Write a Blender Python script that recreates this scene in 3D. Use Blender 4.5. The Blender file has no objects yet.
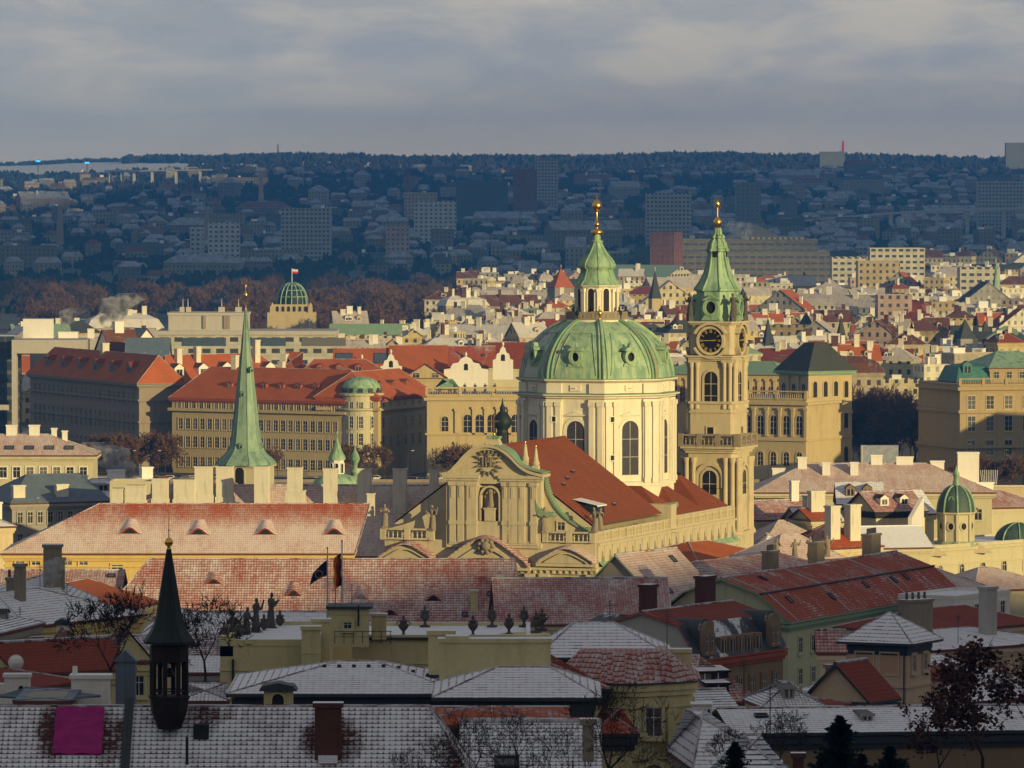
import bpy, math, random
from math import sin, cos, pi, radians as R, sqrt, atan2, floor, hypot
from mathutils import Vector, Matrix
random.seed(11)
C = bpy.context.scene.collection
SC = bpy.context.scene
# ------------------------------------------------------------ camera, sky, sun, exposure
F, YH, H = 6500.0, 165.0, 85.0
PITCH = atan2(384 - YH, F)
cam = bpy.data.cameras.new('camera'); camo = bpy.data.objects.new('camera', cam); C.objects.link(camo)
camo.location = (0, 0, H); camo.rotation_euler = (pi/2 - PITCH, 0, 0)
cam.sensor_width = 36; cam.lens = 36 * F / 1024; cam.clip_start = 5; cam.clip_end = 40000
SC.camera = camo
SUN_AZ, SUN_EL = R(42), R(9)
TS = Vector((sin(SUN_AZ)*cos(SUN_EL), -cos(SUN_AZ)*cos(SUN_EL), sin(SUN_EL)))   # towards the sun
sl = bpy.data.lights.new('sun', 'SUN'); so = bpy.data.objects.new('sun', sl); C.objects.link(so)
sl.energy = 5.0; sl.angle = R(0.5); sl.color = (1.0, 0.765, 0.345)
so.rotation_euler = TS.to_track_quat('Z', 'Y').to_euler(); so.location = (0, 0, 600)
SC.view_settings.view_transform = 'Standard'; SC.view_settings.look = 'None'
SC.view_settings.exposure = 0.03; SC.view_settings.gamma = 1; SC.view_settings.use_curve_mapping = False
SC.cycles.max_bounces = 5; SC.cycles.diffuse_bounces = 2; SC.cycles.glossy_bounces = 2
SC.cycles.volume_bounces = 0; SC.cycles.volume_step_rate = 1
W = bpy.data.worlds.new("World"); SC.world = W; W.use_nodes = True
nt = W.node_tree; nt.nodes.clear()
def N(nt, t, **k):
    n = nt.nodes.new(t)
    for a, b in k.items(): setattr(n, a, b)
    return n
def world():
    L = nt.links.new
    out = N(nt, 'ShaderNodeOutputWorld'); bg = N(nt, 'ShaderNodeBackground'); bg2 = N(nt, 'ShaderNodeBackground')
    sky = N(nt, 'ShaderNodeTexSky'); sky.sky_type = 'NISHITA'; sky.sun_disc = False
    sky.sun_elevation = SUN_EL; sky.sun_rotation = pi - SUN_AZ if False else atan2(TS.x, TS.y)
    sky.air_density = 1; sky.dust_density = 1.5
    L(sky.outputs[0], bg.inputs[0]); bg.inputs[1].default_value = 0.12
    tc = N(nt, 'ShaderNodeTexCoord'); mp = N(nt, 'ShaderNodeMapping'); mp.inputs['Scale'].default_value = (18, 18, 75); mp.inputs['Location'].default_value = (3.4, 1.2, 2.1)
    L(tc.outputs['Generated'], mp.inputs[0])
    no = N(nt, 'ShaderNodeTexNoise'); no.inputs['Scale'].default_value = 1.0; no.inputs['Detail'].default_value = 6; no.inputs['Roughness'].default_value = .52
    no.inputs['Distortion'].default_value = .3
    L(mp.outputs[0], no.inputs[0])
    mp2 = N(nt, 'ShaderNodeMapping'); mp2.inputs['Scale'].default_value = (55, 55, 190); L(tc.outputs['Generated'], mp2.inputs[0])
    no2 = N(nt, 'ShaderNodeTexNoise'); no2.inputs['Scale'].default_value = 1.0; no2.inputs['Detail'].default_value = 7; no2.inputs['Roughness'].default_value = .6; no2.inputs['Distortion'].default_value = .6; L(mp2.outputs[0], no2.inputs[0])
    mxn = N(nt, 'ShaderNodeMix'); mxn.inputs[0].default_value = .36; L(no.outputs[0], mxn.inputs[2]); L(no2.outputs[0], mxn.inputs[3])
    cr = N(nt, 'ShaderNodeValToRGB'); e = cr.color_ramp.elements
    e[0].position = .38; e[0].color = (.325, .35, .41, 1); e[1].position = .60; e[1].color = (.58, .53, .47, 1)
    m = cr.color_ramp.elements.new(.49); m.color = (.41, .415, .44, 1)
    L(mxn.outputs[0], cr.inputs[0])
    # higher cloud deck is brighter than the band at the horizon
    sp = N(nt, 'ShaderNodeSeparateXYZ'); L(tc.outputs['Generated'], sp.inputs[0])
    mr = N(nt, 'ShaderNodeMapRange'); mr.inputs[1].default_value = .05; mr.inputs[2].default_value = .30
    mr.inputs[3].default_value = 1.0; mr.inputs[4].default_value = .66
    L(sp.outputs[2], mr.inputs[0])
    hzr = N(nt, 'ShaderNodeMapRange'); hzr.interpolation_type = 'SMOOTHSTEP'; hzr.inputs[1].default_value = 0; hzr.inputs[2].default_value = .017; hzr.inputs[3].default_value = .85; hzr.inputs[4].default_value = 0
    L(sp.outputs[2], hzr.inputs[0]); mxh = N(nt, 'ShaderNodeMix', data_type='RGBA'); L(hzr.outputs[0], mxh.inputs[0]); L(cr.outputs[0], mxh.inputs[6]); mxh.inputs[7].default_value = (.66, .54, .40, 1)
    L(mxh.outputs[2], bg2.inputs[0]); L(mr.outputs[0], bg2.inputs[1])
    ad = N(nt, 'ShaderNodeMixShader'); ad.inputs[0].default_value = .86
    L(bg.outputs[0], ad.inputs[1]); L(bg2.outputs[0], ad.inputs[2]); L(ad.outputs[0], out.inputs[0])
world()
def at(px, py, D):
    u, v = (px-512)/F, (384-py)/F
    d = Vector((u, cos(PITCH)+v*sin(PITCH), -sin(PITCH)+v*cos(PITCH)))
    return Vector((0, 0, H)) + d*(D/d.y)
def zat(py, D): return at(512, py, D).z
# ------------------------------------------------------------ terrain profile
TP = [(-3000,60),(-400,82),(0,82),(60,78),(150,58),(270,46),(400,36),(560,24),(700,14),(900,5),(1080,0.5),(1300,0),(4300,0),(5200,10),(6500,30),(8000,58),(9000,74),(9800,88),(11500,90),(14000,85)]
def tz(x, y):
    for (a, za), (b, zb) in zip(TP, TP[1:]):
        if y <= b:
            t = max(0, (y-a)/(b-a)); z = za + (zb-za)*t
            break
    else: z = TP[-1][1]
    if y > 4300:
        k = min(1, (y-4300)/4000)
        z += k*(2.5*sin(x/310.0+1.3) + 2.5*sin(x/130.0+y/900.0) + 1.5*sin(x/47.0+2+y/400.0))
    return z
# ------------------------------------------------------------ mesh builder
class MB:
    def __init__(s): s.v = []; s.f = []; s.m = []; s.s = []
    def add(s, vs, fs, m=0, sm=False):
        b = len(s.v); s.v += [tuple(v) for v in vs]
        for f in fs: s.f.append([b+i for i in f]); s.m.append(m); s.s.append(sm)
        return s
    def box(s, x0, x1, y0, y1, z0, z1, m=0, top=None):
        if x0 > x1: x0, x1 = x1, x0
        v = [(x0,y0,z0),(x1,y0,z0),(x1,y1,z0),(x0,y1,z0),(x0,y0,z1),(x1,y0,z1),(x1,y1,z1),(x0,y1,z1)]
        s.add(v, [(0,3,2,1),(0,1,5,4),(1,2,6,5),(2,3,7,6),(3,0,4,7)], m)
        s.add(v, [(4,5,6,7)], m if top is None else top); return s
    def prism(s, pts, y0, y1, m=0, sm=False, side=None):          # pts in xz, extruded along y
        n = len(pts)
        s.add([(x,y0,z) for x,z in pts], [tuple(range(n))], m)
        s.add([(x,y1,z) for x,z in pts], [tuple(range(n-1,-1,-1))], m)
        v = [(x,y0,z) for x,z in pts]+[(x,y1,z) for x,z in pts]
        s.add(v, [(i,(i+1)%n,n+(i+1)%n,n+i) for i in range(n)], m if side is None else side, sm); return s
    def zprism(s, pts, z0, z1, m=0, top=None, pts2=None):                     # pts in xy, extruded up
        n = len(pts); p2 = pts2 or pts
        v = [(x,y,z0) for x,y in pts]+[(x,y,z1) for x,y in p2]
        s.add(v, [(i,(i+1)%n,n+(i+1)%n,n+i) for i in range(n)], m)
        s.add(v, [tuple(range(n,2*n))], m if top is None else top); s.add(v, [tuple(range(n-1,-1,-1))], m); return s
    def ring(s, outer, inner, y0, y1, m=0):
        n = len(outer)
        v = [(x,y0,z) for x,z in outer]+[(x,y0,z) for x,z in inner]+[(x,y1,z) for x,z in outer]+[(x,y1,z) for x,z in inner]
        f = []
        for i in range(n):
            j = (i+1) % n
            f += [(i,j,n+j,n+i), (i,2*n+i,2*n+j,j), (n+i,n+j,3*n+j,3*n+i)]
        s.add(v, f, m); return s
    def lathe(s, prof, n=12, c=(0,0,0), m=0, sm=True, rot=0.0, rf=None, cap=True):
        v = []
        for r, z in prof:
            for i in range(n):
                a = rot+2*pi*i/n; k = rf(a) if rf else 1
                v.append((c[0]+r*k*cos(a), c[1]+r*k*sin(a), c[2]+z))
        f = [(k*n+i, k*n+(i+1)%n, (k+1)*n+(i+1)%n, (k+1)*n+i) for k in range(len(prof)-1) for i in range(n)]
        s.add(v, f, m, sm)
        if cap:
            s.add(v[:n], [tuple(range(n-1,-1,-1))], m); s.add(v[-n:], [tuple(range(n))], m)
        return s
    def tube(s, a, b, ra, rb, n=5, m=0):
        a, b = Vector(a), Vector(b); d = b-a
        if d.length < 1e-6: return s
        q = d.to_track_quat('Z','Y'); v = []
        for p, r in ((a,ra),(b,rb)):
            for i in range(n): v.append(p + q @ Vector((r*cos(2*pi*i/n), r*sin(2*pi*i/n), 0)))
        s.add(v, [(i,(i+1)%n,n+(i+1)%n,n+i) for i in range(n)], m, True); return s
    def path(s, pts, r, n=5, m=0):
        for a, b in zip(pts, pts[1:]): s.tube(a, b, r, r, n, m)
        return s
    def xf(s, M, since=0):
        s.v[since:] = [tuple(M @ Vector(v)) for v in s.v[since:]]; return s
    def mesh(s, name, mats):
        me = bpy.data.meshes.new(name); me.from_pydata(s.v, [], s.f)
        for m in mats: me.materials.append(M_[m])
        me.polygons.foreach_set('material_index', s.m); me.polygons.foreach_set('use_smooth', s.s)
        uv = me.uv_layers.new(name='UVMap').data
        for p in me.polygons:
            n = p.normal
            if abs(n.z) > .995 or n.length < .5: ux, vx = Vector((1,0,0)), Vector((0,1,0))
            else:
                ux = Vector((-n.y, n.x, 0)).normalized(); vx = n.cross(ux)
                if vx.z < 0: vx = -vx
            for li in p.loop_indices:
                co = me.vertices[me.loops[li].vertex_index].co
                uv[li].uv = (co.dot(ux), co.dot(vx))
        return me
    def build(s, name, mats, parent=None, loc=(0,0,0), rz=0, rx=0):
        if isinstance(mats, str): mats = [mats]
        return link(name, s.mesh(name, mats), parent, loc, rz, rx)
def link(name, me, parent=None, loc=(0,0,0), rz=0, rx=0):
    o = bpy.data.objects.new(name, me); C.objects.link(o); o.location = loc; o.rotation_euler = (rx, 0, rz)
    if parent: o.parent = parent; KID.setdefault(parent.name, []).append(o)
    return o
KID = {}
def tag(o, label=None, cat=None, group=None, kind=None):
    if label: o['label'] = label
    if cat: o['category'] = cat
    if group: o['group'] = group
    if kind: o['kind'] = kind
    return o
def thing(name, label, cat, loc=(0,0,0), rz=0, group=None):
    o = bpy.data.objects.new(name, None); C.objects.link(o); o.location = loc; o.rotation_euler = (0,0,rz)
    o.empty_display_size = .1
    return tag(o, label, cat, group)
def copy_tree(o, parent=None):
    c = o.copy(); C.objects.link(c)
    if parent: c.parent = parent; KID.setdefault(parent.name, []).append(c)
    for ch in list(KID.get(o.name, [])): copy_tree(ch, c)
    return c
# ------------------------------------------------------------ materials
M_ = {}
def base(name):
    m = bpy.data.materials.new(name); m.use_nodes = True; M_[name] = m
    nt = m.node_tree; b = nt.nodes['Principled BSDF']; return m, nt, b
def mth(nt, op, a, b=None, c=None, clamp=False):
    n = N(nt, 'ShaderNodeMath', operation=op); n.use_clamp = clamp
    for i, x in enumerate((a, b, c)):
        if x is None: continue
        if isinstance(x, (int, float)): n.inputs[i].default_value = x
        else: nt.links.new(x, n.inputs[i])
    return n.outputs[0]
def mix(nt, f, a, b, blend='MIX'):
    n = N(nt, 'ShaderNodeMix', data_type='RGBA', blend_type=blend)
    for i, x in ((0, f), (6, a), (7, b)):
        if isinstance(x, (int, float)): n.inputs[i].default_value = x
        elif isinstance(x, (tuple, list)): n.inputs[i].default_value = (*x[:3], 1)
        else: nt.links.new(x, n.inputs[i])
    return n.outputs[2]
def noise(nt, vec, scale, detail=4, rough=.55, sc3=None):
    if sc3:
        mp = N(nt, 'ShaderNodeMapping'); mp.inputs['Scale'].default_value = sc3; nt.links.new(vec, mp.inputs[0]); vec = mp.outputs[0]
    n = N(nt, 'ShaderNodeTexNoise'); n.inputs['Scale'].default_value = scale; n.inputs['Detail'].default_value = detail
    n.inputs['Roughness'].default_value = rough; nt.links.new(vec, n.inputs[0]); return n.outputs[0]
def ramp01(nt, v, lo, hi):
    n = N(nt, 'ShaderNodeMapRange'); n.inputs[1].default_value = lo; n.inputs[2].default_value = hi
    n.interpolation_type = 'SMOOTHSTEP'; nt.links.new(v, n.inputs[0]); return n.outputs[0]
def stucco(name, col, dirt=.35, rough=.9, scale=.5, dcol=None, bump=.15, spec=.2):
    m, nt, b = base(name); tc = N(nt, 'ShaderNodeTexCoord'); o = tc.outputs['Object']
    big = noise(nt, o, scale*.35, 5); st = noise(nt, o, 1.0, 5, .6, (1.6*scale, 1.6*scale, .22*scale)); fine = noise(nt, o, scale*9, 3)
    dc = dcol or tuple(c*.45 for c in col)
    f1 = mth(nt, 'MULTIPLY', ramp01(nt, st, .48, .78), dirt)
    c1 = mix(nt, f1, col, dc)
    c2 = mix(nt, mth(nt, 'MULTIPLY', ramp01(nt, big, .35, .7), .35*dirt+.1), c1, tuple(min(1, c*1.15+.01) for c in col))
    c3 = mix(nt, mth(nt, 'MULTIPLY', ramp01(nt, fine, .45, .75), .18), c2, dc)
    nt.links.new(c3, b.inputs['Base Color']); b.inputs['Roughness'].default_value = rough; b.inputs['Specular IOR Level'].default_value = spec
    if bump:
        bp = N(nt, 'ShaderNodeBump'); bp.inputs['Strength'].default_value = bump; bp.inputs['Distance'].default_value = .1
        nt.links.new(fine, bp.inputs['Height']); nt.links.new(bp.outputs[0], b.inputs['Normal'])
    return m
def tile(name, red=(.30,.075,.035), snow=.5, wr=.5, wc=.5, tw=.3, th=.42, k1=.7, snowc=(.60,.62,.66), contrast=5, red2=None, bump=.6, zf=None, spots=()):
    """clay tile roof with snow lying in the tile channels; snow 0..1 = how much"""
    m, nt, b = base(name); uvn = N(nt, 'ShaderNodeTexCoord'); uv = uvn.outputs['UV']; ob = uvn.outputs['Object']
    sp = N(nt, 'ShaderNodeSeparateXYZ'); nt.links.new(uv, sp.inputs[0]); U, V = sp.outputs[0], sp.outputs[1]
    fr = mth(nt, 'FRACT', mth(nt, 'DIVIDE', V, th)); col = mth(nt, 'ABSOLUTE', mth(nt, 'SINE', mth(nt, 'ADD', mth(nt, 'MULTIPLY', U, pi/tw), mth(nt, 'MULTIPLY', noise(nt, uv, 1.5, 3), 1.2))))
    rowl = mth(nt, 'SUBTRACT', 1.0, ramp01(nt, fr, .12, .36)); coll = mth(nt, 'SUBTRACT', 1.0, ramp01(nt, col, .25, .65))
    cell = N(nt, 'ShaderNodeTexWhiteNoise'); cb = N(nt, 'ShaderNodeCombineXYZ')
    nt.links.new(mth(nt, 'FLOOR', mth(nt, 'DIVIDE', U, tw)), cb.inputs[0]); nt.links.new(mth(nt, 'FLOOR', mth(nt, 'DIVIDE', V, th)), cb.inputs[1]); nt.links.new(cb.outputs[0], cell.inputs[0])
    big = noise(nt, uv, .16, 6, .62); streak = noise(nt, uv, 1.0, 4, .6, (.9,.12,1)); fine = noise(nt, uv, 3.2, 4, .7)
    r2 = red2 or tuple(c*.55 for c in red)
    rc = mix(nt, mth(nt, 'MULTIPLY', cell.outputs[0], .55), red, r2)
    rc = mix(nt, ramp01(nt, big, .35, .72), rc, tuple(c*.72 for c in red))
    rc = mix(nt, mth(nt, 'MULTIPLY', rowl, .45), rc, tuple(c*.3 for c in red))
    v = mth(nt, 'ADD', snow*1.15-.05, mth(nt, 'MULTIPLY', mth(nt, 'SUBTRACT', big, .5), k1*1.6))
    v = mth(nt, 'ADD', v, mth(nt, 'MULTIPLY', mth(nt, 'SUBTRACT', streak, .5), k1))
    v = mth(nt, 'ADD', v, mth(nt, 'MULTIPLY', mth(nt, 'SUBTRACT', fine, .5), .5))
    jit = mth(nt, 'ADD', .35, mth(nt, 'MULTIPLY', noise(nt, uv, .9, 3, .6), 1.25)); coll = mth(nt, 'MULTIPLY', coll, ramp01(nt, fr, .98, .25))
    v = mth(nt, 'SUBTRACT', v, mth(nt, 'MULTIPLY', mth(nt, 'MULTIPLY', rowl, jit), wr)); v = mth(nt, 'SUBTRACT', v, mth(nt, 'MULTIPLY', mth(nt, 'MULTIPLY', coll, jit), wc))
    v = mth(nt, 'ADD', v, mth(nt, 'MULTIPLY', mth(nt, 'SUBTRACT', cell.outputs[0], .5), .25))
    if zf or spots:
        so_ = N(nt, 'ShaderNodeSeparateXYZ'); nt.links.new(ob, so_.inputs[0])
    if zf: v = mth(nt, 'SUBTRACT', v, mth(nt, 'MULTIPLY', ramp01(nt, so_.outputs[2], zf[0], zf[1]), zf[2]))
    for sx, sy, rx, ry in spots:
        dd = mth(nt, 'ADD', mth(nt, 'POWER', mth(nt, 'DIVIDE', mth(nt, 'SUBTRACT', so_.outputs[0], sx), rx), 2), mth(nt, 'POWER', mth(nt, 'DIVIDE', mth(nt, 'SUBTRACT', so_.outputs[1], sy), ry), 2))
        v = mth(nt, 'SUBTRACT', v, mth(nt, 'MULTIPLY', ramp01(nt, mth(nt, 'ADD', dd, mth(nt, 'MULTIPLY', mth(nt, 'ADD', fine, streak), 1.3)), 2.6, .9), .8))
    mask = mth(nt, 'ADD', mth(nt, 'MULTIPLY', mth(nt, 'SUBTRACT', v, .35), contrast*.5), .5, clamp=True)
    if snow <= 0: mask = 0.0
    nt.links.new(mix(nt, mask, rc, snowc), b.inputs['Base Color']); b.inputs['Roughness'].default_value = .85; b.inputs['Specular IOR Level'].default_value = .25
    if bump:
        hh = mth(nt, 'ADD', mth(nt, 'MULTIPLY', col, .6), fr); bp = N(nt, 'ShaderNodeBump'); bp.inputs['Strength'].default_value = bump; bp.inputs['Distance'].default_value = .06
        nt.links.new(hh, bp.inputs['Height']); nt.links.new(bp.outputs[0], b.inputs['Normal'])
    return m
def metal_roof(name, col, col2, seam=.6, rough=.6, patch=.5, snow=0.0):
    m, nt, b = base(name); tc = N(nt, 'ShaderNodeTexCoord'); uv, ob = tc.outputs['UV'], tc.outputs['Object']
    sp = N(nt, 'ShaderNodeSeparateXYZ'); nt.links.new(uv, sp.inputs[0])
    s = mth(nt, 'ABSOLUTE', mth(nt, 'SINE', mth(nt, 'MULTIPLY', sp.outputs[0], pi/seam)))
    line = mth(nt, 'SUBTRACT', 1.0, ramp01(nt, s, .0, .22))
    st = noise(nt, ob, 1.0, 6, .65, (.9,.9,.16)); bl = noise(nt, ob, .45, 5, .6)
    c = mix(nt, mth(nt, 'MULTIPLY', ramp01(nt, st, .42, .68), patch), col, col2)
    c = mix(nt, mth(nt, 'MULTIPLY', ramp01(nt, bl, .5, .75), .5), c, tuple(min(1, x*1.35+.02) for x in col))
    c = mix(nt, mth(nt, 'MULTIPLY', line, .4), c, tuple(x*.35 for x in col2))
    if snow:
        c = mix(nt, ramp01(nt, noise(nt, ob, .3, 6, .7), .72-snow*.5, .80-snow*.5), c, (.62,.64,.68))
    nt.links.new(c, b.inputs['Base Color']); b.inputs['Roughness'].default_value = rough; b.inputs['Specular IOR Level'].default_value = .3
    return m
def plain(name, col, rough=.7, metal=0.0, var=.25, emit=0):
    m, nt, b = base(name); tc = N(nt, 'ShaderNodeTexCoord')
    n = noise(nt, tc.outputs['Object'], 1.3, 4)
    nt.links.new(mix(nt, ramp01(nt, n, .35, .7), col, tuple(c*(1-var) for c in col)), b.inputs['Base Color'])
    b.inputs['Roughness'].default_value = rough; b.inputs['Metallic'].default_value = metal; b.inputs['Specular IOR Level'].default_value = .3
    if emit: b.inputs['Emission Color'].default_value = (*col, 1); b.inputs['Emission Strength'].default_value = emit
    return m
def winwall(name, col, wx=3.0, wz=3.3, fx=.42, fz=.5, glass=(.05,.055,.06), trim=1.15):
    """distant facade: storeys of windows as the wall's own surface pattern"""
    m, nt, b = base(name); tc = N(nt, 'ShaderNodeTexCoord'); sp = N(nt, 'ShaderNodeSeparateXYZ'); nt.links.new(tc.outputs['UV'], sp.inputs[0])
    fu = mth(nt, 'FRACT', mth(nt, 'DIVIDE', sp.outputs[0], wx)); fv = mth(nt, 'FRACT', mth(nt, 'DIVIDE', sp.outputs[1], wz))
    a = mth(nt, 'LESS_THAN', mth(nt, 'ABSOLUTE', mth(nt, 'SUBTRACT', fu, .5)), fx/2); c_ = mth(nt, 'LESS_THAN', mth(nt, 'ABSOLUTE', mth(nt, 'SUBTRACT', fv, .5)), fz/2)
    geo = N(nt, 'ShaderNodeNewGeometry'); sg = N(nt, 'ShaderNodeSeparateXYZ'); nt.links.new(geo.outputs['Normal'], sg.inputs[0])
    vert = mth(nt, 'LESS_THAN', mth(nt, 'ABSOLUTE', sg.outputs[2]), .5)
    k = mth(nt, 'MULTIPLY', mth(nt, 'MULTIPLY', a, c_), vert)
    n = noise(nt, tc.outputs['Object'], .25, 5); wall = mix(nt, ramp01(nt, n, .35, .7), col, tuple(c*.72 for c in col))
    band = mth(nt, 'LESS_THAN', fv, .07); wall = mix(nt, mth(nt, 'MULTIPLY', band, .25), wall, tuple(c*.5 for c in col))
    nt.links.new(mix(nt, k, wall, glass), b.inputs['Base Color'])
    nt.links.new(mth(nt, 'SUBTRACT', .9, mth(nt, 'MULTIPLY', k, .6)), b.inputs['Roughness']); return m
# ------------------------------------------------------------ palette
RED = (.34,.075,.03); ORG = (.46,.12,.032)
tile('tile_clean', ORG, 0, red2=(.34,.08,.03)); tile('tile_red', (.27,.055,.028), .0)
tile('tile_trace', (.40,.085,.034), .17, k1=.8); tile('tile_trace_big', (.36,.07,.032), .16, k1=.8, tw=.45, th=.6)
tile('tile_light', (.36,.085,.045), .60, wr=.30, wc=.22, k1=.6, snowc=(.60,.52,.48), contrast=2.2)
tile('tile_long', (.40,.09,.04), .72, wr=.30, wc=.22, k1=.6, snowc=(.64,.54,.50), contrast=2.2, zf=(2.2,6.2,.72))
tile('tile_cityw', (.20,.10,.07), .80, wr=.2, wc=.1, k1=1.0, snowc=(.58,.56,.52), contrast=2.5)
tile('tile_city', (.22,.10,.07), .70, wr=.2, wc=.1, k1=.9, snowc=(.46,.42,.38), contrast=2.5)
tile('tile_half', (.32,.065,.034), .38, wr=.38, wc=.34, k1=.6, snowc=(.60,.56,.56), contrast=3.0, tw=.34, th=.45)
tile('tile_shade', (.22,.05,.03), .44, wr=.5, wc=.5, k1=.45, tw=.36, th=.46, contrast=4)
tile('tile_snow', (.20,.055,.035), .86, wr=.62, wc=.30, k1=.45, tw=.33, th=.42, contrast=6, snowc=(.74,.755,.80))
tile('tile_grid', (.085,.035,.028), .66, wr=.5, wc=.46, k1=.45, tw=.25, th=.27, contrast=2.8, snowc=(.78,.79,.83))
stucco('ridge',(.13,.045,.03),.5); tile('ridge',(.13,.045,.03),.45,wr=0,wc=0,k1=1.2,contrast=5,snowc=(.5,.5,.52),bump=0)
tile('tile_slate_snow', (.06,.055,.055), .62, wr=.6, wc=.1, k1=.8, tw=.5, th=.42, contrast=6, snowc=(.74,.755,.80))
tile('tile_heavy', (.24,.06,.035), .80, wr=.55, wc=.16, k1=.5, contrast=3.2, th=.5, tw=.4, snowc=(.74,.75,.79))
tile('slate', (.07,.075,.065), 0); tile('tile_brown', (.16,.06,.035), .12)
stucco('cream', (.50,.46,.31)); stucco('cream2', (.56,.47,.30), .5); stucco('yellow', (.60,.44,.16), .3); stucco('pale_yellow', (.58,.51,.27), .45)
stucco('church', (.50,.44,.30), .6, scale=.9); stucco('drum', (.72,.68,.54), .42, scale=.8); stucco('tower', (.50,.43,.28), .7, scale=.9)
stucco('greywall', (.30,.28,.25), .5); stucco('brownwall', (.24,.17,.10), .4); stucco('sandstone', (.46,.37,.20), .5); stucco('darkstone', (.26,.22,.17), .5)
stucco('white', (.72,.70,.64), .2); stucco('peach', (.56,.42,.29), .3); stucco('greenish', (.46,.47,.30), .35); stucco('ochre', (.36,.28,.15), .4)
stucco('chimney', (.62,.59,.48), .6, scale=1.5); stucco('brick', (.10,.045,.032), .5, scale=2); stucco('stone', (.27,.23,.17), .7, scale=3, bump=.5)
stucco('darkstatue', (.10,.09,.08), .6, scale=4, bump=.5); stucco('peachpanel', (.52,.33,.22), .3)
stucco('concrete', (.42,.40,.36), .3); stucco('snow', (.76,.77,.80), .1, scale=1); stucco('snowflat', (.74,.75,.78), .25, scale=.3, dcol=(.32,.34,.36))
metal_roof('copper', (.28,.42,.26), (.07,.16,.10), seam=.8, patch=.85); metal_roof('copper_dome', (.31,.44,.27), (.12,.24,.16), seam=1.0, patch=.85)
metal_roof('copper_spire', (.23,.34,.25), (.10,.19,.14), seam=.9, patch=.8); metal_roof('copper_dark', (.012,.022,.021), (.006,.010,.010)); metal_roof('copper_trim', (.17,.32,.20), (.30,.27,.17), patch=.9)
metal_roof('darkmetal', (.035,.045,.05), (.02,.025,.03)); metal_roof('darkmetal_snow', (.05,.06,.065), (.03,.03,.03), snow=.35); metal_roof('teal_roof', (.05,.17,.15), (.03,.09,.08))
metal_roof('bluegrey_roof', (.12,.16,.20), (.08,.10,.13), snow=.2); metal_roof('lead_dome', (.06,.10,.09), (.03,.05,.05))
plain('glass', (.03,.032,.036), .12); plain('glassb', (.07,.10,.14), .12); plain('frame_white', (.62,.60,.54)); plain('frame_brown', (.16,.05,.03)); plain('black', (.012,.012,.012))
plain('gold', (.85,.50,.10), .28, 1.0, .15); plain('wood_dark', (.016,.011,.009)); plain('iron', (.03,.03,.035), .5); plain('grating', (.05,.05,.06))
plain('gilt_paint', (.36,.25,.07), .6, 0, .1); plain('clockface', (.006,.006,.006), .95); plain('purple', (.34,.018,.16), .8, var=.2); plain('pole', (.55,.55,.55)); plain('red_sheet', (.45,.03,.03)); plain('silver', (.5,.52,.55), .35, .6)
plain('blueflag', (.006,.010,.05)); plain('starflag', (.75,.55,.04)); plain('flagblack', (.01,.01,.01)); plain('flagred', (.5,.02,.01)); plain('flaggold', (.75,.42,.02)); plain('flagwhite', (.7,.7,.7)); plain('flagblue', (.03,.05,.3))
plain('bark', (.045,.032,.024), .95); plain('twig', (.15,.085,.05), .95); plain('twig_far', (.16,.085,.05), .95, var=.4); plain('twig_dark', (.030,.026,.022), .95); plain('dryleaf', (.085,.032,.022), .9, var=.4)
plain('needle', (.012,.028,.014), .9, var=.4); plain('hedge', (.02,.04,.015), .95)
stucco('soil', (.09,.07,.05), .5, scale=.05); stucco('asphalt', (.05,.05,.05), .3, scale=.2); stucco('redbrown', (.33,.09,.05), .3)

def glass_var():
    for nm_ in ('glass','glassb'):
        m = M_[nm_]; nt = m.node_tree; b = nt.nodes['Principled BSDF']; src = b.inputs['Base Color'].links[0].from_socket; oi = N(nt, 'ShaderNodeObjectInfo')
        nt.links.new(mix(nt, mth(nt, 'MULTIPLY', ramp01(nt, oi.outputs['Random'], .45, 1.0), .8), src, (.17,.155,.13)), b.inputs['Base Color'])
glass_var()
def dome_snow():
    m = M_['copper_dome']; nt = m.node_tree; b = nt.nodes['Principled BSDF']; src = b.inputs['Base Color'].links[0].from_socket
    tc = N(nt, 'ShaderNodeTexCoord'); ob = tc.outputs['Object']; sp = N(nt, 'ShaderNodeSeparateXYZ'); nt.links.new(ob, sp.inputs[0])
    side = ramp01(nt, mth(nt, 'MULTIPLY', sp.outputs[0], -1.0), -1.0, 11.0); st = noise(nt, ob, 1.0, 6, .62, (1.0,1.0,.14))
    f = ramp01(nt, mth(nt, 'ADD', st, mth(nt, 'MULTIPLY', side, .22)), .60, .70); nt.links.new(mix(nt, mth(nt, 'MULTIPLY', f, .75), src, (.50,.50,.48)), b.inputs['Base Color'])
dome_snow()
def rect(w, h, x=0, z=0): return [(x-w/2,z),(x+w/2,z),(x+w/2,z+h),(x-w/2,z+h)]
def arch(w, h, x=0, z=0, n=8):
    r = w/2; return [(x-r,z),(x+r,z)]+[(x+r*cos(pi*i/n), z+h-r+r*sin(pi*i/n)) for i in range(n+1)]
WM = {}
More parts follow.
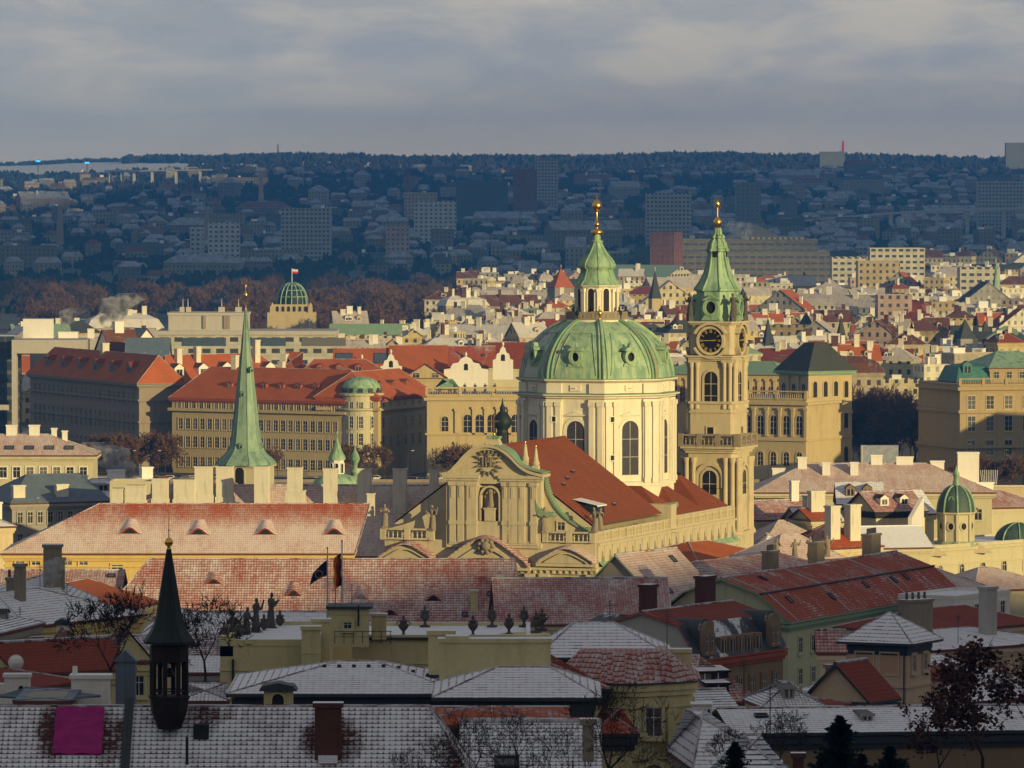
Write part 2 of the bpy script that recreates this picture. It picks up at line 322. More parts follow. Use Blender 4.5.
def wmesh(w, h, kind='rect', fr='cream', gl='glass', bars=True, t=.18):
    key = (w,h,kind,fr,gl,bars,t)
    if key in WM: return WM[key]
    b = MB(); fn = arch if kind.startswith('arch') else rect
    inn = fn(w,h); out = fn(w+2*t,h+2*t,0,-t)
    if kind.startswith('arch'): out = fn(w+2*t,h+t,0,0)
    b.ring(out, inn, -.16, .02, 0); b.prism(inn, -.045, -.04, 1)
    if bars:
        s = min(.07, w*.06)
        b.box(-s/2,s/2,-.075,-.046,0,h*(.98 if kind=='rect' else .97),2); 
        for q in ((.66,) if h < 2.6 else (.33,.66)): b.box(-w/2,w/2,-.074,-.046,h*q-s/2,h*q+s/2,2)
        if kind == 'rect': b.ring(rect(w,h), rect(w-.14,h-.14,0,.07), -.08, -.046, 2)
    if kind.endswith('ped'):                                   # small pediment above
        hw = w/2+.45; b.prism([(-hw,h+t+.25),(hw,h+t+.25),(0,h+t+.95)], -.35, .02, 0)
    if kind.endswith('sill') or kind == 'rect': b.box(-w/2-t-.06,w/2+t+.06,-.24,-.0,-t-.1,-t+.02,0)
    WM[key] = b.mesh('window', [fr, gl, 'frame_white']); return WM[key]
ROT = {'f':0,'r':pi/2,'l':-pi/2,'b':pi}
def put_wins(root, L, Wd, z_e, spec, fr, gl='glass'):
    for sp in spec:
        face, n, w, h, drop = sp[:5]; kind = sp[5] if len(sp) > 5 else 'rect'; x0, x1 = sp[6] if len(sp) > 6 else (.03,.97)
        g = sp[7] if len(sp) > 7 else gl
        ln = L if face in 'fb' else Wd
        for i in range(n):
            t = x0+(x1-x0)*(i+.5)/n; 
            if face == 'f': loc = (t*ln, 0, z_e-drop)
            elif face == 'r': loc = (L, t*ln, z_e-drop)
            elif face == 'l': loc = (0, (1-t)*ln, z_e-drop)
            else: loc = ((1-t)*ln, Wd, z_e-drop)
            link('window', wmesh(w,h,kind,fr,g), root, loc, ROT[face])
CM = {}
def chimney(parent, x, y, z, w, d, h, m='chimney', pots=0, snow=True, rz=0, name='chimney'):
    b = MB(); b.box(-w/2,w/2,-d/2,d/2,-1.2,h,0); b.box(-w/2-.12,w/2+.12,-d/2-.12,d/2+.12,h,h+.28,0,top=1 if snow else 0)
    for i in range(pots):
        px = (i+.5)/pots*w-w/2; b.lathe([(.16,0),(.13,.7)], 6, (px,0,h+.28), 2)
    return b.build(name, [m,'snow','darkstatue'], parent, (x,y,z), rz)
def roof_z(kind, L, Wd, o, h, il, ir, mz, x, y):
    if kind == 'flat': return 0
    if kind == 'gabley': return h*min(x+o, L+o-x)/(L/2+o)
    f = min(y+o, Wd+o-y)/(Wd/2+o)
    if kind in ('hip','mansard','tent'):
        f = min([f]+([(x+o)/(il+o)] if il+o > 0 else [])+([(L+o-x)/(ir+o)] if ir+o > 0 else []))
    if mz:
        hm, fm = mz
        return hm*f/fm if f < fm else hm+(h-hm)*(f-fm)/(1-fm)
    return h*f
def house(name, label, cat, A, B, eave, top=None, depth=12, roof='hip', o=.5, wm='cream', rm='tile_trace', il=None, ir=None, mz=None,
          wins=(), chim=(), dorm=(), sky=(), zb=None, group=None, cornice=.35, fr=None, cm='chimney', gl='glass', rm2=None, band=(), cornm=None, rh=None, mid=.5, extra=0):
    PA = at(A[0], eave, A[1]); PB = at(B[0], eave, B[1]); dx, dy = PB.x-PA.x, PB.y-PA.y; L = hypot(dx, dy); ang = atan2(dy, dx)
    ze = PA.z; Dm = (A[1]+B[1])/2+depth*mid*cos(ang)
    h = rh if rh is not None else (0 if top is None else zat(top, Dm)-ze)
    if zb is None: zb = tz((PA.x+PB.x)/2, (PA.y+PB.y)/2)-1.0; zb = min(zb, ze-3)
    z_e = ze-zb
    root = thing(name, label, cat, (PA.x,PA.y,zb), ang, group)
    W_ = depth; il = W_/2 if il is None else il; ir = W_/2 if ir is None else ir
    b = MB(); b.box(0,L,0,W_,0,z_e,0)
    if roof == 'gable': 
        pr = [(0,z_e-.02),(W_/2,z_e+h*.985),(W_,z_e-.02)]
        if mz: ym_ = W_/2*mz[1]; pr = [(0,z_e-.02),(ym_,z_e+mz[0]*.97),(W_/2,z_e+h*.985),(W_-ym_,z_e+mz[0]*.97),(W_,z_e-.02)]
        n = len(pr)
        for x0, x1 in ((0,.3),(L-.3,L)):
            v = [(x0,y,z) for y,z in pr]+[(x1,y,z) for y,z in pr]; b.add(v, [tuple(range(n)),tuple(range(2*n-1,n-1,-1))]+[(i,(i+1)%n,n+(i+1)%n,n+i) for i in range(n)], 0)
    if roof == 'gabley': b.prism([(0,z_e),(L,z_e),(L/2,z_e+h*.985)], 0, .3, 0)
    if roof == 'flat': 
        p = max(.5, h); b.box(-.05,L+.05,-.05,.3,z_e,z_e+p,0,top=1); b.box(-.05,L+.05,W_-.3,W_+.05,z_e,z_e+p,0,top=1); b.box(-.05,.3,.3,W_-.3,z_e,z_e+p,0,top=1); b.box(L-.3,L+.05,.3,W_-.3,z_e,z_e+p,0,top=1)
    for zz, hh, pr in band: b.box(-pr,L+pr,-pr,W_,z_e-zz,z_e-zz+hh,0)
    b.build('wall', [wm,'snow'], root)
    if cornice and roof != 'flat':
        c = MB(); c.box(-cornice,L+cornice,-cornice,W_+cornice*.5,z_e-.75,z_e-.3,0); c.box(-cornice*.5,L+cornice*.5,-cornice*.5,W_,z_e-1.1,z_e-.75,0)
        c.build('cornice', [cornm or wm], root)
    # roof: a closed shell
    b = MB(); t = .22; x0, x1, y0, y1 = -o, L+o, -o, W_+o
    if roof == 'flat':
        b.box(.3,L-.3,.3,W_-.3,0.02,.2,0)
    else:
        b.add([(x0,y0,-t),(x1,y0,-t),(x1,y1,-t),(x0,y1,-t),(x0,y0,0),(x1,y0,0),(x1,y1,0),(x0,y1,0)], [(3,2,1,0),(0,1,5,4),(1,2,6,5),(2,3,7,6),(3,0,4,7)], 1)
        if roof == 'gabley':
            xm = L/2; b.add([(x0,y0,0),(xm,y0,h),(xm,y1,h),(x0,y1,0),(x1,y0,0),(x1,y1,0),(xm,y0+.02,h-.3),(x0,y0+.02,-.25),(x1,y0+.02,-.25)], [(0,1,2,3),(1,4,5,2)], 0)
            b.add([(x0,y0,0),(xm,y0,h),(x1,y0,0),(x1,y0,-t),(xm,y0,h-t*1.4),(x0,y0,-t)], [(0,1,4,5),(1,2,3,4)], 1)
            b.add([(x0,y1,0),(xm,y1,h),(x1,y1,0)], [(0,1,2)], 1)
        elif roof == 'gable':
            ym = W_/2; half = ym-y0; pr = [(0,0),(1,h)] if not mz else [(0,0),(mz[1],mz[0]),(1,h)]
            for k in range(len(pr)-1):
                (f0,z0),(f1,z1) = pr[k], pr[k+1]; mm = 2 if (k == 0 and mz and rm2) else 0
                for ys, sg in ((y0,1),(y1,-1)):
                    b.add([(x0,ys+sg*half*f0,z0),(x1,ys+sg*half*f0,z0),(x1,ys+sg*half*f1,z1),(x0,ys+sg*half*f1,z1)], [(0,1,2,3)], mm)
                    for xx in (x0, x1): b.add([(xx,ys+sg*half*f0,z0),(xx,ys+sg*half*f1,z1),(xx,ys+sg*half*f1,z1-t*1.3),(xx,ys+sg*half*f0,z0-t)], [(0,1,2,3)], 1)
        else:
            lv = [(0,0)]
            if roof == 'mansard': lv.append((mz[1], mz[0]))
            lv.append((1,h)); rings = []
            for f, z in lv:
                ya, yb = y0+(W_/2+o)*f, y1-(W_/2+o)*f
                rings.append([(x0+(il+o)*f,ya,z),(x1-(ir+o)*f,ya,z),(x1-(ir+o)*f,yb,z),(x0+(il+o)*f,yb,z)])
            for k in range(len(rings)-1):
                v = rings[k]+rings[k+1]; mm = 2 if (roof == 'mansard' and k == 0 and rm2) else 0
                b.add(v, [(0,1,5,4),(1,2,6,5),(2,3,7,6),(3,0,4,7)], mm)
            r = rings[-1]; 
            if roof == 'mansard' and k >= 0: b.add([(p[0],p[1],p[2]) for p in r], [(0,1,2,3)], 0)
            rc = MB(); tube = .075
            if extra != -1:
                b.tube(r[0], r[1], tube, tube, 5, 3)
                for i in range(4):
                    for k in range(len(rings)-1): b.tube(rings[k][i], rings[k+1][i], tube, tube, 5, 3)
        if roof == 'gable': b.tube((x0,W_/2,h), (x1,W_/2,h), .15, .15, 5, 3)
        if roof == 'gabley': b.tube((L/2,y0,h), (L/2,y1,h), .15, .15, 5, 3)
    rf = b.build('roof', [rm, cornm or 'frame_brown', rm2 or rm, 'ridge' if 'tile' in rm else rm], root, (0,0,z_e))
    rz = lambda x, y: roof_z(roof, L, W_, o, h, il, ir, mz, x, y)
    put_wins(root, L, W_, z_e, wins, fr or wm, gl)
    for c in chim:
        tx, ty, w, d, hh = c[:5]; chimney(rf, tx*L, ty*W_, rz(tx*L, ty*W_), w, d, hh, c[5] if len(c) > 5 else cm, c[6] if len(c) > 6 else 0)
    fm = h/(W_/2+o); 
    if roof == 'gabley': fm = 0
    for d in dorm:
        tx, s, w, hh = d[:4]; kind = d[4] if len(d) > 4 else 'gable'; y = -o+(W_/2+o)*s; z = rz(tx*L, y)
        if kind == 'shed' and mz and s < mz[1]: fm_ = mz[0]/(mz[1]*(W_/2+o))
        else: fm_ = fm if not mz else (rz(tx*L, y+.5)-rz(tx*L, y))/.5
        dp = (hh/max(.2, fm_)) + .3; db = MB()
        if kind == 'eyebrow':
            n = 8; dp = hh/max(.2,fm_)*2.0; pts = [(-w/2+w*i/n, hh*.5*(1-cos(2*pi*i/n))) for i in range(n+1)]
            v = [(px, -.0, pz) for px, pz in pts]+[(px*.45, dp, dp*fm_+.02) for px, pz in pts]
            db.add(v, [(i,i+1,n+2+i,n+1+i) for i in range(n)], 0, True)
            q = [(px*.72, .12, pz*.80) for px, pz in pts]; db.add(q, [tuple(range(n+1))], 2)
            db.add([(px, .0, pz) for px, pz in pts]+q, [(i,i+1,n+2+i,n+1+i) for i in range(n)], 3)
            db.build('dormer', [rm, wm, 'black', 'tile_red'], rf, (tx*L, y, z))
        else:
            db.box(-w/2,w/2,0,dp,-.3,hh,1); rh_ = w*.38; ov = .15; dp2 = dp+rh_/max(.2,fm_)
            if kind == 'gable':
                db.add([(-w/2-ov,-ov,hh-.05),(0,-ov,hh+rh_),(w/2+ov,-ov,hh-.05),(-w/2-ov,dp2,hh-.05),(0,dp2,hh+rh_),(w/2+ov,dp2,hh-.05)], [(0,1,4,3),(1,2,5,4)], 0)
                db.add([(-w/2,-.01,hh),(0,-.01,hh+rh_*.9),(w/2,-.01,hh)], [(0,1,2)], 1)
            else:
                db.add([(-w/2-ov,-ov,hh),(w/2+ov,-ov,hh),(w/2+ov,dp+.8,hh+.45*fm_),(-w/2-ov,dp+.8,hh+.45*fm_)], [(0,1,2,3)], 0)
                db.box(-w/2-ov,w/2+ov,-ov-.02,-ov+.05,hh-.15,hh+.02,1)
            db.prism(rect(w*.62,hh*.68,0,hh*.14), -.05,-.03, 2); db.box(-.04,.04,-.08,-.051,hh*.14,hh*.82,3)
            db.build('dormer', [d[5] if len(d) > 5 else rm, d[6] if len(d) > 6 else wm, 'glass', 'frame_white'], rf, (tx*L, y, z))
    for s_ in sky:
        tx, s, w, l = s_; y = -o+(W_/2+o)*s; z = rz(tx*L, y); sb = MB()
        sb.ring(rect(w,l), rect(w-.22,l-.22,0,.11), -.14, .0, 0); sb.prism(rect(w-.2,l-.2,0,.1), -.06,-.05, 1)
        sl_ = atan2(rz(tx*L, y+.3)-z, .3); sb.build('skylight', ['iron','glassb'], rf, (tx*L, y, z+.05), 0, -(pi/2-sl_))
    root['_l'] = 0; del root['_l']
    return root, rf, L, z_e, h, rz
# ------------------------------------------------------------ ground, hill, river, clouds, haze
def grid(name, xs, ys, zf, mat):
    v = [(x, y, zf(x, y)) for y in ys for x in xs]; n = len(xs)
    f = [(j*n+i, j*n+i+1, (j+1)*n+i+1, (j+1)*n+i) for j in range(len(ys)-1) for i in range(n-1)]
    b = MB(); b.add(v, f, 0, True); return b.build(name, mat)
m, nt, b = base('ground_far'); tc = N(nt, 'ShaderNodeTexCoord'); ob = tc.outputs['Object']
n1 = noise(nt, ob, .004, 8, .6); n2 = noise(nt, ob, .02, 6, .6, (1,.4,1))
c = mix(nt, ramp01(nt, n1, .4, .6), (.030,.030,.026), (.055,.040,.028)); c = mix(nt, ramp01(nt, n2, .60, .66), c, (.42,.44,.48))
sp = N(nt, 'ShaderNodeSeparateXYZ'); nt.links.new(ob, sp.inputs[0])
top = mth(nt, 'MULTIPLY', mth(nt, 'GREATER_THAN', sp.outputs[1], 9200), mth(nt, 'LESS_THAN', sp.outputs[0], -150))
nt.links.new(mix(nt, top, c, (.62,.60,.58)), b.inputs['Base Color']); b.inputs['Roughness'].default_value = .95
xs = [-3000,-2000,-1400]+[x*40 for x in range(-30,31)]+[1400,2000,3000]
ys = [-1500,-1000,-600,-300]+[i*30 for i in range(0,45)]+[1350+i*110 for i in range(0,27)]+[4330+i*125 for i in range(0,58)]
tag(grid('ground', xs, ys, lambda x, y: tz(x, y)-(5.0 if 1340 < y < 1700 else 0), 'ground_far'), kind='structure')
RC = Vector((0,790,0))+Vector((sin(SUN_AZ), -cos(SUN_AZ), 0))*850; PD = Vector((cos(SUN_AZ), sin(SUN_AZ), 0))
HTOP = 34.3+850*math.tan(SUN_EL)
hv = []; NS, NT_ = 60, 24
for i in range(NS+1):
    for j in range(NT_+1):
        s_ = -900+1350*i/NS; t_ = -230+460*j/NT_; p = RC+PD*s_+Vector((sin(SUN_AZ), -cos(SUN_AZ), 0))*t_
        e = min(1, (s_+900)/260)*min(1, (450-s_)/150); w = cos(pi/2*t_/230)**2
        g = tz(p.x, p.y)-2; z = g+(HTOP+4*sin(s_/37)+2.5*sin(s_/13+1)-g)*w*max(0,e)
        hv.append((p.x, p.y, z))
b = MB(); b.add(hv, [(i*(NT_+1)+j, i*(NT_+1)+j+1, (i+1)*(NT_+1)+j+1, (i+1)*(NT_+1)+j) for i in range(NS) for j in range(NT_)], 0, True)
tag(b.build('hill', 'ground_far'), kind='structure')
# river
m, nt, bb = base('water'); bb.inputs['Base Color'].default_value = (.018,.024,.028,1); bb.inputs['Roughness'].default_value = .18
tc = N(nt, 'ShaderNodeTexCoord'); bp = N(nt, 'ShaderNodeBump'); bp.inputs['Strength'].default_value = .4; nt.links.new(noise(nt, tc.outputs['Object'], .5, 4), bp.inputs['Height']); nt.links.new(bp.outputs[0], bb.inputs['Normal'])
b = MB(); b.box(-1200,1200,1345,1722,-4.9,-3.2); tag(b.build('river', 'water'), kind='structure')
# embankment: quay wall, road and pavement
b = MB(); b.box(-400,400,1722,1728,-4.9,.55); b.box(-400,400,1728,1729,.55,1.4); tag(b.build('quay_wall', 'darkstone'), 'long dark stone quay wall along the river below the embankment road', 'wall')
b = MB(); b.box(-400,400,1740,1764,.02,.12); tag(b.build('embankment_road', 'asphalt'), kind='structure')
b = MB(); b.box(-400,400,1729,1740,.02,.25); b.box(-400,400,1764,1772,.02,.25); tag(b.build('pavement', 'concrete'), kind='structure')
# clouds (solid cloud banks high up to the south, out of the picture; they shade the far side of the city)
plain('cloudm', (.7,.7,.72), 1)
def cloud(name, x0, x1, y0, y1, z, th, seed, holes=()):
    rnd = random.Random(seed); nx, ny = 40, 40; v = []
    ph = [rnd.uniform(0,6) for _ in range(6)]
    for s in (1, -1):
        for j in range(ny+1):
            for i in range(nx+1):
                u, w = i/nx, j/ny; x = x0+(x1-x0)*u; y = y0+(y1-y0)*w
                edge = max(0, min(1, min(u,1-u,w,1-w)*7)); zz = z+s*th*(edge**.5)*(.6+.25*sin(u*21+ph[0])*cos(w*17+ph[1])+.15*sin(u*43+w*31+ph[2]))
                wob = 90*sin(w*19+ph[3])+50*sin(w*43+ph[4]); wo2 = 90*sin(u*23+ph[5])+60*sin(u*51+ph[2])
                v.append((x+wob, y+wo2+1.2*(x-(x0+x1)/2)*(1-w), zz))
    n = (nx+1); b = MB(); k = n*(ny+1); f = []
    for j in range(ny):
        for i in range(nx): 
            a = j*n+i; f.append((a,a+1,a+n+1,a+n)); f.append((k+a,k+a+n,k+a+n+1,k+a+1))
    per = [i for i in range(n)]+[j*n+nx for j in range(1,ny+1)]+[ny*n+i for i in range(nx-1,-1,-1)]+[j*n for j in range(ny-1,0,-1)]
    for a, c in zip(per, per[1:]+per[:1]): f.append((a,c,k+c,k+a))
    b.add(v, f, 0, True); tag(b.build(name, 'cloudm'), kind='structure')
OFF = 900/math.tan(SUN_EL)
def cl_over(name, x0, x1, y0, y1, seed):
    cloud(name, x0+OFF*sin(SUN_AZ), x1+OFF*sin(SUN_AZ), y0-OFF*cos(SUN_AZ), y1-OFF*cos(SUN_AZ), 900, 60, seed)
cl_over('cloud', -700, 1300, 4700, 9080, 3); 
# haze
b = MB(); b.box(-3500,3500,-1600,11700,-8,176); hz = b.build('haze', 'cloudm'); tag(hz, kind='stuff')
hm = bpy.data.materials.new('hazem'); hm.use_nodes = True; nt = hm.node_tree; nt.nodes.clear(); o_ = N(nt, 'ShaderNodeOutputMaterial'); pv = N(nt, 'ShaderNodeVolumePrincipled')
pv.inputs['Density'].default_value = HAZE = 0.000072; pv.inputs['Color'].default_value = (.07,.34,1,1); pv.inputs['Anisotropy'].default_value = .0
nt.links.new(pv.outputs[0], o_.inputs['Volume']); hz.data.materials.clear(); hz.data.materials.append(hm)
# ------------------------------------------------------------ statues, urns
def statue_mesh(h=3.0, seed=0, m='stone', plinth=.5, pose=0):
    rnd = random.Random(seed); b = MB(); z0 = plinth
    if plinth: b.box(-.42,.42,-.42,.42,0,plinth)
    s = (h-plinth)/2.2; ph = rnd.uniform(0,6); ln = rnd.uniform(-.12,.12)
    prof = [(.34,0),(.36,.15),(.30,.5),(.27,.85),(.24,1.05),(.20,1.2),(.24,1.45),(.30,1.68),(.27,1.82),(.10,1.90),(.08,1.95),(.12,1.98),(.14,2.08),(.13,2.18),(.07,2.26),(.0,2.28)]
    n = 14; v = []
    for r, z in prof:
        for i in range(n):
            a = 2*pi*i/n; fold = 1+(.14*sin(a*5+ph+z*1.5) if z < 1.2 else .05*sin(a*3+ph)); el = 1.15 if .9 < z < 1.86 else 1
            v.append(((r*fold*el*cos(a)+ln*sin(z*1.6))*s, (r*fold*.8*sin(a)-.05*(z > 1.9))*s, z0+z*s))
    b.add(v, [(k*n+i, k*n+(i+1)%n, (k+1)*n+(i+1)%n, (k+1)*n+i) for k in range(len(prof)-1) for i in range(n)], 0, True)
    for sd in (-1,1):
        sh = Vector((sd*.28+ln, 0, 1.68)); el = sh+Vector((sd*.18, -.1-.1*rnd.random(), -.42+.25*rnd.random())); ha = el+Vector((-sd*rnd.uniform(-.1,.25), -.28, rnd.uniform(-.05,.45)))
        if pose == 1 and sd == 1: ha = el+Vector((.2,-.1,.6))
        P = [Vector((0,0,z0))+p*s for p in (sh,el,ha)]; b.tube(P[0],P[1],.11*s,.085*s,6); b.tube(P[1],P[2],.09*s,.06*s,6); b.lathe([(.02*s,-.08*s),(.07*s,0),(.02*s,.09*s)],6,P[2])
    if pose == 2: b.tube((.42*s,-.2,z0+.3),( .5*s,-.25,z0+2.3*s),.03,.03,4); b.box(.33*s,.67*s,-.27,-.22,z0+2.0*s,z0+2.06*s)
    me = b.mesh('statue', [m]); return me
def urn_mesh(h=2.6, m='darkstatue'):
    b = MB(); s = h/2.6; b.box(-.45*s,.45*s,-.45*s,.45*s,0,.3*s); b.lathe([(.34*s,.3*s),(.16*s,.45*s),(.14*s,.7*s),(.30*s,.9*s),(.52*s,1.15*s),(.56*s,1.45*s),(.40*s,1.62*s),(.34*s,1.72*s),(.50*s,1.8*s),(.50*s,1.88*s),(.20*s,2.0*s),(.12*s,2.12*s),(.18*s,2.25*s),(.10*s,2.42*s),(0,2.6*s)], 12)
    for sd in (-1,1): b.path([(sd*.5*s,0,1.3*s),(sd*.74*s,0,1.45*s),(sd*.74*s,0,1.68*s),(sd*.46*s,0,1.8*s)], .05*s, 5)
    return b.mesh('urn', [m])
def balustrade(name, parent, L, loc, rz, m='church', h=1.9, post=4.0, blind=False, t=.5, blw=.26):
    b = MB(); n = max(1, round(L/post)); b.box(0,L,-t/2,t/2,0,.3*h/1.9); b.box(0,L,-t/2,t/2,h*.84,h)
    for i in range(n+1): x = L*i/n; b.box(x-.42,x+.42,-t/2-.1,t/2+.1,-.02,h+.06)
    for i in range(n):
        x0, x1 = L*i/n+.5, L*(i+1)/n-.5
        if blind: b.box(x0-.1,x1+.1,.0,t/2-.04,.28*h/1.9,h*.85)
        k = max(2, int((x1-x0)/.62))
        for j in range(k):
            x = x0+(x1-x0)*(j+.5)/k; r = blw/2
            b.lathe([(r,0),(r*.55,h*.1),(r*1.15,h*.25),(r*.5,h*.42),(r,h*.55)], 6, (x,-.08,h*.15))
    return b.build(name, m, parent, loc, rz)
OX, OD, TH = (487-512)/F*1000, 1000.0, -R(18)
church = thing('church', 'baroque church with a huge green copper dome, curved sunlit facade and steep red nave roof', 'church', (OX, OD, 0), TH)
fx = lambda px: (px-487)*.1618
fz = lambda py: H-(py-YH)*.15385
XL, XR = fx(381), fx(596)
def smooth_curve(pts, k=6):
    out = []
    for i in range(len(pts)-1):
        p0 = pts[max(0,i-1)]; p1, p2 = pts[i], pts[i+1]; p3 = pts[min(len(pts)-1,i+2)]
        for j in range(k):
            t = j/k; out.append(tuple(.5*((2*p1[c])+(-p0[c]+p2[c])*t+(2*p0[c]-5*p1[c]+4*p2[c]-p3[c])*t*t+(-p0[c]+3*p1[c]-3*p2[c]+p3[c])*t**3) for c in (0,1)))
    return out+[pts[-1]]
def build_facade():
    b = MB()
    b.box(XL,XR,0,7,0,fz(563)); b.box(XL+.3,XR-.3,.5,5,fz(563),fz(541))
    nl, nr = fx(479), fx(501)
    b.box(fx(446),nl,0,3,fz(548),fz(475)); b.box(nr,fx(541),0,3,fz(548),fz(475)); b.box(nl,nr,0,3,fz(548),fz(521)); b.box(nl,nr,1.3,3,fz(521),fz(475)); b.box(nl,nr,0,1.3,fz(484),fz(475))
    pts = smooth_curve([(fx(443),fz(476.5)),(fx(451),fz(474)),(fx(460),fz(465)),(fx(470),fz(454)),(fx(480),fz(448.5)),(fx(490),fz(447.5)),(fx(500),fz(450)),(fx(510),fz(457)),(fx(520),fz(467)),(fx(530),fz(473)),(fx(544),fz(476.5))])
    b.prism(pts, .2, 3, 0)
    # curved volute walls either side
    for sd in (0,1):
        q = [(446,484),(441,497),(430,510),(416,520),(402,526),(388,530)] if sd == 0 else [(541,472),(543,488),(550,504),(561,517),(574,526),(588,532)]
        c = smooth_curve([(fx(x),fz(y)) for x, y in q]); base_ = [(fx(388 if sd == 0 else 588),fz(545)),(fx(446 if sd == 0 else 541),fz(545))]
        b.prism(c+base_, 1.6, 2.6, 0)
    b.build('facade', 'church', church)
    # pediment cornice, following the curve
    c = MB(); 
    for k in range(len(pts)-1):
        (xa,za),(xb,zb) = pts[k], pts[k+1]; d = hypot(xb-xa,zb-za); nx, nz = -(zb-za)/d, (xb-xa)/d
        c.prism([(xa,za),(xb,zb),(xb+nx*.45,zb+nz*.45),(xa+nx*.45,za+nz*.45)], -.75, 3.1, 0)
        c.prism([(xa-nx*.4,za-nz*.4),(xb-nx*.4,zb-nz*.4),(xb,zb),(xa,za)], -.35, 0.1, 0)
    for x0, x1 in ((443,480),(499,544)): c.box(fx(x0),fx(x1),-.55,.0,fz(478.5),fz(475.5)); c.box(fx(x0)+.2,fx(x1)-.2,-.3,.0,fz(481),fz(478.5))
    c.build('pediment_cornice', ['church'], church)
    g = MB(); q = smooth_curve([(fx(x),fz(y)) for x, y in [(497,448.5),(510,456),(520,466.5),(530,472),(544,475.5)]])
    for k in range(len(q)-1):
        (xa,za),(xb,zb) = q[k], q[k+1]; g.prism([(xa,za+.5),(xb,zb+.5),(xb,zb+.62),(xa,za+.62)], -.8, 3.2, 0)
    q = smooth_curve([(fx(x),fz(y)) for x, y in [(541,472),(543,488),(550,504),(561,517),(574,526),(588,532)]])
    for k in range(len(q)-1):
        (xa,za),(xb,zb) = q[k], q[k+1]; g.prism([(xa,za),(xb,zb),(xb+.15,zb+.3),(xa+.35,za+.15)], 1.3, 3.0, 0)
    g.build('flashing', 'copper_trim', church)
    # pilasters
    for px in (453,461,472,506,513,522,534):
        p = MB(); w = .5 if px not in (472,513) else .8; x = fx(px); p.box(x-w,x+w,-.32,.0,fz(543),fz(486)); p.box(x-w-.18,x+w+.18,-.5,.0,fz(486),fz(482)); p.box(x-w-.12,x+w+.12,-.42,.0,fz(525),fz(521)); p.box(x-.25,x+.25,-.42,-.3,fz(498),fz(487))
        p.build('pilaster', 'church', church)
    s = MB(); s.box(fx(449),fx(478),-.12,.0,fz(523),fz(521)); s.box(fx(449),fx(538),-.2,.0,fz(545),fz(541)); s.build('string_course','church',church)
    n = MB(); n.ring(arch(fx(501)-fx(479)-.2, fz(485)-fz(521)-.1, (fx(479)+fx(501))/2, fz(521)), arch(fx(501)-fx(479)-.7, fz(485)-fz(521)-.4, (fx(479)+fx(501))/2, fz(521)), -.15, .8); n.box(fx(485),fx(495),-.3,.9,fz(521),fz(509)); n.box(fx(484),fx(496),-.4,.9,fz(509.5),fz(508)); n.build('niche','church',church)
    link('statue', statue_mesh(3.3,3,'stone',.2,1), church, (fx(490),.25,fz(508)))
    # monogram in rays
    e = MB(); cx, cz = fx(489), fz(462)
    for i in range(16):
        a = 2*pi*i/16; e.prism([(cx+1.5*cos(a-.1),cz+1.5*sin(a-.1)),(cx+(2.2+.3*(i%2))*cos(a),cz+(2.2+.3*(i%2))*sin(a)),(cx+1.5*cos(a+.1),cz+1.5*sin(a+.1))], -.25,.19)
    z0 = cz-.75; e.box(cx-1.05,cx-.88,-.3,.19,z0,z0+1.5)
    e.box(cx-.5,cx-.33,-.3,.19,z0,z0+1.5); e.box(cx+.2,cx+.37,-.3,.19,z0,z0+1.5); e.box(cx-.33,cx+.2,-.3,.19,z0+.68,z0+.84); e.box(cx-.14,cx+.02,-.3,.19,z0+.84,z0+2.3); e.box(cx-.42,cx+.3,-.3,.19,z0+1.8,z0+1.95)
    e.path([(cx+1.15,-.1,z0+1.35),(cx+.85,-.1,z0+1.5),(cx+.62,-.1,z0+1.3),(cx+.7,-.1,z0+.9),(cx+1.05,-.1,z0+.65),(cx+1.1,-.1,z0+.3),(cx+.85,-.1,z0+.05),(cx+.58,-.1,z0+.25)], .09, 5); e.build('monogram', 'stone', church)
    # lower arched pediments with tiled caps
    for cx_, hw, pk, bs, cap in ((407,28.5,545,561,'tile_half'),(487,45,537.5,567,'tile_half'),(568,29,546.5,562,'tile_half')):
        n_ = 18; q = []
        for i in range(n_+1):
            t = -1+2*i/n_; hgt = (.55*(.5+.5*cos(pi*t))+.45*sqrt(max(0,1-t*t))); q.append((fx(cx_+hw*t), fz(bs-(bs-pk)*hgt)))
        w = MB(); w.prism(q, -1.0, .4, 0); w.box(fx(cx_-hw)-.1,fx(cx_+hw)+.1,-1.3,0.4,fz(bs+3),fz(bs)-.01)
        inner = [(x*.0+fx(cx_)+(x-fx(cx_))*.72, fz(bs)+(z-fz(bs))*.62) for x, z in q]
        w.ring([(fx(cx_)+(x-fx(cx_))*.78, fz(bs)+(z-fz(bs))*.72) for x, z in q], inner, -1.35, -1.0, 0); w.build('arched_pediment', 'church', church)
        c = MB()
        for i in range(n_):
            (xa,za),(xb,zb) = q[i], q[i+1]; c.add([(xa,-1.7,za+.05),(xb,-1.7,zb+.05),(xb,.6,zb+.5),(xa,.6,za+.5),(xa,-1.7,za-.12),(xb,-1.7,zb-.12)], [(0,1,2,3),(0,4,5,1)], 0)
        c.build('tiled_cap', 'tile_half' if cx_ != 568 else 'tile_light', church)
    c = MB(); c.box(XL-.2,XR+.2,-.9,.0,fz(569),fz(566.5)); c.box(XL-.1,XR+.1,-.5,.0,fz(573),fz(569))
    for i in range(34): x = XL+.6+(XR-XL-1.2)*i/33; c.box(x-.16,x+.16,-.78,-.5,fz(572),fz(569))
    c.build('modillion_cornice','church',church)
    for px in (384,432,443,531,545,592):
        p = MB(); x = fx(px); p.box(x-.7,x+.7,-.5,0,0,fz(569)); p.box(x-.8,x+.8,-.75,.0,fz(580),fz(573)); p.build('pilaster','church',church)
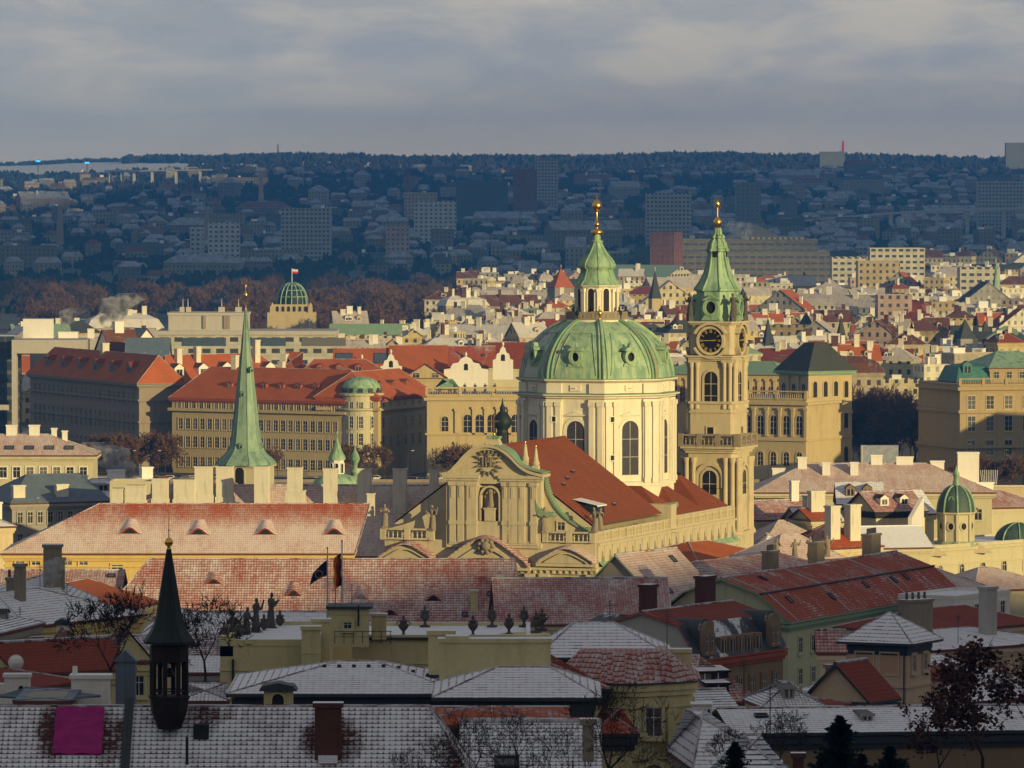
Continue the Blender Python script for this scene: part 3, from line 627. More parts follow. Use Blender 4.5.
    for px, w_ in ((408,2.0),(568,2.0)): link('window', wmesh(w_,2.6,'arch','church','glass'), church, (fx(px),0,fz(605)))
    balustrade('balustrade', church, fx(431)-fx(382), (fx(382),.2,fz(541.5)), 0, h=fz(530)-fz(541.5), post=4)
    balustrade('balustrade', church, fx(592)-fx(545), (fx(545),.2,fz(541.5)), 0, h=fz(530.5)-fz(541.5), post=4)
    for i, (px, py, hh) in enumerate(((384,530,3.6),(432,532,3.9),(544.5,532,3.9),(594,531,3.8))): link('statue', statue_mesh(hh, 20+i, 'stone', .3, i%2), church, (fx(px),.0,fz(py)), (-1)**i*.2)
    for px, pt, pb in ((521,441,466),(531.5,445,471)):
        f = MB(); hh = fz(pt)-fz(pb); f.box(-.5,.5,-.5,.5,0,hh*.2); f.lathe([(.5,hh*.2),(.62,hh*.3),(.42,hh*.4),(.22,hh*.8),(.1,hh*.9)],8); f.lathe([(.05,hh*.88),(.22,hh*.93),(.05,hh)],8,m=1); f.build('finial', ['church','gold'], church, (fx(px),2.2,fz(pb)))
    f = MB(); f.zprism([(-1.3,-.9),(1.3,-.9),(1.3,.9),(-1.3,.9)], 0, fz(436)-fz(447)-.4, 0, pts2=[(-.8,-.7),(.8,-.7),(.8,.7),(-.8,.7)]); f.box(-1,1,-.85,.85,fz(436)-fz(447)-.4,fz(436)-fz(447),1); f.build('pedestal', ['church','copper'], church, (fx(491),1.4,fz(447.5)))
    f = MB(); hh = fz(414)-fz(436); f.box(-.1,.1,-.08,.08,0,hh); f.box(-.85,.85,-.07,.07,hh*.62,hh*.62+.22); f.lathe([(.05,0),(.3,.25),(.05,.5)],8); f.build('gilded_cross', 'gold', church, (fx(491),1.4,fz(436)))
    f = MB(); cx, cz = fx(489), fz(546); rnd = random.Random(5)
    for i in range(9):
        a = 2*pi*i/9; f.lathe([(.05,-.45),(.42,-.1),(.4,.15),(.05,.5)], 7, (cx+1.1*cos(a), -1.5, cz+.9*sin(a)))
    f.lathe([(.1,-.9),(.8,-.4),(.9,.2),(.4,.8),(.1,1)], 10, (cx,-1.45,cz)); f.box(cx-.7,cx+.7,-1.7,-1.2,cz+1.0,cz+1.25); f.build('cartouche','stone',church)
    f = MB(); q = smooth_curve([(fx(x),fz(y)) for x, y in [(536,499),(539,506),(545,511),(553,512.5),(552,516),(541,516),(537,511)]]); f.prism(q, -.4, 1.5); f.build('scroll','copper_trim',church)
    link('window', wmesh(1.2,1.3,'rect','church','glass'), church, (fx(558),1.6,fz(530)))
build_facade()
# nave roof
NE, NR, NW = 29.6, 41.6, 16.2
b = MB(); b.add([(-NW,3,NE),(0,3,NR),(NW,3,NE),(-NW,40,NE),(0,40,NR),(NW,40,NE)], [(0,1,4,3),(1,2,5,4),(3,4,5)], 0)
b.add([(-NW,3,NE-.3),(0,3,NR-.3),(NW,3,NE-.3),(-NW,40,NE-.3),(0,40,NR-.3),(NW,40,NE-.3)], [(0,2,1),(0,3,5,2)], 1)
b.tube((0,3,NR),(0,40,NR),.2,.2,6,0)
M_['tile_nave'] = None; tile('tile_nave', (.27,.070,.024), .0, red2=(.11,.028,.014), tw=.3, th=.4)
nr = b.build('nave_roof', ['tile_nave','church'], church)
sl_ = atan2(NR-NE, NW)
for y_, x_ in ((11,8.6),(16,7.6),(22,6.6),(12,14.2),(22,13.4)):
    s = MB(); s.box(-.8,.8,-.25,.25,0,.35,0,1); o_ = s.build('snow_guard', ['iron','snow'], nr, (x_,y_+1.2,NR-(NR-NE)*x_/NW+.02), pi/2+.35, 0)
d = MB(); d.box(-2.2,2.2,0,3.2,-.6,1.9,0); d.add([(-2.5,-.3,1.9),(2.5,-.3,1.9),(2.5,4.2,2.9),(-2.5,4.2,2.9),(-2.5,-.3,1.7),(2.5,-.3,1.7)],[(0,1,2,3),(0,4,5,1)],1); d.prism(rect(2.6,1.2,0,.35),-.05,-.02,2); d.build('roof_dormer', ['copper_dark','tile_heavy','glass'], nr, (15.0,10.5,NE+.9), pi/2)
# side wall with attic and green cornice
SX, SY0, SY1 = XR, 1.0, 77.0; LS = SY1-SY0
b = MB(); b.box(SX-1.2,SX,SY0,SY1,0,fz(541.5)); b.box(-SX,-SX+1.2,7,SY1,0,fz(541.5)); b.box(-SX,SX,40,43,0,31); b.build('side_wall','church',church)
balustrade('balustrade', church, LS, (SX-.5,SY0,fz(541.5)), pi/2, h=fz(530.5)-fz(541.5), post=4, blind=True)
b = MB(); zc = fz(564); b.box(SX,SX+.7,SY0,SY1,zc-.9,zc-.25); b.box(SX,SX+.4,SY0,SY1,zc-1.7,zc-.9); b.box(SX,SX+.3,SY0,SY1,fz(541.5)-.45,fz(541.5)-.1)
for i in range(72): y = SY0+.5+i*(LS-1)/71; b.box(SX+.4,SX+.65,y-.16,y+.16,zc-1.35,zc-.9)
b.build('modillion_cornice','church',church)
b = MB(); b.add([(SX+.9,SY0,zc-.25),(SX+.9,SY1,zc-.25),(SX+.02,SY1,zc+.55),(SX+.02,SY0,zc+.55),(SX+.9,SY0,zc-.4),(SX+.9,SY1,zc-.4)],[(0,1,2,3),(0,4,5,1)]); b.build('flashing','copper',church)
ek = MB(); ek.lathe([(.02,0),(.30,.15),(.34,.5),(.16,.9),(.10,1.2),(.16,1.35),(.0,1.7)],7); EKm = ek.mesh('niche_ornament',['stone'])
for i in range(19):
    y = SY0+2+i*(LS-4)/18; link('niche_ornament', EKm, church, (SX+.05,y,zc+.5))
    if i < 18: p = MB(); p.box(SX,SX+.16,y+1.0,y+3.0,zc+.3,fz(541.5)-.6); p.build('pilaster_strip','church',church)
for i in range(9):
    y = SY0+5+i*8; link('window', wmesh(2.2,3.6,'archped','church','glass'), church, (SX,y,zc-7.4), pi/2)
    p = MB(); p.box(SX,SX+.4,y+3.2,y+4.6,0,zc-1.7); p.box(SX,SX+.55,y+3.0,y+4.8,zc-2.9,zc-1.7); p.build('pilaster','church',church)
link('statue', statue_mesh(3.4,31,'stone',.3), church, (SX-.4,3.5,fz(530.5)))
# crossing block and skirt roofs under the drum
DY = 57.0
b = MB(); b.box(-17,17,43,SY1,0,29.0); b.build('crossing_block','church',church)
def skirt(x0,x1,y0,y1,z0,z1,name='choir_roof'):
    b = MB(); xm, ym = (x0+x1)/2,(y0+y1)/2; r = min(x1-x0,y1-y0)/2; b.add([(x0,y0,z0),(x1,y0,z0),(x1,y1,z0),(x0,y1,z0),(x0+r,y0+r,z1),(x1-r,y0+r,z1),(x1-r,y1-r,z1),(x0+r,y1-r,z1)],[(0,1,5,4),(1,2,6,5),(2,3,7,6),(3,0,4,7),(4,5,6,7)],0); return b.build(name,['tile_nave'],church)
skirt(-16.5,16.5,40.5,52,29.0,33.6); skirt(3,16.5,50,63,29.0,34.4); skirt(4,16.5,62,77,29.0,34.2); skirt(-14,14,61,80,29.0,35.5)
b = MB(); b.box(-.6,.6,0,8,0,1.6); b.build('roof_fin','copper_trim',church,(15.4,44.3,29.2),.1)
# drum
dz = lambda py: H-(py-YH)*.16215
OCT = lambda k: (lambda a: 1-(1-cos(pi/8)/cos(((a+pi/8) % (pi/4))-pi/8))*k)
drum = MB(); RV = 12.35
A0 = pi/8
prof = [(RV,26),(RV,35.2),(RV+.35,35.2),(RV+.35,34.6)]
drum.lathe([(RV+.25,26),(RV+.25,33.4),(RV+.55,33.4),(RV+.55,34.0),(RV,34.2),(RV,dz(394))], 8, (0,DY,0), 0, False, A0)
drum.lathe([(RV,dz(392)-.1),(RV,dz(378))], 8, (0,DY,0), 0, False, A0)
dob = drum.build('drum', 'drum', church)
b = MB(); b.lathe([(RV,dz(397)),(RV+.5,dz(396)),(RV+.6,dz(394.5)),(RV+1.2,dz(393.5)),(RV+1.2,dz(392.3)),(RV,dz(391.5))], 8, (0,DY,0), 0, False, A0)
b.lathe([(RV,dz(381)),(RV+.4,dz(380)),(RV+.85,dz(378.5)),(RV+.85,dz(377.2)),(RV-.5,dz(376.8))], 8, (0,DY,0), 0, False, A0); b.build('cornice','drum',dob)
b = MB(); b.lathe([(RV+1.22,dz(392.4)),(RV+1.24,dz(391.9)),(RV+.05,dz(390.9))], 8, (0,DY,0), 0, False, A0, cap=False); b.lathe([(RV+.9,dz(377.3)),(RV+.92,dz(376.9)),(RV-.4,dz(376.2))], 8, (0,DY,0), 0, False, A0, cap=False); b.build('flashing','copper_trim',dob)
for k in range(8):
    a = -pi/2+k*pi/4; ra = RV*cos(pi/8); c_ = Vector((cos(a),sin(a),0)); p = Vector((0,DY,0))+c_*ra
    link('window', wmesh(3.0,8.7,'archped','drum','grating',t=.55), dob, (p.x,p.y,dz(472)), a+pi/2)
    l = MB(); l.box(-.9,.9,-.2,0,dz(389),dz(383)); l.lathe([(.0,-.1),(.45,0),(.0,.1)],8,(0,-.25,dz(386))); l.build('panel','drum',dob,(p.x,p.y,0),a+pi/2)
    # pier at the corner: two faces of pilasters
    for sgn in (-1,1):
        av = a+pi/8; vx = Vector((cos(av),sin(av),0))*RV+Vector((0,DY,0)); fa = a if sgn < 0 else a+pi/4     # face normals
        tdir = Vector((-sin(fa),cos(fa),0))*(-1 if sgn > 0 else 1)      # from corner into that face, reversed
        q = MB()
        s0 = 0; 
        q.box(-.2,2.5,-.45,0,33.9,dz(397)); 
        for xx in (.45,1.9): q.box(xx-.42,xx+.42,-.72,-.45,34.6,dz(404)); q.box(xx-.55,xx+.55,-.85,-.3,dz(404),dz(399.5)); q.box(xx-.52,xx+.52,-.8,-.3,33.9,34.7)
        q.box(-.1,2.4,-.35,0,dz(391),dz(381.5))
        o_ = q.build('pier','drum',dob)
        # place: local +x runs from the corner along the face away from the corner, -y is the outward normal
        d_ = (tdir*-1) if sgn < 0 else (tdir*-1)
        d_ = Vector((-sin(fa),cos(fa),0))*(1 if sgn > 0 else -1)
        nrm = Vector((cos(fa),sin(fa),0))
        if d_.cross(nrm).z < 0: M = Matrix(((d_.x,-nrm.x,0,vx.x),(d_.y,-nrm.y,0,vx.y),(0,0,1,0),(0,0,0,1)))
        else: M = Matrix(((d_.x,-nrm.x,0,vx.x),(d_.y,-nrm.y,0,vx.y),(0,0,1,0),(0,0,0,1)))
        o_.matrix_local = M
        if sgn > 0:
            for py in (417,455): 
                w_ = MB(); w_.ring(rect(1.0,1.1),rect(.72,.8,0,.15),-.78,-.4); w_.prism(rect(.72,.8,0,.15),-.5,-.48,1); ow = w_.build('small_window',['drum','black'],dob); ow.matrix_local = M @ Matrix.Translation((1.18,0,dz(py)-.5))
# dome
EH, EB, RB = 10.1, dz(377), 12.4
def dr(t): return RB*cos(t)**.92
b = MB(); T = [i*(pi/2*.765)/16 for i in range(17)]; rf = OCT(.72)
b.lathe([(RB*cos(t), EB-.1+EH*sin(t)) for t in T], 48, (0,DY,0), 0, True, A0, rf)
dome = b.build('dome','copper_dome',church)
for k in range(8):
    rb = MB()
    for off in (-.055,0,.055):
        a = A0+k*pi/4+off; pts = [Vector((RB*cos(t)*rf(a)*1.004*cos(a), DY+RB*cos(t)*rf(a)*1.004*sin(a), EB+EH*sin(t))) for t in T]; rb.path(pts, .20 if off else .30, 6)
    rb.build('rib','copper_trim' if k%2 else 'copper_dome',dome)
    a = -pi/2+k*pi/4; t = .36; rr = RB*cos(t)*rf(a); p = Vector((rr*cos(a), DY+rr*sin(a), EB+EH*sin(t)))
    w_ = MB(); n_ = 16; el = lambda s,q: [(s*cos(2*pi*i/n_), q*sin(2*pi*i/n_)) for i in range(n_)]
    w_.ring(el(1.35,1.55), el(.75,.9), -.9, 1.2, 0); w_.prism(el(.8,.95), -.3, -.25, 1); w_.prism([(-1.5,1.2),(1.5,1.2),(1.1,1.75),(0,2.0),(-1.1,1.75)], -1.1, 1.6, 0); w_.prism([(-1.6,-1.9),(1.6,-1.9),(1.2,-1.2),(-1.2,-1.2)], -.7, .5, 0)
    w_.prism([(-.3,1.9),(.3,1.9),(.0,2.7)],-.6,.2,0); w_.v = [(x*.82,y,z*.82) for x,y,z in w_.v]; w_.build('oculus_dormer',['copper_dome','wood_dark'],dome,(p.x,p.y,p.z),a+pi/2)
    fr_ = MB(); c1, c2 = Vector((0,0,0)), 0
    for s_ in (-1,1):
        pts = []
        for tt in [.06+.05*i for i in range(16)]:
            aa = a+s_*(.30-.10*tt); r2 = RB*cos(tt)*rf(aa)*1.003; pts.append(Vector((r2*cos(aa), DY+r2*sin(aa), EB+EH*sin(tt))))
        fr_.path(pts, .09, 4)
    fr_.path([pts[-1], pts[-1]+Vector((-sin(a),cos(a),0))*-2*(pts[-1]-Vector((0,DY,0))).dot(Vector((-sin(a),cos(a),0)))],.09,4); fr_.build('dome_moulding','copper_dome',dome)
# lantern
lt = MB(); L0 = dz(320); 
lt.lathe([(5.0,L0-.6),(5.05,L0),(4.9,L0+.1)],16,(0,DY,0)); lt.lathe([(3.35,L0),(3.35,dz(288)),(3.6,dz(287)),(3.9,dz(285.5)),(3.9,dz(284.5))],8,(0,DY,0),0,False,A0)
lob = lt.build('lantern','drum',church)
for k in range(8):
    a = -pi/2+k*pi/4; ra = 3.35*cos(pi/8)+.02; link('lantern_window', wmesh(1.05,3.7,'arch','drum','wood_dark',False,.22), lob, (ra*cos(a), DY+ra*sin(a), dz(311)), a+pi/2)
    a += pi/8; q = MB(); q.box(-.3,.3,-.25,.2,L0,dz(289)); q.box(-.4,.4,-.4,.2,dz(291.5),dz(288.5)); q.build('pilaster','drum',lob,(3.35*cos(a),DY+3.35*sin(a),0),a+pi/2)
    q = MB(); q.lathe([(.3,0),(.22,.5),(.5,1.0),(.45,1.4),(.15,1.6),(.22,1.9),(0,2.3)],8); q.build('lantern_urn','gold' if k%3==0 else 'copper_dark',lob,(4.75*cos(a),DY+4.75*sin(a),L0+.1))
    q = MB(); w_ = 2*4.75*math.tan(pi/8)-.5; q.box(-w_/2,w_/2,-.18,.18,0,1.3); 
    for j in range(5): x = -w_/2+w_*(j+.5)/5; q.box(x-.12,x+.12,-.24,-.18,.25,1.1)
    a -= pi/8; q.build('lantern_parapet','stone',lob,(4.55*cos(a),DY+4.55*sin(a),L0+.1),a+pi/2)
b = MB(); P = [(3.95,284.8),(3.8,283.6),(3.1,279.5),(2.7,274),(2.45,268.8),(2.9,267.8),(3.0,265.5),(2.75,261.5),(2.2,257),(1.55,252),(1.1,247.5),(.85,244.5),(.75,242.8),(1.05,242),(1.0,241),(.65,240),(.6,236),(.35,234)]
b.lathe([(r,dz(y)) for r, y in P],16,(0,DY,0),0,True,A0,OCT(.8))
for k in range(8):
    a = A0+k*pi/4; b.path([Vector((r*cos(a),DY+r*sin(a),dz(y))) for r, y in P[:13]], .11, 5)
b.build('lantern_roof','copper',lob)
b = MB(); b.lathe([(.3,dz(235)),(1.0,dz(234)),(1.12,dz(232)),(.95,dz(230.5)),(.3,dz(229.5)),(.2,dz(227)),(.42,dz(225.5)),(.45,dz(223.5)),(.2,dz(222)),(.14,dz(212))],10,(0,DY,0))
for i in range(8): a = 2*pi*i/8; b.lathe([(.05,-.3),(.22,0),(.05,.3)],6,(.85*cos(a),DY+.85*sin(a),dz(232)))
b.lathe([(.1,dz(212)),(.5,dz(210)),(.85,dz(206.5)),(.7,dz(203)),(.4,dz(201)),(.1,dz(200))],8,(0,DY,0))
for i in range(12): a = 2*pi*i/12; b.prism([(.3*cos(a-.25),dz(206)+.3*sin(a-.25)),(1.15*cos(a),dz(206)+1.3*sin(a)),(.3*cos(a+.25),dz(206)+.3*sin(a+.25))],DY-.1,DY+.1)
b.box(-.06,.06,DY-.05,DY+.05,dz(201),dz(194)); b.box(-.35,.35,DY-.05,DY+.05,dz(197.4),dz(196.6)); b.build('gilded_finial','gold',lob)
# ------------------------------------------------------------ bell tower
TX, TD = (717.5-512)/F*1080, 1080.0; ez = lambda py: H-(py-YH)*.16615
bt = thing('bell_tower', 'tall baroque bell tower with black clock faces, stone balcony and a green copper helm roof', 'tower', (TX, TD, 0), TH)
def sq(h, ch=0): return [(-h+ch,-h),(h-ch,-h),(h,-h+ch),(h,h-ch),(h-ch,h),(-h+ch,h),(-h,h-ch),(-h,-h+ch)] if ch else [(-h,-h),(h,-h),(h,h),(-h,h)]
b = MB()
b.zprism(sq(5.1,.9),0,ez(533)); b.zprism(sq(5.4,.9),ez(533)-.05,ez(530)); b.zprism(sq(4.55,.9),ez(530),ez(447)); b.zprism(sq(4.15,.7),ez(447),ez(402)); b.zprism(sq(3.75,.6),ez(402),ez(356)); b.zprism(sq(3.75,.6),ez(354),ez(322))
b.build('tower_wall','tower',bt)
b = MB()
for h0, y0, y1 in ((4.9,452,449.5),(5.2,449.5,447.5),(5.65,447.5,445.5),(4.35,412,410.5),(4.45,403,400.5),(4.2,360,358.5),(4.45,358.5,356.5),(4.75,356.5,354.8),(4.2,324,322.5),(4.5,322.5,320.8),(5.25,534,531),(4.7,529,527)): b.zprism(sq(h0,h0*.16),ez(y0),ez(y1))
b.build('cornice','tower',bt)
for k in range(4):
    a = -pi/2+k*pi/2; nr_ = Vector((cos(a),sin(a),0)); rz_ = a+pi/2
    balustrade('balcony_balustrade', bt, 9.6, tuple(nr_*5.2+Vector((sin(a),-cos(a),0))*4.8+Vector((0,0,ez(445.5)))), rz_, 'stone', h=ez(433)-ez(445.5), post=3.2, t=.35, blw=.3) if k != 2 else None
    link('window', wmesh(2.5,6.6,'arch','tower','wood_dark',True,.4), bt, tuple(nr_*4.55+Vector((0,0,ez(509)))), rz_)
    q = MB(); q.box(-1.25,1.25,-.2,-.05,0,2.6); q.build('window_apron','tower',bt,tuple(nr_*4.55+Vector((0,0,ez(509)))),rz_)
    link('window', wmesh(2.3,6.0,'arch','tower','wood_dark',True,.35), bt, tuple(nr_*3.75+Vector((0,0,ez(407)))), rz_)
    link('window', wmesh(1.1,1.1,'rect','tower','black',False,.2), bt, tuple(nr_*4.15+Vector((0,0,ez(433)))), rz_)
    # arched hood over the lower window, over the clock
    q = MB(); q.ring(arch(5.0,4.2,0,0,12),arch(4.1,3.7,0,0,12),-.35,0); q.build('window_hood','tower',bt,tuple(nr_*4.55+Vector((0,0,ez(487)))),rz_)
    # columns
    for xx in (-3.95,-2.75,2.75,3.95):
        q = MB(); q.lathe([(.62,ez(533)),(.62,ez(529)),(.45,ez(527)),(.4,ez(463)),(.6,ez(459)),(.6,ez(456.5))],10,(0,0,0)); q.build('column','tower',bt,tuple(nr_*4.75+Vector((-sin(a),cos(a),0))*xx),rz_)
    for xx in (-3.3,-2.35,2.35,3.3):
        q = MB(); q.lathe([(.5,ez(408)),(.5,ez(405)),(.34,ez(403)),(.30,ez(368)),(.46,ez(365)),(.46,ez(362))],10,(0,0,0)); q.box(-.5,.5,-.3,.5,ez(362),ez(358)); q.build('column','tower',bt,tuple(nr_*3.95+Vector((-sin(a),cos(a),0))*xx),rz_)
    # clock
    cz = ez(340); n_ = 28; ci = lambda r: [(r*cos(2*pi*i/n_), r*sin(2*pi*i/n_)) for i in range(n_)]
    q = MB(); q.prism(ci(2.0),-.18,.0,0); cl = q.build('clock_face','clockface',bt,tuple(nr_*3.85+Vector((0,0,cz))),rz_)
    q = MB(); q.ring(ci(2.4),ci(2.0),-.45,.1); q.build('clock_surround','tower',bt,tuple(nr_*3.85+Vector((0,0,cz))),rz_)
    q = MB(); q.ring(ci(1.98),ci(1.94),-.24,-.18)
    ROM = ['XII','I','II','III','IIII','V','VI','VII','VIII','IX','X','XI']
    for i, tx in enumerate(ROM):
        an = pi/2-i*pi/6; wd = {'I':.12,'V':.26,'X':.26}; tot = sum(wd[c_] for c_ in tx); x = -tot/2
        for ch in tx:
            w_ = wd[ch]; xc = x+w_/2; x += w_; hh = .56
            def bar(xa, za, xb, zb, t_=.04):
                v = Vector((xb-xa,zb-za)); nn = Vector((-v.y,v.x)).normalized()*t_
                P4 = [(xa+nn.x,za+nn.y),(xb+nn.x,zb+nn.y),(xb-nn.x,zb-nn.y),(xa-nn.x,za-nn.y)]
                o2 = []
                for X_, Z_ in P4:
                    Z2 = Z_+1.59; ro = an-pi/2; o2.append((X_*cos(ro)-Z2*sin(ro), X_*sin(ro)+Z2*cos(ro)))
                q.prism(o2,-.26,-.18)
            if ch == 'I': bar(xc,-hh/2,xc,hh/2)
            if ch == 'V': bar(xc-.1,hh/2,xc,-hh/2); bar(xc+.1,hh/2,xc,-hh/2,.03)
            if ch == 'X': bar(xc-.1,hh/2,xc+.1,-hh/2); bar(xc+.1,hh/2,xc-.1,-hh/2,.03)
    q.build('numerals','gilt_paint',cl)
    q = MB(); q.prism([(-1.75,.0),(-.9,.07),(.4,.05),(.4,-.05),(-.9,-.07)],-.36,-.3); q.prism([(1.15,.12),(.7,.17),(-.25,.06),(-.25,-.06),(.75,-.04)],-.30,-.26); q.build('clock_hands','gilt_paint',cl)
    q = MB(); out = [(3.1*sin(t_),3.0*cos(t_)) for t_ in [(-1.15+2.3*i/14) for i in range(15)]]; inn = [(x*.87,z*.87) for x, z in out]
    for i in range(14): q.prism([inn[i],inn[i+1],out[i+1],out[i]],-.75,.3)
    out = [(x, -z) for x, z in out]; inn = [(x*.9, z*.9) for x, z in out]
    for i in range(14): q.prism([out[i],out[i+1],inn[i+1],inn[i]],-.85,.3)
    q.build('clock_cornice','tower',bt,tuple(nr_*3.85+Vector((0,0,cz))),rz_)
    a2 = a+pi/4; link('statue', statue_mesh(4.6,40+k,'darkstatue',.8,k%2), bt, (5.2*cos(a2),5.2*sin(a2),ez(320.8)), a2+pi/2)
b = MB(); RO = lambda px: px/2/6.018*1.04
P = [(47,321.5),(45,318),(41.5,303),(40.5,291.5),(44.5,290.5),(44.5,288.5),(40.5,286.5),(33.5,281),(26.5,274),(22,266),(18.5,257.5),(17,252),(20.5,251),(20.5,249.3),(17,248.3),(17.5,246),(15,242.5),(9.5,239),(12,237.8),(12,236),(7,235),(6,231),(4.5,228)]
b.lathe([(RO(w),ez(y)) for w, y in P],8,(0,0,0),0,False,A0)
helm = b.build('helm_roof','copper',bt)
for k in range(8):
    a = A0+k*pi/4; q = MB(); q.path([Vector((RO(w)*cos(a),RO(w)*sin(a),ez(y))) for w, y in P[4:]], .2, 5); q.build('helm_rib','copper',helm)
    if k%2 == 0:
        a = -pi/2+k*pi/4; rr = RO(46)*cos(A0); q = MB(); q.ring(el(1.35,1.5),el(.85,1.0),-.5,.6,0); q.prism(el(.9,1.05),-.12,-.08,1); q.prism([(-1.6,-2.1),(1.6,-2.1),(1.1,-1.3),(-1.1,-1.3)],-.4,.2,0); q.prism([(-1.5,1.2),(1.5,1.2),(0,2.1)],-.5,.4,0)
        q.build('oculus_window',['copper','wood_dark'],helm,(rr*cos(a),rr*sin(a),ez(307)),a+pi/2)
        q = MB(); rr = RO(19)*cos(A0); q.prism(arch(.8,1.3,0,0),-.1,.3,0); q.build('vent','black',helm,(rr*cos(a),rr*sin(a),ez(257)),a+pi/2)
b = MB(); b.lathe([(.1,ez(228)),(.45,ez(226.8)),(.72,ez(223.8)),(.72,ez(220.8)),(.45,ez(218)),(.1,ez(216.8))],12); b.tube((0,0,ez(217)),(0,0,ez(207)),.09,.07,5)
for i in range(10): a = 2*pi*i/10; b.prism([(.25*cos(a-.3),ez(204)+.3*sin(a-.3)),(.9*cos(a),ez(204)+1.15*sin(a)),(.25*cos(a+.3),ez(204)+.3*sin(a+.3))],-.08,.08)
b.lathe([(.05,ez(204)-.6),(.42,ez(204)),(.05,ez(204)+.6)],8); b.build('gilded_star','gold',bt)
# ------------------------------------------------------------ foreground roofs below the castle
def add_part(root, name, mb, mats, loc=(0,0,0), rz=0, rx=0): return mb.build(name, mats, root, loc, rz, rx)
r0, rf0, L0_, ze0, h0, rz0 = house('house','long snow-speckled tiled roof at the bottom left carrying a dark spired bell turret','house',(-160,266),(520,266),880,706,depth=16,roof='hip',rm='tile_grid',il=2,ir=3.8,wm='cream2')
lx = lambda px: (px+160)*266/F
def on_slope(py, D=270):    # local y on front slope for a picture row
    z = zat(py, D)-r0.location.z-ze0; return z/h0*8.5-.5
y_ = on_slope(757); q = MB(); q.box(-.56,.56,-.35,.35,-1.5,1.95,0); q.box(-.64,.64,-.43,.43,1.95,2.15,0,top=1); q.box(-.4,.4,-.75,-.36,-.35,-.05,1); q.build('chimney',['brick','snow'],rf0,(lx(326),y_,rz0(lx(326),y_)))
sl0 = atan2(h0,8.5)
q = MB(); q.box(-.19,.19,-5.2,10.2,.05,.16); o_ = q.build('flashing','darkmetal',rf0,(lx(119),.2+.0,rz0(20,.2)),0,sl0); 
q = MB(); q.box(-.32,.32,-.3,.3,-.2,.42); q.build('roof_hatch','copper_dark',rf0,(lx(195),6.6,rz0(5,6.6)))
q = MB(); q.box(-.06,.06,-.06,.06,-.2,1.1); q.build('roof_hook','iron',rf0,(lx(182),on_slope(766),rz0(9,on_slope(766))))
q = MB(); n_ = 10
vv = []; 
for i in range(n_+1):
    for j in range(n_+1): vv.append(((i/n_-.5)*2.05+.03*sin(j*1.7), j/n_*2.9, .10+.04*sin(i*1.3+j)+.03*sin(j*2.1)))
q.add(vv, [(i*(n_+1)+j,(i+1)*(n_+1)+j,(i+1)*(n_+1)+j+1,i*(n_+1)+j+1) for i in range(n_) for j in range(n_)], 0); q.box(-1.02,1.02,0,2.9,.02,.06)
yy = on_slope(759); P_ = r0.matrix_world @ Vector((0,0,0)); o_ = q.build('tarpaulin','purple',None,(r0.location.x+lx(69),r0.location.y+yy,r0.location.z+ze0+rz0(lx(69),yy)+.02),0,sl0)
tag(o_,'magenta purple tarpaulin square fixed on the snowy roof at the bottom left','tarpaulin')
xo = lx(69); yo_ = yy+1.2
M_.pop('tile_main',None); tile('tile_main', (.085,.030,.022), .66, wr=.5, wc=.46, k1=.45, tw=.25, th=.27, contrast=2.8, snowc=(.78,.79,.83), spots=((lx(40),yo_,.75,1.5),(lx(101),yo_-.2,.85,1.6),(lx(342),y_+.6,.9,1.3),(lx(308),y_+.7,.55,.9),(lx(180),7.6,2.2,.9),(lx(455),4.0,.6,6)))
rf0.data.materials[0] = M_['tile_main']
# bell turret on the ridge
tr = thing('bell_turret','small black wooden bell turret with open arches, pointed spire and gold ball','turret',(at(168.5,706,272).x,272.5,zat(706,272)-.9),R(12))
tzz = lambda py: (706-py)/23.9*1.0+.9
OC = lambda a: 1
q = MB(); q.lathe([(.5,-.1),(.78,tzz(712)),(.84,tzz(700)),(.90,tzz(698)),(.90,tzz(696.5)),(.80,tzz(696))],8,m=0,sm=False,rot=pi/8); add_part(tr,'base',q,'wood_dark')
for k in range(8):
    a = pi/8+k*pi/4; q = MB(); q.tube((.74*cos(a),.74*sin(a),tzz(697)),(.74*cos(a),.74*sin(a),tzz(660)),.10,.10,6); add_part(tr,'post',q,'wood_dark')
    a += pi/8; q = MB(); q.ring(rect(.56,.5,0,0),[(-.2,.02),(.2,.02),(.2,.12),(-.2,.12)] if 0 else arch(.42,.34,0,.01,2)[:4],-.04,.04) if 0 else q.box(-.28,.28,-.05,.05,.26,.75); q.box(-.28,-.17,-.05,.05,.0,.26); q.box(.17,.28,-.05,.05,0,.26); add_part(tr,'arch_panel',q,'wood_dark',(.69*cos(a),.69*sin(a),tzz(667)),a+pi/2)
    q = MB(); q.box(-.3,.3,-.03,.03,0,.06); add_part(tr,'rail',q,'wood_dark',(.70*cos(a),.70*sin(a),tzz(692)),a+pi/2)
q = MB(); q.lathe([(.84,tzz(662)),(.84,tzz(646))],8,sm=False,rot=pi/8); q.box(-.05,.05,-.6,.6,tzz(664),tzz(661)); add_part(tr,'frieze',q,'wood_dark')
q = MB(); q.lathe([(.05,0),(.28,.02),(.22,.14),(.14,.34),(.05,.4)],10,(0,0,tzz(678))); q.tube((0,0,tzz(663)),(0,0,tzz(668)),.02,.02,5); add_part(tr,'bell',q,'copper_dark')
q = MB(); q.lathe([(1.10,tzz(644)),(1.12,tzz(641.5)),(.98,tzz(637)),(.80,tzz(631)),(.66,tzz(624)),(.56,tzz(615)),(.42,tzz(595)),(.26,tzz(572)),(.10,tzz(549))],8,sm=False,rot=pi/8); sp_ = add_part(tr,'spire',q,'copper_dark')
q = MB(); q.box(-.24,.24,-.02,.02,0,.40); q.build('snow_patch','snow',sp_,(-.25,-.86,tzz(640)),-.3,-.6)
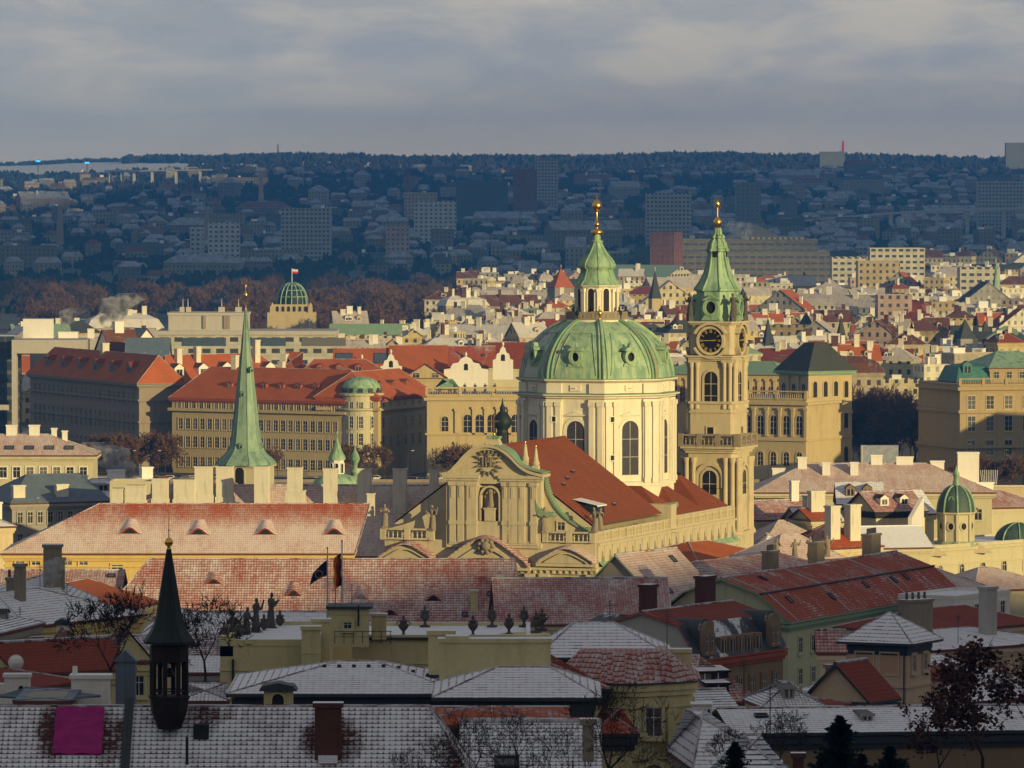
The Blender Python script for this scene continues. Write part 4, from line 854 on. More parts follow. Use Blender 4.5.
q = MB(); q.lathe([(.1,0),(.06,.1),(.13,.14),(.18,.24),(.18,.32),(.12,.42),(.03,.5),(.03,.62)],12,(0,0,tzz(549))); q.tube((0,0,tzz(535)),(0,0,tzz(511)),.022,.012,5); q.lathe([(0,-.05),(.06,0),(0,.05)],6,(0,0,tzz(530))); add_part(tr,'gilded_ball',q,'gold')
# second bottom roof
house('house','small house at the bottom centre with snow-speckled roof behind bare twigs','house',(470,277),(592,277),850,721,depth=15,roof='gable',rm='tile_grid',wm='pale_yellow',chim=[(.98,.35,.5,.5,1.4,'darkstone')],sky=[(.3,.62,1.1,.8)])
house('house','low red tiled link roof with a little snow between the two bottom snow roofs','house',(425,300),(560,300),724,707,depth=9,roof='hip',rm='tile_trace',wm='brick',il=2)
# snow mansards
hs_ = house('house','larger snow-covered hipped roof over a steep red tiled storey at bottom centre-left','house',(236,400),(455,400),693,661,depth=14,roof='hip',rm='tile_heavy',wm='tile_red',il=6.2,ir=5,o=.6,cornm='darkmetal',cornice=.1,dorm=[],sky=[(.90,.70,1.1,.8),(.96,.70,1.1,.8)],chim=[(.93,.6,1.6,.9,2.6,'pale_yellow')])
for px in range(322,446,15):
    xx = (px-236)*400/F; yy_ = 5.6; q = MB(); q.box(-.12,.12,-.1,.1,-.05,.16); q.build('snow_guard','iron',hs_[1],(xx,yy_,hs_[5](xx,yy_)))
house('house','small snowy hipped roof over a steep red storey beside the curved yellow house','house',(440,385),(594,385),697,667,depth=11,roof='hip',rm='tile_heavy',wm='tile_red',il=3.4,ir=2.6,o=.5,cornm='darkmetal',cornice=.1)
q = MB(); q.box(-3.4,3.4,-.7,.7,-3,1.6); q.box(-3.5,3.5,-.8,.8,1.6,1.85,0,1); q.box(-3.0,-1.6,-.71,.71,1.85,2.0,0,1); p = at(470+25,668,396); o_ = q.build('chimney_block',['pale_yellow','snow'],None,tuple(p)); tag(o_,'wide pale yellow chimney block with snow on top between the two snowy hipped roofs','chimney')
def dormbox(label, px, py, D, w, h, dp, wm='pale_yellow', arched=True, cap='snow', name='dormer'):
    r = thing(name, label, 'dormer', tuple(at(px,py,D)), 0); q = MB(); q.box(-w/2,w/2,0,dp,-1,h); q.build('wall',wm,r)
    q = MB(); q.prism([(-w/2-.3,h),(w/2+.3,h),(w/2+.1,h+.3),(0,h+.5),(-w/2-.1,h+.3)],-.3,dp); q.build('roof',['darkmetal_snow' if cap == 'snow' else cap],r)
    link('window', wmesh(round(w*.42,2),round(h*.7,2),'arch' if arched else 'rect',wm,'black',False,.1), r, (0,0,h*.12)); return r
dormbox('yellow dormer with a snowy gabled cap behind the bottom ridge',324-46,706,388,1.7,.9,2)
# yellow curved house
def curved_house():
    D = 430.0; x0, x1 = at(556,684,D).x, at(694,684,D).x; L = x1-x0; ze = zat(684,D); zb = 22.0
    root = thing('house','pale yellow rounded corner house with a tall white window under a steep red mansard','house',(x0,D,zb)); Z = ze-zb
    def outline(e, n=10):
        p = [(-e,-e*.6+2.0)]
        for i in range(n+1):
            t = i/n; x = 3.0+t*(L-3.0-2.2); p.append((x, -e-1.1*sin(pi*t)**.8*1.0+.4))
        p += [(L-1.3+e*.3,.5-e*.6),(L-.3+e,1.6-e*.2),(L+e,2.6),(L+e,9+e),(-e,9+e)]
        return p
    b = MB(); b.zprism(outline(0),0,Z); b.build('wall','pale_yellow',root)
    b = MB()
    for e, za, zz in ((.35,Z-.45,Z-.0),(.2,Z-.8,Z-.45),(.12,Z-1.6,Z-1.45),(.3,Z-3.45,Z-3.2),(.16,Z-4.7,Z-4.55),(.35,Z-5.0,Z-4.7),(.3,Z-6.2,Z-6.0)): b.zprism(outline(e),za,zz)
    b.build('cornice','pale_yellow',root)
    rings = [(outline(.5),0),(outline(.52),.12),(outline(-1.6),1.95)]
    b = MB(); o0, o1, o2 = outline(.55), outline(.57), outline(-1.7)
    b.zprism(o0,0,.12,1); b.zprism(o0,.12,2.0,0,pts2=o2); up = [(x*.6+L*.16, y*.55+2.4) for x, y in o2]; 
    b.build('roof',['tile_half','darkmetal'],root,(0,0,Z))
    link('window', wmesh(1.12,1.95,'rect','pale_yellow'), root, (at(653.5,736,D).x-x0, -.62, zat(736,D)-zb))
    for px in (626,637,672): q = MB(); q.box(-.28,.28,-.12,.3,Z-4.6,Z-1.6); q.build('pilaster','pale_yellow',root,(at(px,700,D).x-x0,-.5,0))
    link('window', wmesh(.8,1.9,'rect','pale_yellow'), root, (L,4.5,Z-3.3), pi/2)
    q = MB(); q.ring(arch(2.6,1.6,0,0),arch(2.1,1.3,0,0),-.3,.1); q.build('arch_moulding','pale_yellow',root,(at(654,760,D).x-x0,-.5,Z-6.6)); return root, x0, D
ch_, cx0, cD = curved_house()
house('house','snow-covered tiled roof rising behind the curved yellow house','house',(541,434),(668,434),657,622,depth=10,roof='hip',rm='tile_heavy',wm='tile_red',il=2.3,ir=3.6,o=.4,cornm='darkmetal',cornice=.1,zb=28,dorm=[],sky=[])
dormbox('yellow dormer with arched black window above the curved yellow house',616,678,432.5,1.45,1.25,2.5)
house('house','red mansard wing with a dark eave left of the curved yellow house','house',(528,428),(604,428),688,654,depth=12,roof='hip',rm='tile_trace',wm='pale_yellow',il=1.5,ir=5,o=.5,cornm='darkmetal',zb=24)
q = MB(); q.box(-.7,.7,-.5,.5,-1.5,1.0); q.box(-.8,.8,-.6,.6,1.0,1.25,0,1); tag(q.build('chimney',['pale_yellow','snow'],None,tuple(at(680,667,436))),'squat yellow chimney with snowy top at the right end of the red mansard','chimney')
house('house','small red hipped roof with dark edges tucked below the left of the curved yellow house','house',(598,412),(632,412),733,708,depth=3,roof='hip',rm='tile_trace',wm='pale_yellow',il=1.5,ir=1.9,o=.5,cornm='darkmetal')
# embassy palace with urns
emb = house('palace','pale yellow palace with snowy flat roof and a parapet carrying black urns','palace',(352,530),(530,530),641,None,depth=15,roof='flat',wm='pale_yellow',zb=26,rm='snowflat',band=[(1.9,.15,.1)])
e0 = emb[0]; q = MB(); q.lathe([(1.9,-9),(1.9,0),(2.1,0),(2.1,.45),(1.8,.45)],20,(0,0,0)); q.build('rounded_corner','pale_yellow',e0,(emb[2]-.4,1.9,emb[3]))
q = MB(); q.box(0,emb[2]+1,-.25,-.051,.1,.3); q.build('coping','darkmetal',e0,(0,0,emb[3]))
for px in (372,396,447,500): q = MB(); q.box(-.3,.3,-.08,.0,-1.7,0); q.build('pilaster_strip','pale_yellow',e0,((px-352)*530/F,0,emb[3]))
UM = urn_mesh(1.95)
UL = ['leftmost black urn of the front row on the yellow palace parapet','black urn at the left end of the back row on the yellow palace','black urn in the middle of the front row on the yellow palace parapet','black urn in the middle of the back row on the yellow palace roof','black urn of the front row just right of the middle urns on the yellow palace','black urn of the back row near the rounded corner of the yellow palace','black urn at the rounded corner of the yellow palace, front one of the close pair','rearmost black urn of the close pair at the palace corner']
for i, (px, py, D) in enumerate(((403.5,638,531),(425,628,543),(473,638,531),(492,628,543),(509,636,532),(524,628,543),(536,634,533),(542,631,541))):
    o_ = link('urn', UM, None, tuple(at(px,py,D)), i*.4); tag(o_, UL[i], 'urn', 'urns on the palace parapet')
# penthouse, flat wing and statues
pen = house('penthouse','small pale yellow rooftop box with a dark flat roof behind the palace parapet','penthouse',(329,524),(368,524),615,None,depth=4,roof='flat',rh=.2,wm='pale_yellow',rm='darkmetal_snow',zb=zat(641,524)-.5,wins=[('f',1,.7,.6,1.15,'rect',(.36,.60),'black')])
q = MB(); q.box(-.25,emb[2]*0+3.5,-.35,4.2,0,.2); q.build('roof_edge','darkmetal',pen[0],(0,0,pen[3]+.5)); q = MB(); q.box(0,.15,-.1,.0,-.9,.8); q.build('flue','iron',pen[0],(2.3,0,pen[3]))
q = MB()
for k in range(7): q.tube((k*.75,-1.6,0),(k*.75,-1.6,1.0),.03,.03,4)
q.tube((0,-1.6,1.0),(4.6,-1.6,1.0),.03,.03,4); q.tube((0,-1.6,.55),(4.6,-1.6,.55),.02,.02,4); q.build('railing','iron',pen[0],(.5,0,.4))
q = MB(); q.box(-.6,.6,-.6,.6,0,1.9); q.box(-.7,.7,-.7,.7,1.9,2.1,0,1); tag(q.build('chimney',['pale_yellow','snow'],None,tuple(at(379,639,528))),'pale yellow chimney with snowy cap beside the rooftop box','chimney')
wing = house('palace','low pale yellow palace wing with a snow-covered flat roof and statues along its left edge','palace',(220,495),(318,495),646,None,depth=20,roof='flat',wm='pale_yellow',rm='snowflat',zb=28,band=[(1.9,.12,.1)],wins=[('f',1,1.3,1.6,5.0,'arch',(.16,.30),'black')])
q = MB(); q.box(0,.18,-.2,0,-5.0,-1.2); q.build('downpipe','iron',wing[0],(.9,0,wing[3]+.2))
for i, (dx_, dy_) in enumerate(((0,0),(.9,1.2),(1.8,2.4))):
    p = at(308,630,494); 
q = MB(); q.box(-.7,.7,-.6,.6,-4.5,1.4); q.box(-.8,.8,-.7,.7,1.4,1.7,0,1); q.box(-.75,.75,-.65,.65,-.4,-.2); tag(q.build('chimney',['pale_yellow','snow'],None,tuple(at(311,648,494))),'tall yellow corner chimney at the right end of the palace wing','chimney')
q = MB(); q.box(-.7,.7,-.6,.6,-1.5,1.5); q.box(-.8,.8,-.7,.7,1.5,1.75,0,1); tag(q.build('chimney',['pale_yellow','snow'],None,tuple(at(321,641,503))),'yellow chimney just behind the corner chimney of the palace wing','chimney')
ST = [(224,636,2.1,'u'),(233,638,3.3,'s'),(240,633,2.2,'u'),(247,634,3.4,'s'),(256,629,3.8,'s'),(264,627,2.2,'u'),(271,624,3.9,'s'),(280,623,2.3,'u')]
SLB = ['stone vase at the left end of the statue row on the palace wing','stone statue next to the leftmost vase on the palace wing roof','stone vase between the two left statues on the palace wing','stone statue second from the left on the palace wing roof','stone statue third from the left, arms spread, on the palace wing roof','stone vase between the two tallest statues on the palace wing','tallest stone statue, near the right end of the row on the palace wing','stone vase at the right end of the statue row on the palace wing']
UM2 = urn_mesh(1.8,'darkstatue')
for i, (px, py, hh, k) in enumerate(ST):
    D = 497+i*2.4; me = UM2 if k == 'u' else statue_mesh(hh*.8, 60+i, 'darkstatue', .5, i%3)
    o_ = link('urn' if k == 'u' else 'statue', me, None, tuple(at(px,py+9,D)), .3*i); tag(o_, SLB[i], 'vase' if k == 'u' else 'statue', 'stone vases and statues on the palace wing')
q = MB(); q.box(0,1.0,0,20,-.8,.75); q.build('parapet','pale_yellow',wing[0],(0,0,wing[3]+.0))
# flag poles
def flagpole(label, flag_label, px, pt, pb, D, kind):
    b_, t_ = at(px,pb,D), at(px,pt,D); r = thing('flagpole',label,'flagpole',tuple(b_)); q = MB(); hh = t_.z-b_.z; q.tube((0,0,0),(0,0,hh),.09,.05,8); q.build('pole','pole',r); q = MB(); q.lathe([(.03,-.1),(.1,0),(.03,.1)],8,(0,0,hh)); q.build('finial','gold',r)
    f = thing('flag',flag_label,'flag',tuple(b_+Vector((0,0,hh-1.0)))); 
    if kind == 'eu':
        q = MB(); n = 10; v = []
        for i in range(n+1):
            for j in range(n+1):
                u, w = i/n, j/n; v.append((-.06-u*1.15-.25*w*u, .16*sin(u*7+w*2), -w*1.25-u*.75-u*u*.35+u*w*.3))
        q.add(v, [(i*(n+1)+j,(i+1)*(n+1)+j,(i+1)*(n+1)+j+1,i*(n+1)+j+1) for i in range(n) for j in range(n)],0,True); q.build('cloth','blueflag',f)
        q = MB()
        for k in range(12):
            a = 2*pi*k/12; cx, cz = -.68+.30*cos(a), -1.12+.30*sin(a); pts = []
            for m_ in range(10): ra = .06 if m_%2 == 0 else .025; pts.append((cx+ra*cos(pi/2+m_*pi/5), cz+ra*sin(pi/2+m_*pi/5)))
            q.prism(pts,-.22,-.19)
        q.build('stars','starflag',f)
    else:
        for c, (a, b__) in enumerate(((0,.33),(.33,.66),(.66,1.0))):
            q = MB(); n = 12; v = []
            for j in range(n+1):
                for i in range(4): u = a+(b__-a)*i/3; v.append((-.05-.62*u-.05*sin(j*1.1+u*5), .18*sin(u*9+j*.4), -j/n*2.6-.35*u))
            q.add(v, [(j*4+i,j*4+i+1,(j+1)*4+i+1,(j+1)*4+i) for j in range(n) for i in range(3)],0,True); q.build('stripe',['flagblack','flagred','flaggold'][c],f)
flagpole('tall white flagpole on the left behind the rooftop box','dark blue flag with a ring of yellow stars hanging from the left pole',327.5,548,620,526,'eu')
flagpole('tall white flagpole on the right behind the rooftop box','limp black, red and gold striped flag hanging close to the right pole',342,541,617,527,'de')
for px, pt, pb in ((335.5,583,616),(352,580,616)): q = MB(); q.tube((0,0,0),(0,0,2.6),.04,.03,5); q.tube((-.3,0,2.1),(.3,0,2.1),.02,.02,4); tag(q.build('antenna','iron',None,tuple(at(px,pb,527))),'thin dark antenna rod '+('between the two flagpoles' if px < 340 else 'right of the two flagpoles'),'antenna')
# left cluster
house('house','house with a wide snow-whitened roof and smoking chimney at the left edge','house',(-60,612),(82,612),612,575,depth=18,roof='hip',rm='tile_heavy',wm='pale_yellow',ir=4,chim=[(.76,.36,1.7,1.3,3.6,'stone'),(.80,.36,1.2,1.0,2.4,'stone'),(.50,.10,1.1,1.0,2.2,'stone',2)])
house('house','yellow house with a snowy hipped roof, arched dormer and slender chimney','house',(26,560),(140,575),626,590,depth=13,roof='hip',rm='tile_heavy',wm='yellow',il=4.5,ir=6.5,chim=[(.33,.36,.8,.7,2.9,'stone')],dorm=[],band=[(1.6,.1,.08)],wins=[('f',3,.9,1.1,2.2,'rect',(.45,.95))])
dormbox('little white arched dormer on the eave of the yellow house with the snowy hipped roof',62,638,558,.95,1.15,1.6,'white',True,'snow')
house('house','low house with dark slates striped by snow at the left edge','house',(-40,500),(38,520),641,612,depth=10,roof='hip',rm='tile_slate_snow',wm='greywall',ir=4.5,dorm=[(.82,.35,.9,.5,'gable','slate','greywall')])
gh = house('house','cream house with twin triangular gables under a snow-dotted tiled roof, behind the bare tree','house',(48,470),(158,472),662,637,depth=10,roof='gable',rm='tile_shade',wm='pale_yellow',wins=[('f',2,.7,1.5,2.6,'rect',(.08,.42)),('f',1,.8,1.5,2.6,'rect',(.70,.95))],band=[(.5,.12,.12)])
for tx in (.21,.73):
    q = MB(); q.prism([(-1.7,0),(1.7,0),(0,2.0)],-.15,.3,1); q.add([(-1.95,-.35,-.15),(0,-.35,2.15),(1.95,-.35,-.15),(-1.95,3.2,-.15),(0,4.4,2.15),(1.95,3.2,-.15)],[(0,1,4,3),(1,2,5,4)],0); q.build('gable',['tile_brown','pale_yellow'],gh[0],(gh[2]*tx,-.05,gh[3]))
house('house','low house with plain brick-red roof and a square chimney at the left edge','house',(-40,420),(72,435),699,657,depth=14,roof='hip',rm='tile_red',wm='greywall',ir=7,chim=[(.62,.22,.9,.9,2.4,'brick')])
house('house','house behind the left red roof with a cream gable at the picture edge','house',(-30,455),(20,450),668,640,depth=9,roof='gabley',rm='tile_red',wm='pale_yellow')
house('house','narrow red tiled lean-to roof just behind the bottom snow ridge','house',(20,330),(84,330),705,690,depth=5,roof='hip',rm='tile_red',wm='greywall')
house('shed','flat grey metal roof strip behind the bottom snow ridge','shed',(24,318),(62,318),700,696,depth=7,roof='hip',rm='bluegrey_roof',wm='greywall')
q = MB(); q.box(-.95,.95,-.6,.6,-2,1.2); q.box(-1.05,1.05,-.7,.7,1.2,1.4,0,1); q.lathe([(.14,1.4),(.12,1.8)],6,(-.8,0,0)); tag(q.build('chimney',['white','snow'],None,tuple(at(91,702,325))),'broad white chimney box with snow on it behind the bottom ridge','chimney')
q = MB(); q.box(-.5,.5,-.5,.5,-2,2.3); q.prism([(-.6,2.3),(.6,2.3),(0,2.9)],-.6,.6); tag(q.build('chimney','bluegrey_roof',None,tuple(at(126,706,330))),'grey metal-clad chimney with a pointed hood left of the bell turret','chimney')
r = thing('chimney','white rendered chimney with small niche carrying a round dish at the left edge','chimney',tuple(at(20,700,390))); q = MB(); q.box(-.9,.6,-.5,.5,-3,1.4,0); q.box(-3.6,-.9,-.4,.6,-3,1.0,0,1); q.box(-1.0,.7,-.6,.6,1.4,1.6,0,1); q.build('shaft',['white','snow'],r); q = MB(); q.prism(arch(.3,.6,.1,.3),-.53,-.5); q.build('niche','black',r)
q = MB(); q.lathe([(.05,.12),(.3,.04),(.48,-.12),(.3,.02)],14,(0,0,0)); o_ = q.build('satellite_dish','white',r,(-.2,-.6,2.3),0,pi/2); 
# small roofs between the turret and the long tiled roof
house('house','house with bright clean orange roof tucked under the long snowy tiled roof','house',(104,700),(155,718),613,583,depth=15,roof='hip',rm='tile_clean',wm='cream2',il=7,ir=1)
house('house','snow-covered low roof directly behind the bell turret spire','house',(146,640),(235,640),634,607,depth=12,roof='hip',rm='tile_heavy',wm='cream2',il=3)
house('house','dark red roof with traces of snow right of the bell turret','house',(185,600),(222,600),654,634,depth=9,roof='hip',rm='tile_shade',wm='greywall')
house('house','long snowy roof under the tiled roof beside the stone statues','house',(200,700),(330,700),628,612,depth=10,roof='gable',rm='tile_heavy',wm='cream2')
house('shed','small square-tiled snowy roof between bell turret and palace wing','shed',(186,420),(222,420),700,683,depth=5,roof='hip',rm='tile_grid',wm='cream2')
house('house','grey-fronted house with dormer window left of the palace wing','house',(190,560),(222,560),672,655,depth=8,roof='gable',rm='tile_snow',wm='greywall',wins=[('f',2,.8,1.2,2.4)])
# ------------------------------------------------------------ right foreground
lm = house('house','long house with a red two-step mansard roof, green gutter and skylights, receding to the right','house',(788,780),(957,834),622,564,depth=17,roof='gable',mz=(3.3,.45),rm='tile_trace',wm='greenish',cornm='copper_trim',o=.6,
  wins=[('f',13,1.3,1.9,4.0),('f',13,1.3,1.9,7.8)],sky=[(.10,.25,.9,1.2),(.32,.2,.9,1.2),(.15,.75,.9,1.2),(.55,.28,.9,1.2),(.72,.28,.9,1.2),(.8,.3,.9,1.2)],
  chim=[(.35,.62,2.2,1.4,2.6,'stone',4),(.60,.60,2.6,1.3,2.8,'stone',4),(.93,.60,3.4,1.3,2.8,'stone',5)],cornice=.5)
q = MB(); yb_ = -.6+(8.5+.6)*.45; q.tube((-.6,yb_-.15,3.32),(lm[2]+.6,yb_-.15,3.32),.14,.14,5); q.build('gutter','darkmetal',lm[1])
for t_ in (.03,.33,.70): q = MB(); q.path([(t_*lm[2],-.6,.06),(t_*lm[2],yb_,3.36),(t_*lm[2],8.5,lm[4]+.04)],.12,5); q.build('fire_ridge','concrete',lm[1])
house('house','house with plain gable roof thinly dusted in pinkish snow and two small skylights','house',(658,835),(716,850),604,551,depth=12,roof='gable',rm='tile_light',wm='greywall',il=1,sky=[(.30,.16,1,1.2),(.80,.72,1,1.2)],cornm='copper_trim')
house('house','low long roof lightly dusted with snow behind the long red mansard roof','house',(735,852),(860,880),590,556,depth=16,roof='hip',rm='tile_half',wm='greywall',il=3)
house('house','house with a bare orange hipped roof right beside the foot of the church side wall','house',(697,925),(772,940),561,541,depth=13,roof='hip',rm='tile_clean',wm='cream',il=7,ir=7)
bh = house('house','brown house with round-topped dormers and a grey metal mansard, right of centre','house',(696,640),(783,656),660,606,depth=12,roof='gable',mz=(3.4,.35),rm='tile_red',rm2='darkmetal_snow',wm='brownwall',cornm='redbrown',o=.4,wins=[('f',7,1.0,2.3,4.6),('f',7,1.0,2.3,8.4)],
  chim=[(.20,.62,1.6,1.2,2.6,'brick'),(.85,.62,2.2,1.2,2.8,'brick')])
for tx in (.12,.88):
    q = MB(); q.prism(arch(2.3,4.0,0,-.2,10),-.15,.3,0); q.prism([(-1.35,0)]+[(1.3*-cos(pi*i/10),2.75+1.3*sin(pi*i/10)) for i in range(11)]+[(1.35,0)],.3,3.6,1)
    dm = q.build('dormer',['brownwall','darkmetal_snow'],bh[0],(bh[2]*tx,-.1,bh[3]-.1))
    for xx in (-.6,.6): link('window', wmesh(.7,1.7,'rect','brownwall'), dm, (xx*.85,-.16,.7))
for i in range(5):
    q = MB(); q.box(-.7,.7,-.1,1.6,0,2.0,0); q.prism(rect(.8,1.4,0,.3),-.13,-.11,1); q.box(-.04,.04,-.16,-.131,.3,1.7,2); q.build('dormer',['brownwall','glass','frame_white'],bh[0],(bh[2]*(.30+.1*i),-.05,bh[3]-.1))
q = MB(); q.add([(-.03,-.35,bh[3]-6),(-.03,-.35,bh[3]+.1),(-.03,2.0,bh[3]+3.3),(-.03,6,bh[3]+bh[4]+.12),(-.03,10,bh[3]+3.3),(-.03,12.3,bh[3]),(-.03,12.3,bh[3]-6)],[(0,1,2,3,4,5,6)],0); q.v += []; q.box(-.35,-.02,-.3,12.2,bh[3]-8,bh[3]-.1,0); q.build('party_wall','concrete',bh[0])
house('house','dark grey curved metal roof strip between snowy roof and brown house','shed',(588,660),(640,655),624,616,depth=5,roof='gable',rm='darkmetal_snow',wm='greywall')
# square pavilion
pv_ = house('pavilion','square peach tower-like pavilion with snowy pyramid roof and panelled walls','pavilion',(849,561),(907,558.6),641,612,depth=5.3,roof='tent',rm='tile_heavy',wm='peach',il=2.65,ir=2.65,o=.85,cornm='darkmetal',cornice=.15,band=[(3.9,.22,.15)],wins=[('r',2,.8,1.5,2.6)])
for tx in (.27,.70): q = MB(); q.ring(rect(1.9,2.1,0,0),rect(1.6,1.8,0,.15),-.08,.05,0); q.prism(rect(1.6,1.8,0,.15),-.03,-.01,1); q.build('wall_panel',['peach','peachpanel'],pv_[0],(pv_[2]*tx,0,pv_[3]-2.9))
q = MB(); q.tube((0,-.15,0),(0,-.15,-8),.07,.07,6); q.build('downpipe','iron',pv_[0],(pv_[2]*.96,0,pv_[3]-.2))
house('house','low peach wing with small square windows to the right of the square pavilion','house',(907,562),(948,574),677,668,depth=5,roof='hip',rm='tile_red',wm='peach',wins=[('f',4,.7,1.1,2.2)],cornm='redbrown')
house('house','gabled house with a steep bare red roof in front of the square pavilion','house',(806,513),(868,510),699,661,depth=4.5,roof='gabley',rm='tile_red',wm='peach',o=.35,chim=[(.25,.25,.4,.4,.8,'darkstone')],cornm='darkmetal')
house('house','small half-hipped roof of pink tiles outlined by snow with a grey dormer','house',(768,450),(818,450.6),706,681,depth=6,roof='hip',rm='tile_grid',wm='peach',il=2.2,ir=2.2,dorm=[(.45,.3,.8,.8,'shed','iron','greywall')])
house('house','low red roof wedge right of the pink snow-outlined half-hipped roof','house',(812,470),(842,474),708,693,depth=6,roof='hip',rm='tile_red',wm='peach',il=1)
house('house','long low building with a straight snow-covered roof behind the dark evergreens','house',(738,425),(1060,428),733,707,depth=11,roof='gable',rm='tile_heavy',wm='brownwall',o=.5,cornm='darkmetal',sky=[(.10,.6,.9,.7)],dorm=[(.42,.45,.7,.45,'shed','iron','greywall')])
house('house','snow-striped hipped roof low in front, right of the curved yellow house','house',(705,330),(806,330),805,735,depth=9,roof='hip',rm='tile_slate_snow',wm='greywall',il=3,ir=3,chim=[(.97,.62,.55,.5,1.3,'brick')])
house('house','long snowy roof sloping behind the small hipped roof right of the yellow house','house',(700,395),(780,395.5),768,709,depth=12,roof='hip',rm='tile_heavy',wm='greywall',il=1,ir=5,chim=[])
house('house','red roof with three snow-capped shed dormers stepping down beside the curved yellow house','house',(697,470),(756,471),702,655,depth=14,roof='hip',rm='tile_half',wm='pale_yellow',il=2,ir=5,dorm=[(.30,.45,1.6,.7,'shed','tile_heavy','wood_dark'),(.55,.5,1.6,.7,'shed','tile_heavy','wood_dark'),(.42,.2,1.6,.7,'shed','tile_heavy','wood_dark')],chim=[(.02,.5,.8,.8,1.8,'stone')])
house('house','snow and slate striped roof just right of the curved yellow house','house',(697,440),(745,441),728,690,depth=11,roof='gable',rm='tile_slate_snow',wm='greywall')
r = thing('dovecote','small white rendered pigeon house with a row of tiny arched openings','pigeon house',tuple(at(692,722,425))); q = MB(); q.box(0,1.3,0,1.6,0,1.1,0); q.box(-.08,1.38,-.08,1.68,1.1,1.2,0,1); q.box(-.05,1.35,-.05,0,0,.12,0); q.build('wall',['white','snow'],r)
for i in range(4): q = MB(); q.prism(arch(.15,.3,0,0),-.02,.01); q.build('opening','black',r,(.2+i*.3,0,.55))
house('house','tiny gabled dormer house with two small windows at the bottom, right of the yellow house','house',(696,405),(722,402),760,748,depth=4,roof='gabley',rm='tile_heavy',wm='white',wins=[('f',2,.5,.8,1.0)],o=.25,zb=zat(775,405))
house('shed','small snow-dusted brick-red outbuilding roof left of the square pavilion','shed',(821,600),(842,600),652,630,depth=4,roof='gable',rm='tile_half',wm='peach')
house('house','broad snowy roof in the right corner behind the brown-leaved tree','house',(925,585),(1060,600),706,655,depth=16,roof='hip',rm='tile_heavy',wm='brownwall',il=4)
house('house','snow-striped red roof at the right edge above the brown-leaved tree','house',(932,660),(1060,672),650,628,depth=13,roof='hip',rm='tile_heavy',wm='peach',il=5,chim=[(.64,.3,1.5,1.2,4.6,'concrete'),(.16,.42,3.4,1.6,3.6,'stone',4)])
house('house','bare dark red roof peeking between chimneys at the right edge','house',(925,700),(1040,715),632,607,depth=12,roof='hip',rm='tile_red',wm='peach',il=6)
house('house','house with peaked pinkish tent roof and one bright orange side, right edge middle','house',(940,850),(985,862),593,566,depth=12,roof='hip',rm='tile_light',wm='cream',il=5,ir=5)
house('house','pale house with white-framed windows half hidden by chimneys near the right edge','house',(955,800),(1010,812),600,590,depth=8,roof='flat',rh=.4,rm='snowflat',wm='white',wins=[('f',4,1.2,1.6,2.4)])
house('house','wide pinkish snow-dusted roof at the right edge behind the tent roof','house',(975,900),(1060,905),590,567,depth=14,roof='hip',rm='tile_light',wm='cream',il=4)
house('house','orange-red house front at the right edge with a flat snowy roof','house',(1000,760),(1060,765),640,628,depth=10,roof='hip',rm='tile_clean',wm='peach',il=4)
# ------------------------------------------------------------ the long roofs at the foot of the church
EY = lambda *a: [(t,s,w,h,'eyebrow') for t,s,w,h in a]
fxp = lambda px, a, b: (px-a)/(b-a)
house('palace','long palace wing with a dull red tiled roof and eyebrow dormers behind the urns','palace',(96,795),(520,795),628,558.5,depth=19,roof='hip',rm='tile_half',wm='yellow',il=6,ir=0.6,o=.6,
  dorm=EY((fxp(211,96,520),.62,2.8,.75),(fxp(292,96,520),.45,2.6,.85),(fxp(360,96,520),.40,2.4,.8),(fxp(433,96,520),.38,2.6,.85),(fxp(390,96,520),.18,2.4,.75)),chim=[(fxp(474,96,520),.12,.9,.8,2.0,'pale_yellow'),(fxp(500,96,520),.22,.8,.7,2.2,'pale_yellow')],sky=[(fxp(465,96,520),.16,.8,.8),(fxp(490,96,520),.45,.8,.8)],
  )
house('house','long roof with snow streaks on red tiles in front of the church, right half','house',(500,770),(668,771),624,578,depth=17,roof='gable',rm='tile_half',wm='cream2',o=.6,chim=[])
house('house','low snow-flecked roof running left behind the snowy roofs to the picture edge','house',(-60,800),(118,800),596,570,depth=14,roof='gable',rm='tile_half',wm='yellow',sky=[(.95,.7,1,1)])
house('palace','long yellow palace with a sunlit pink snow-dusted roof and eyebrow dormers','palace',(5,900),(350,900),553,503.5,depth=18,roof='hip',rm='tile_long',wm='yellow',il=12.5,ir=-2.6,o=.7,cornice=.6,band=[(2.0,.2,.2)],
  dorm=EY((fxp(128,5,350),.38,3.6,1.0),(fxp(197,5,350),.36,3.6,1.0),(fxp(264,5,350),.36,3.6,1.0),(fxp(333,5,350),.36,3.6,1.0)),wins=[('f',1,1.6,2.0,3.6,'rect',(.29,.36)),('f',5,1.2,.7,1.7,'rect',(.02,.25))])
house('palace','monastery wing with red snow-dusted roof and a row of tall cream chimneys','palace',(150,1012),(448,1012),556,485,depth=24,roof='gable',rm='tile_light',wm='cream')
CHL = ['broad','stout','tall','plain','slender','square','narrow','high','pale','blocky','straight','last']
chs = [(118,11,488,503,1.9),(136,19,485,503,1.6),(161,16,478,502,2.0),(185,21,479,502,2.2),(204.5,18,466,500,2.2),(225,16,466,502,2.2),(262,14,466,500,2.2),(295,14,467,503,2.0),(295.5,19,490,503,2.0),(330.5,13,468,500,2.0),(364.5,13,468,500,2.0),(400,13,468,500,2.0),(434,8,469,500,2.0),(371,7,493,503,1.5)]
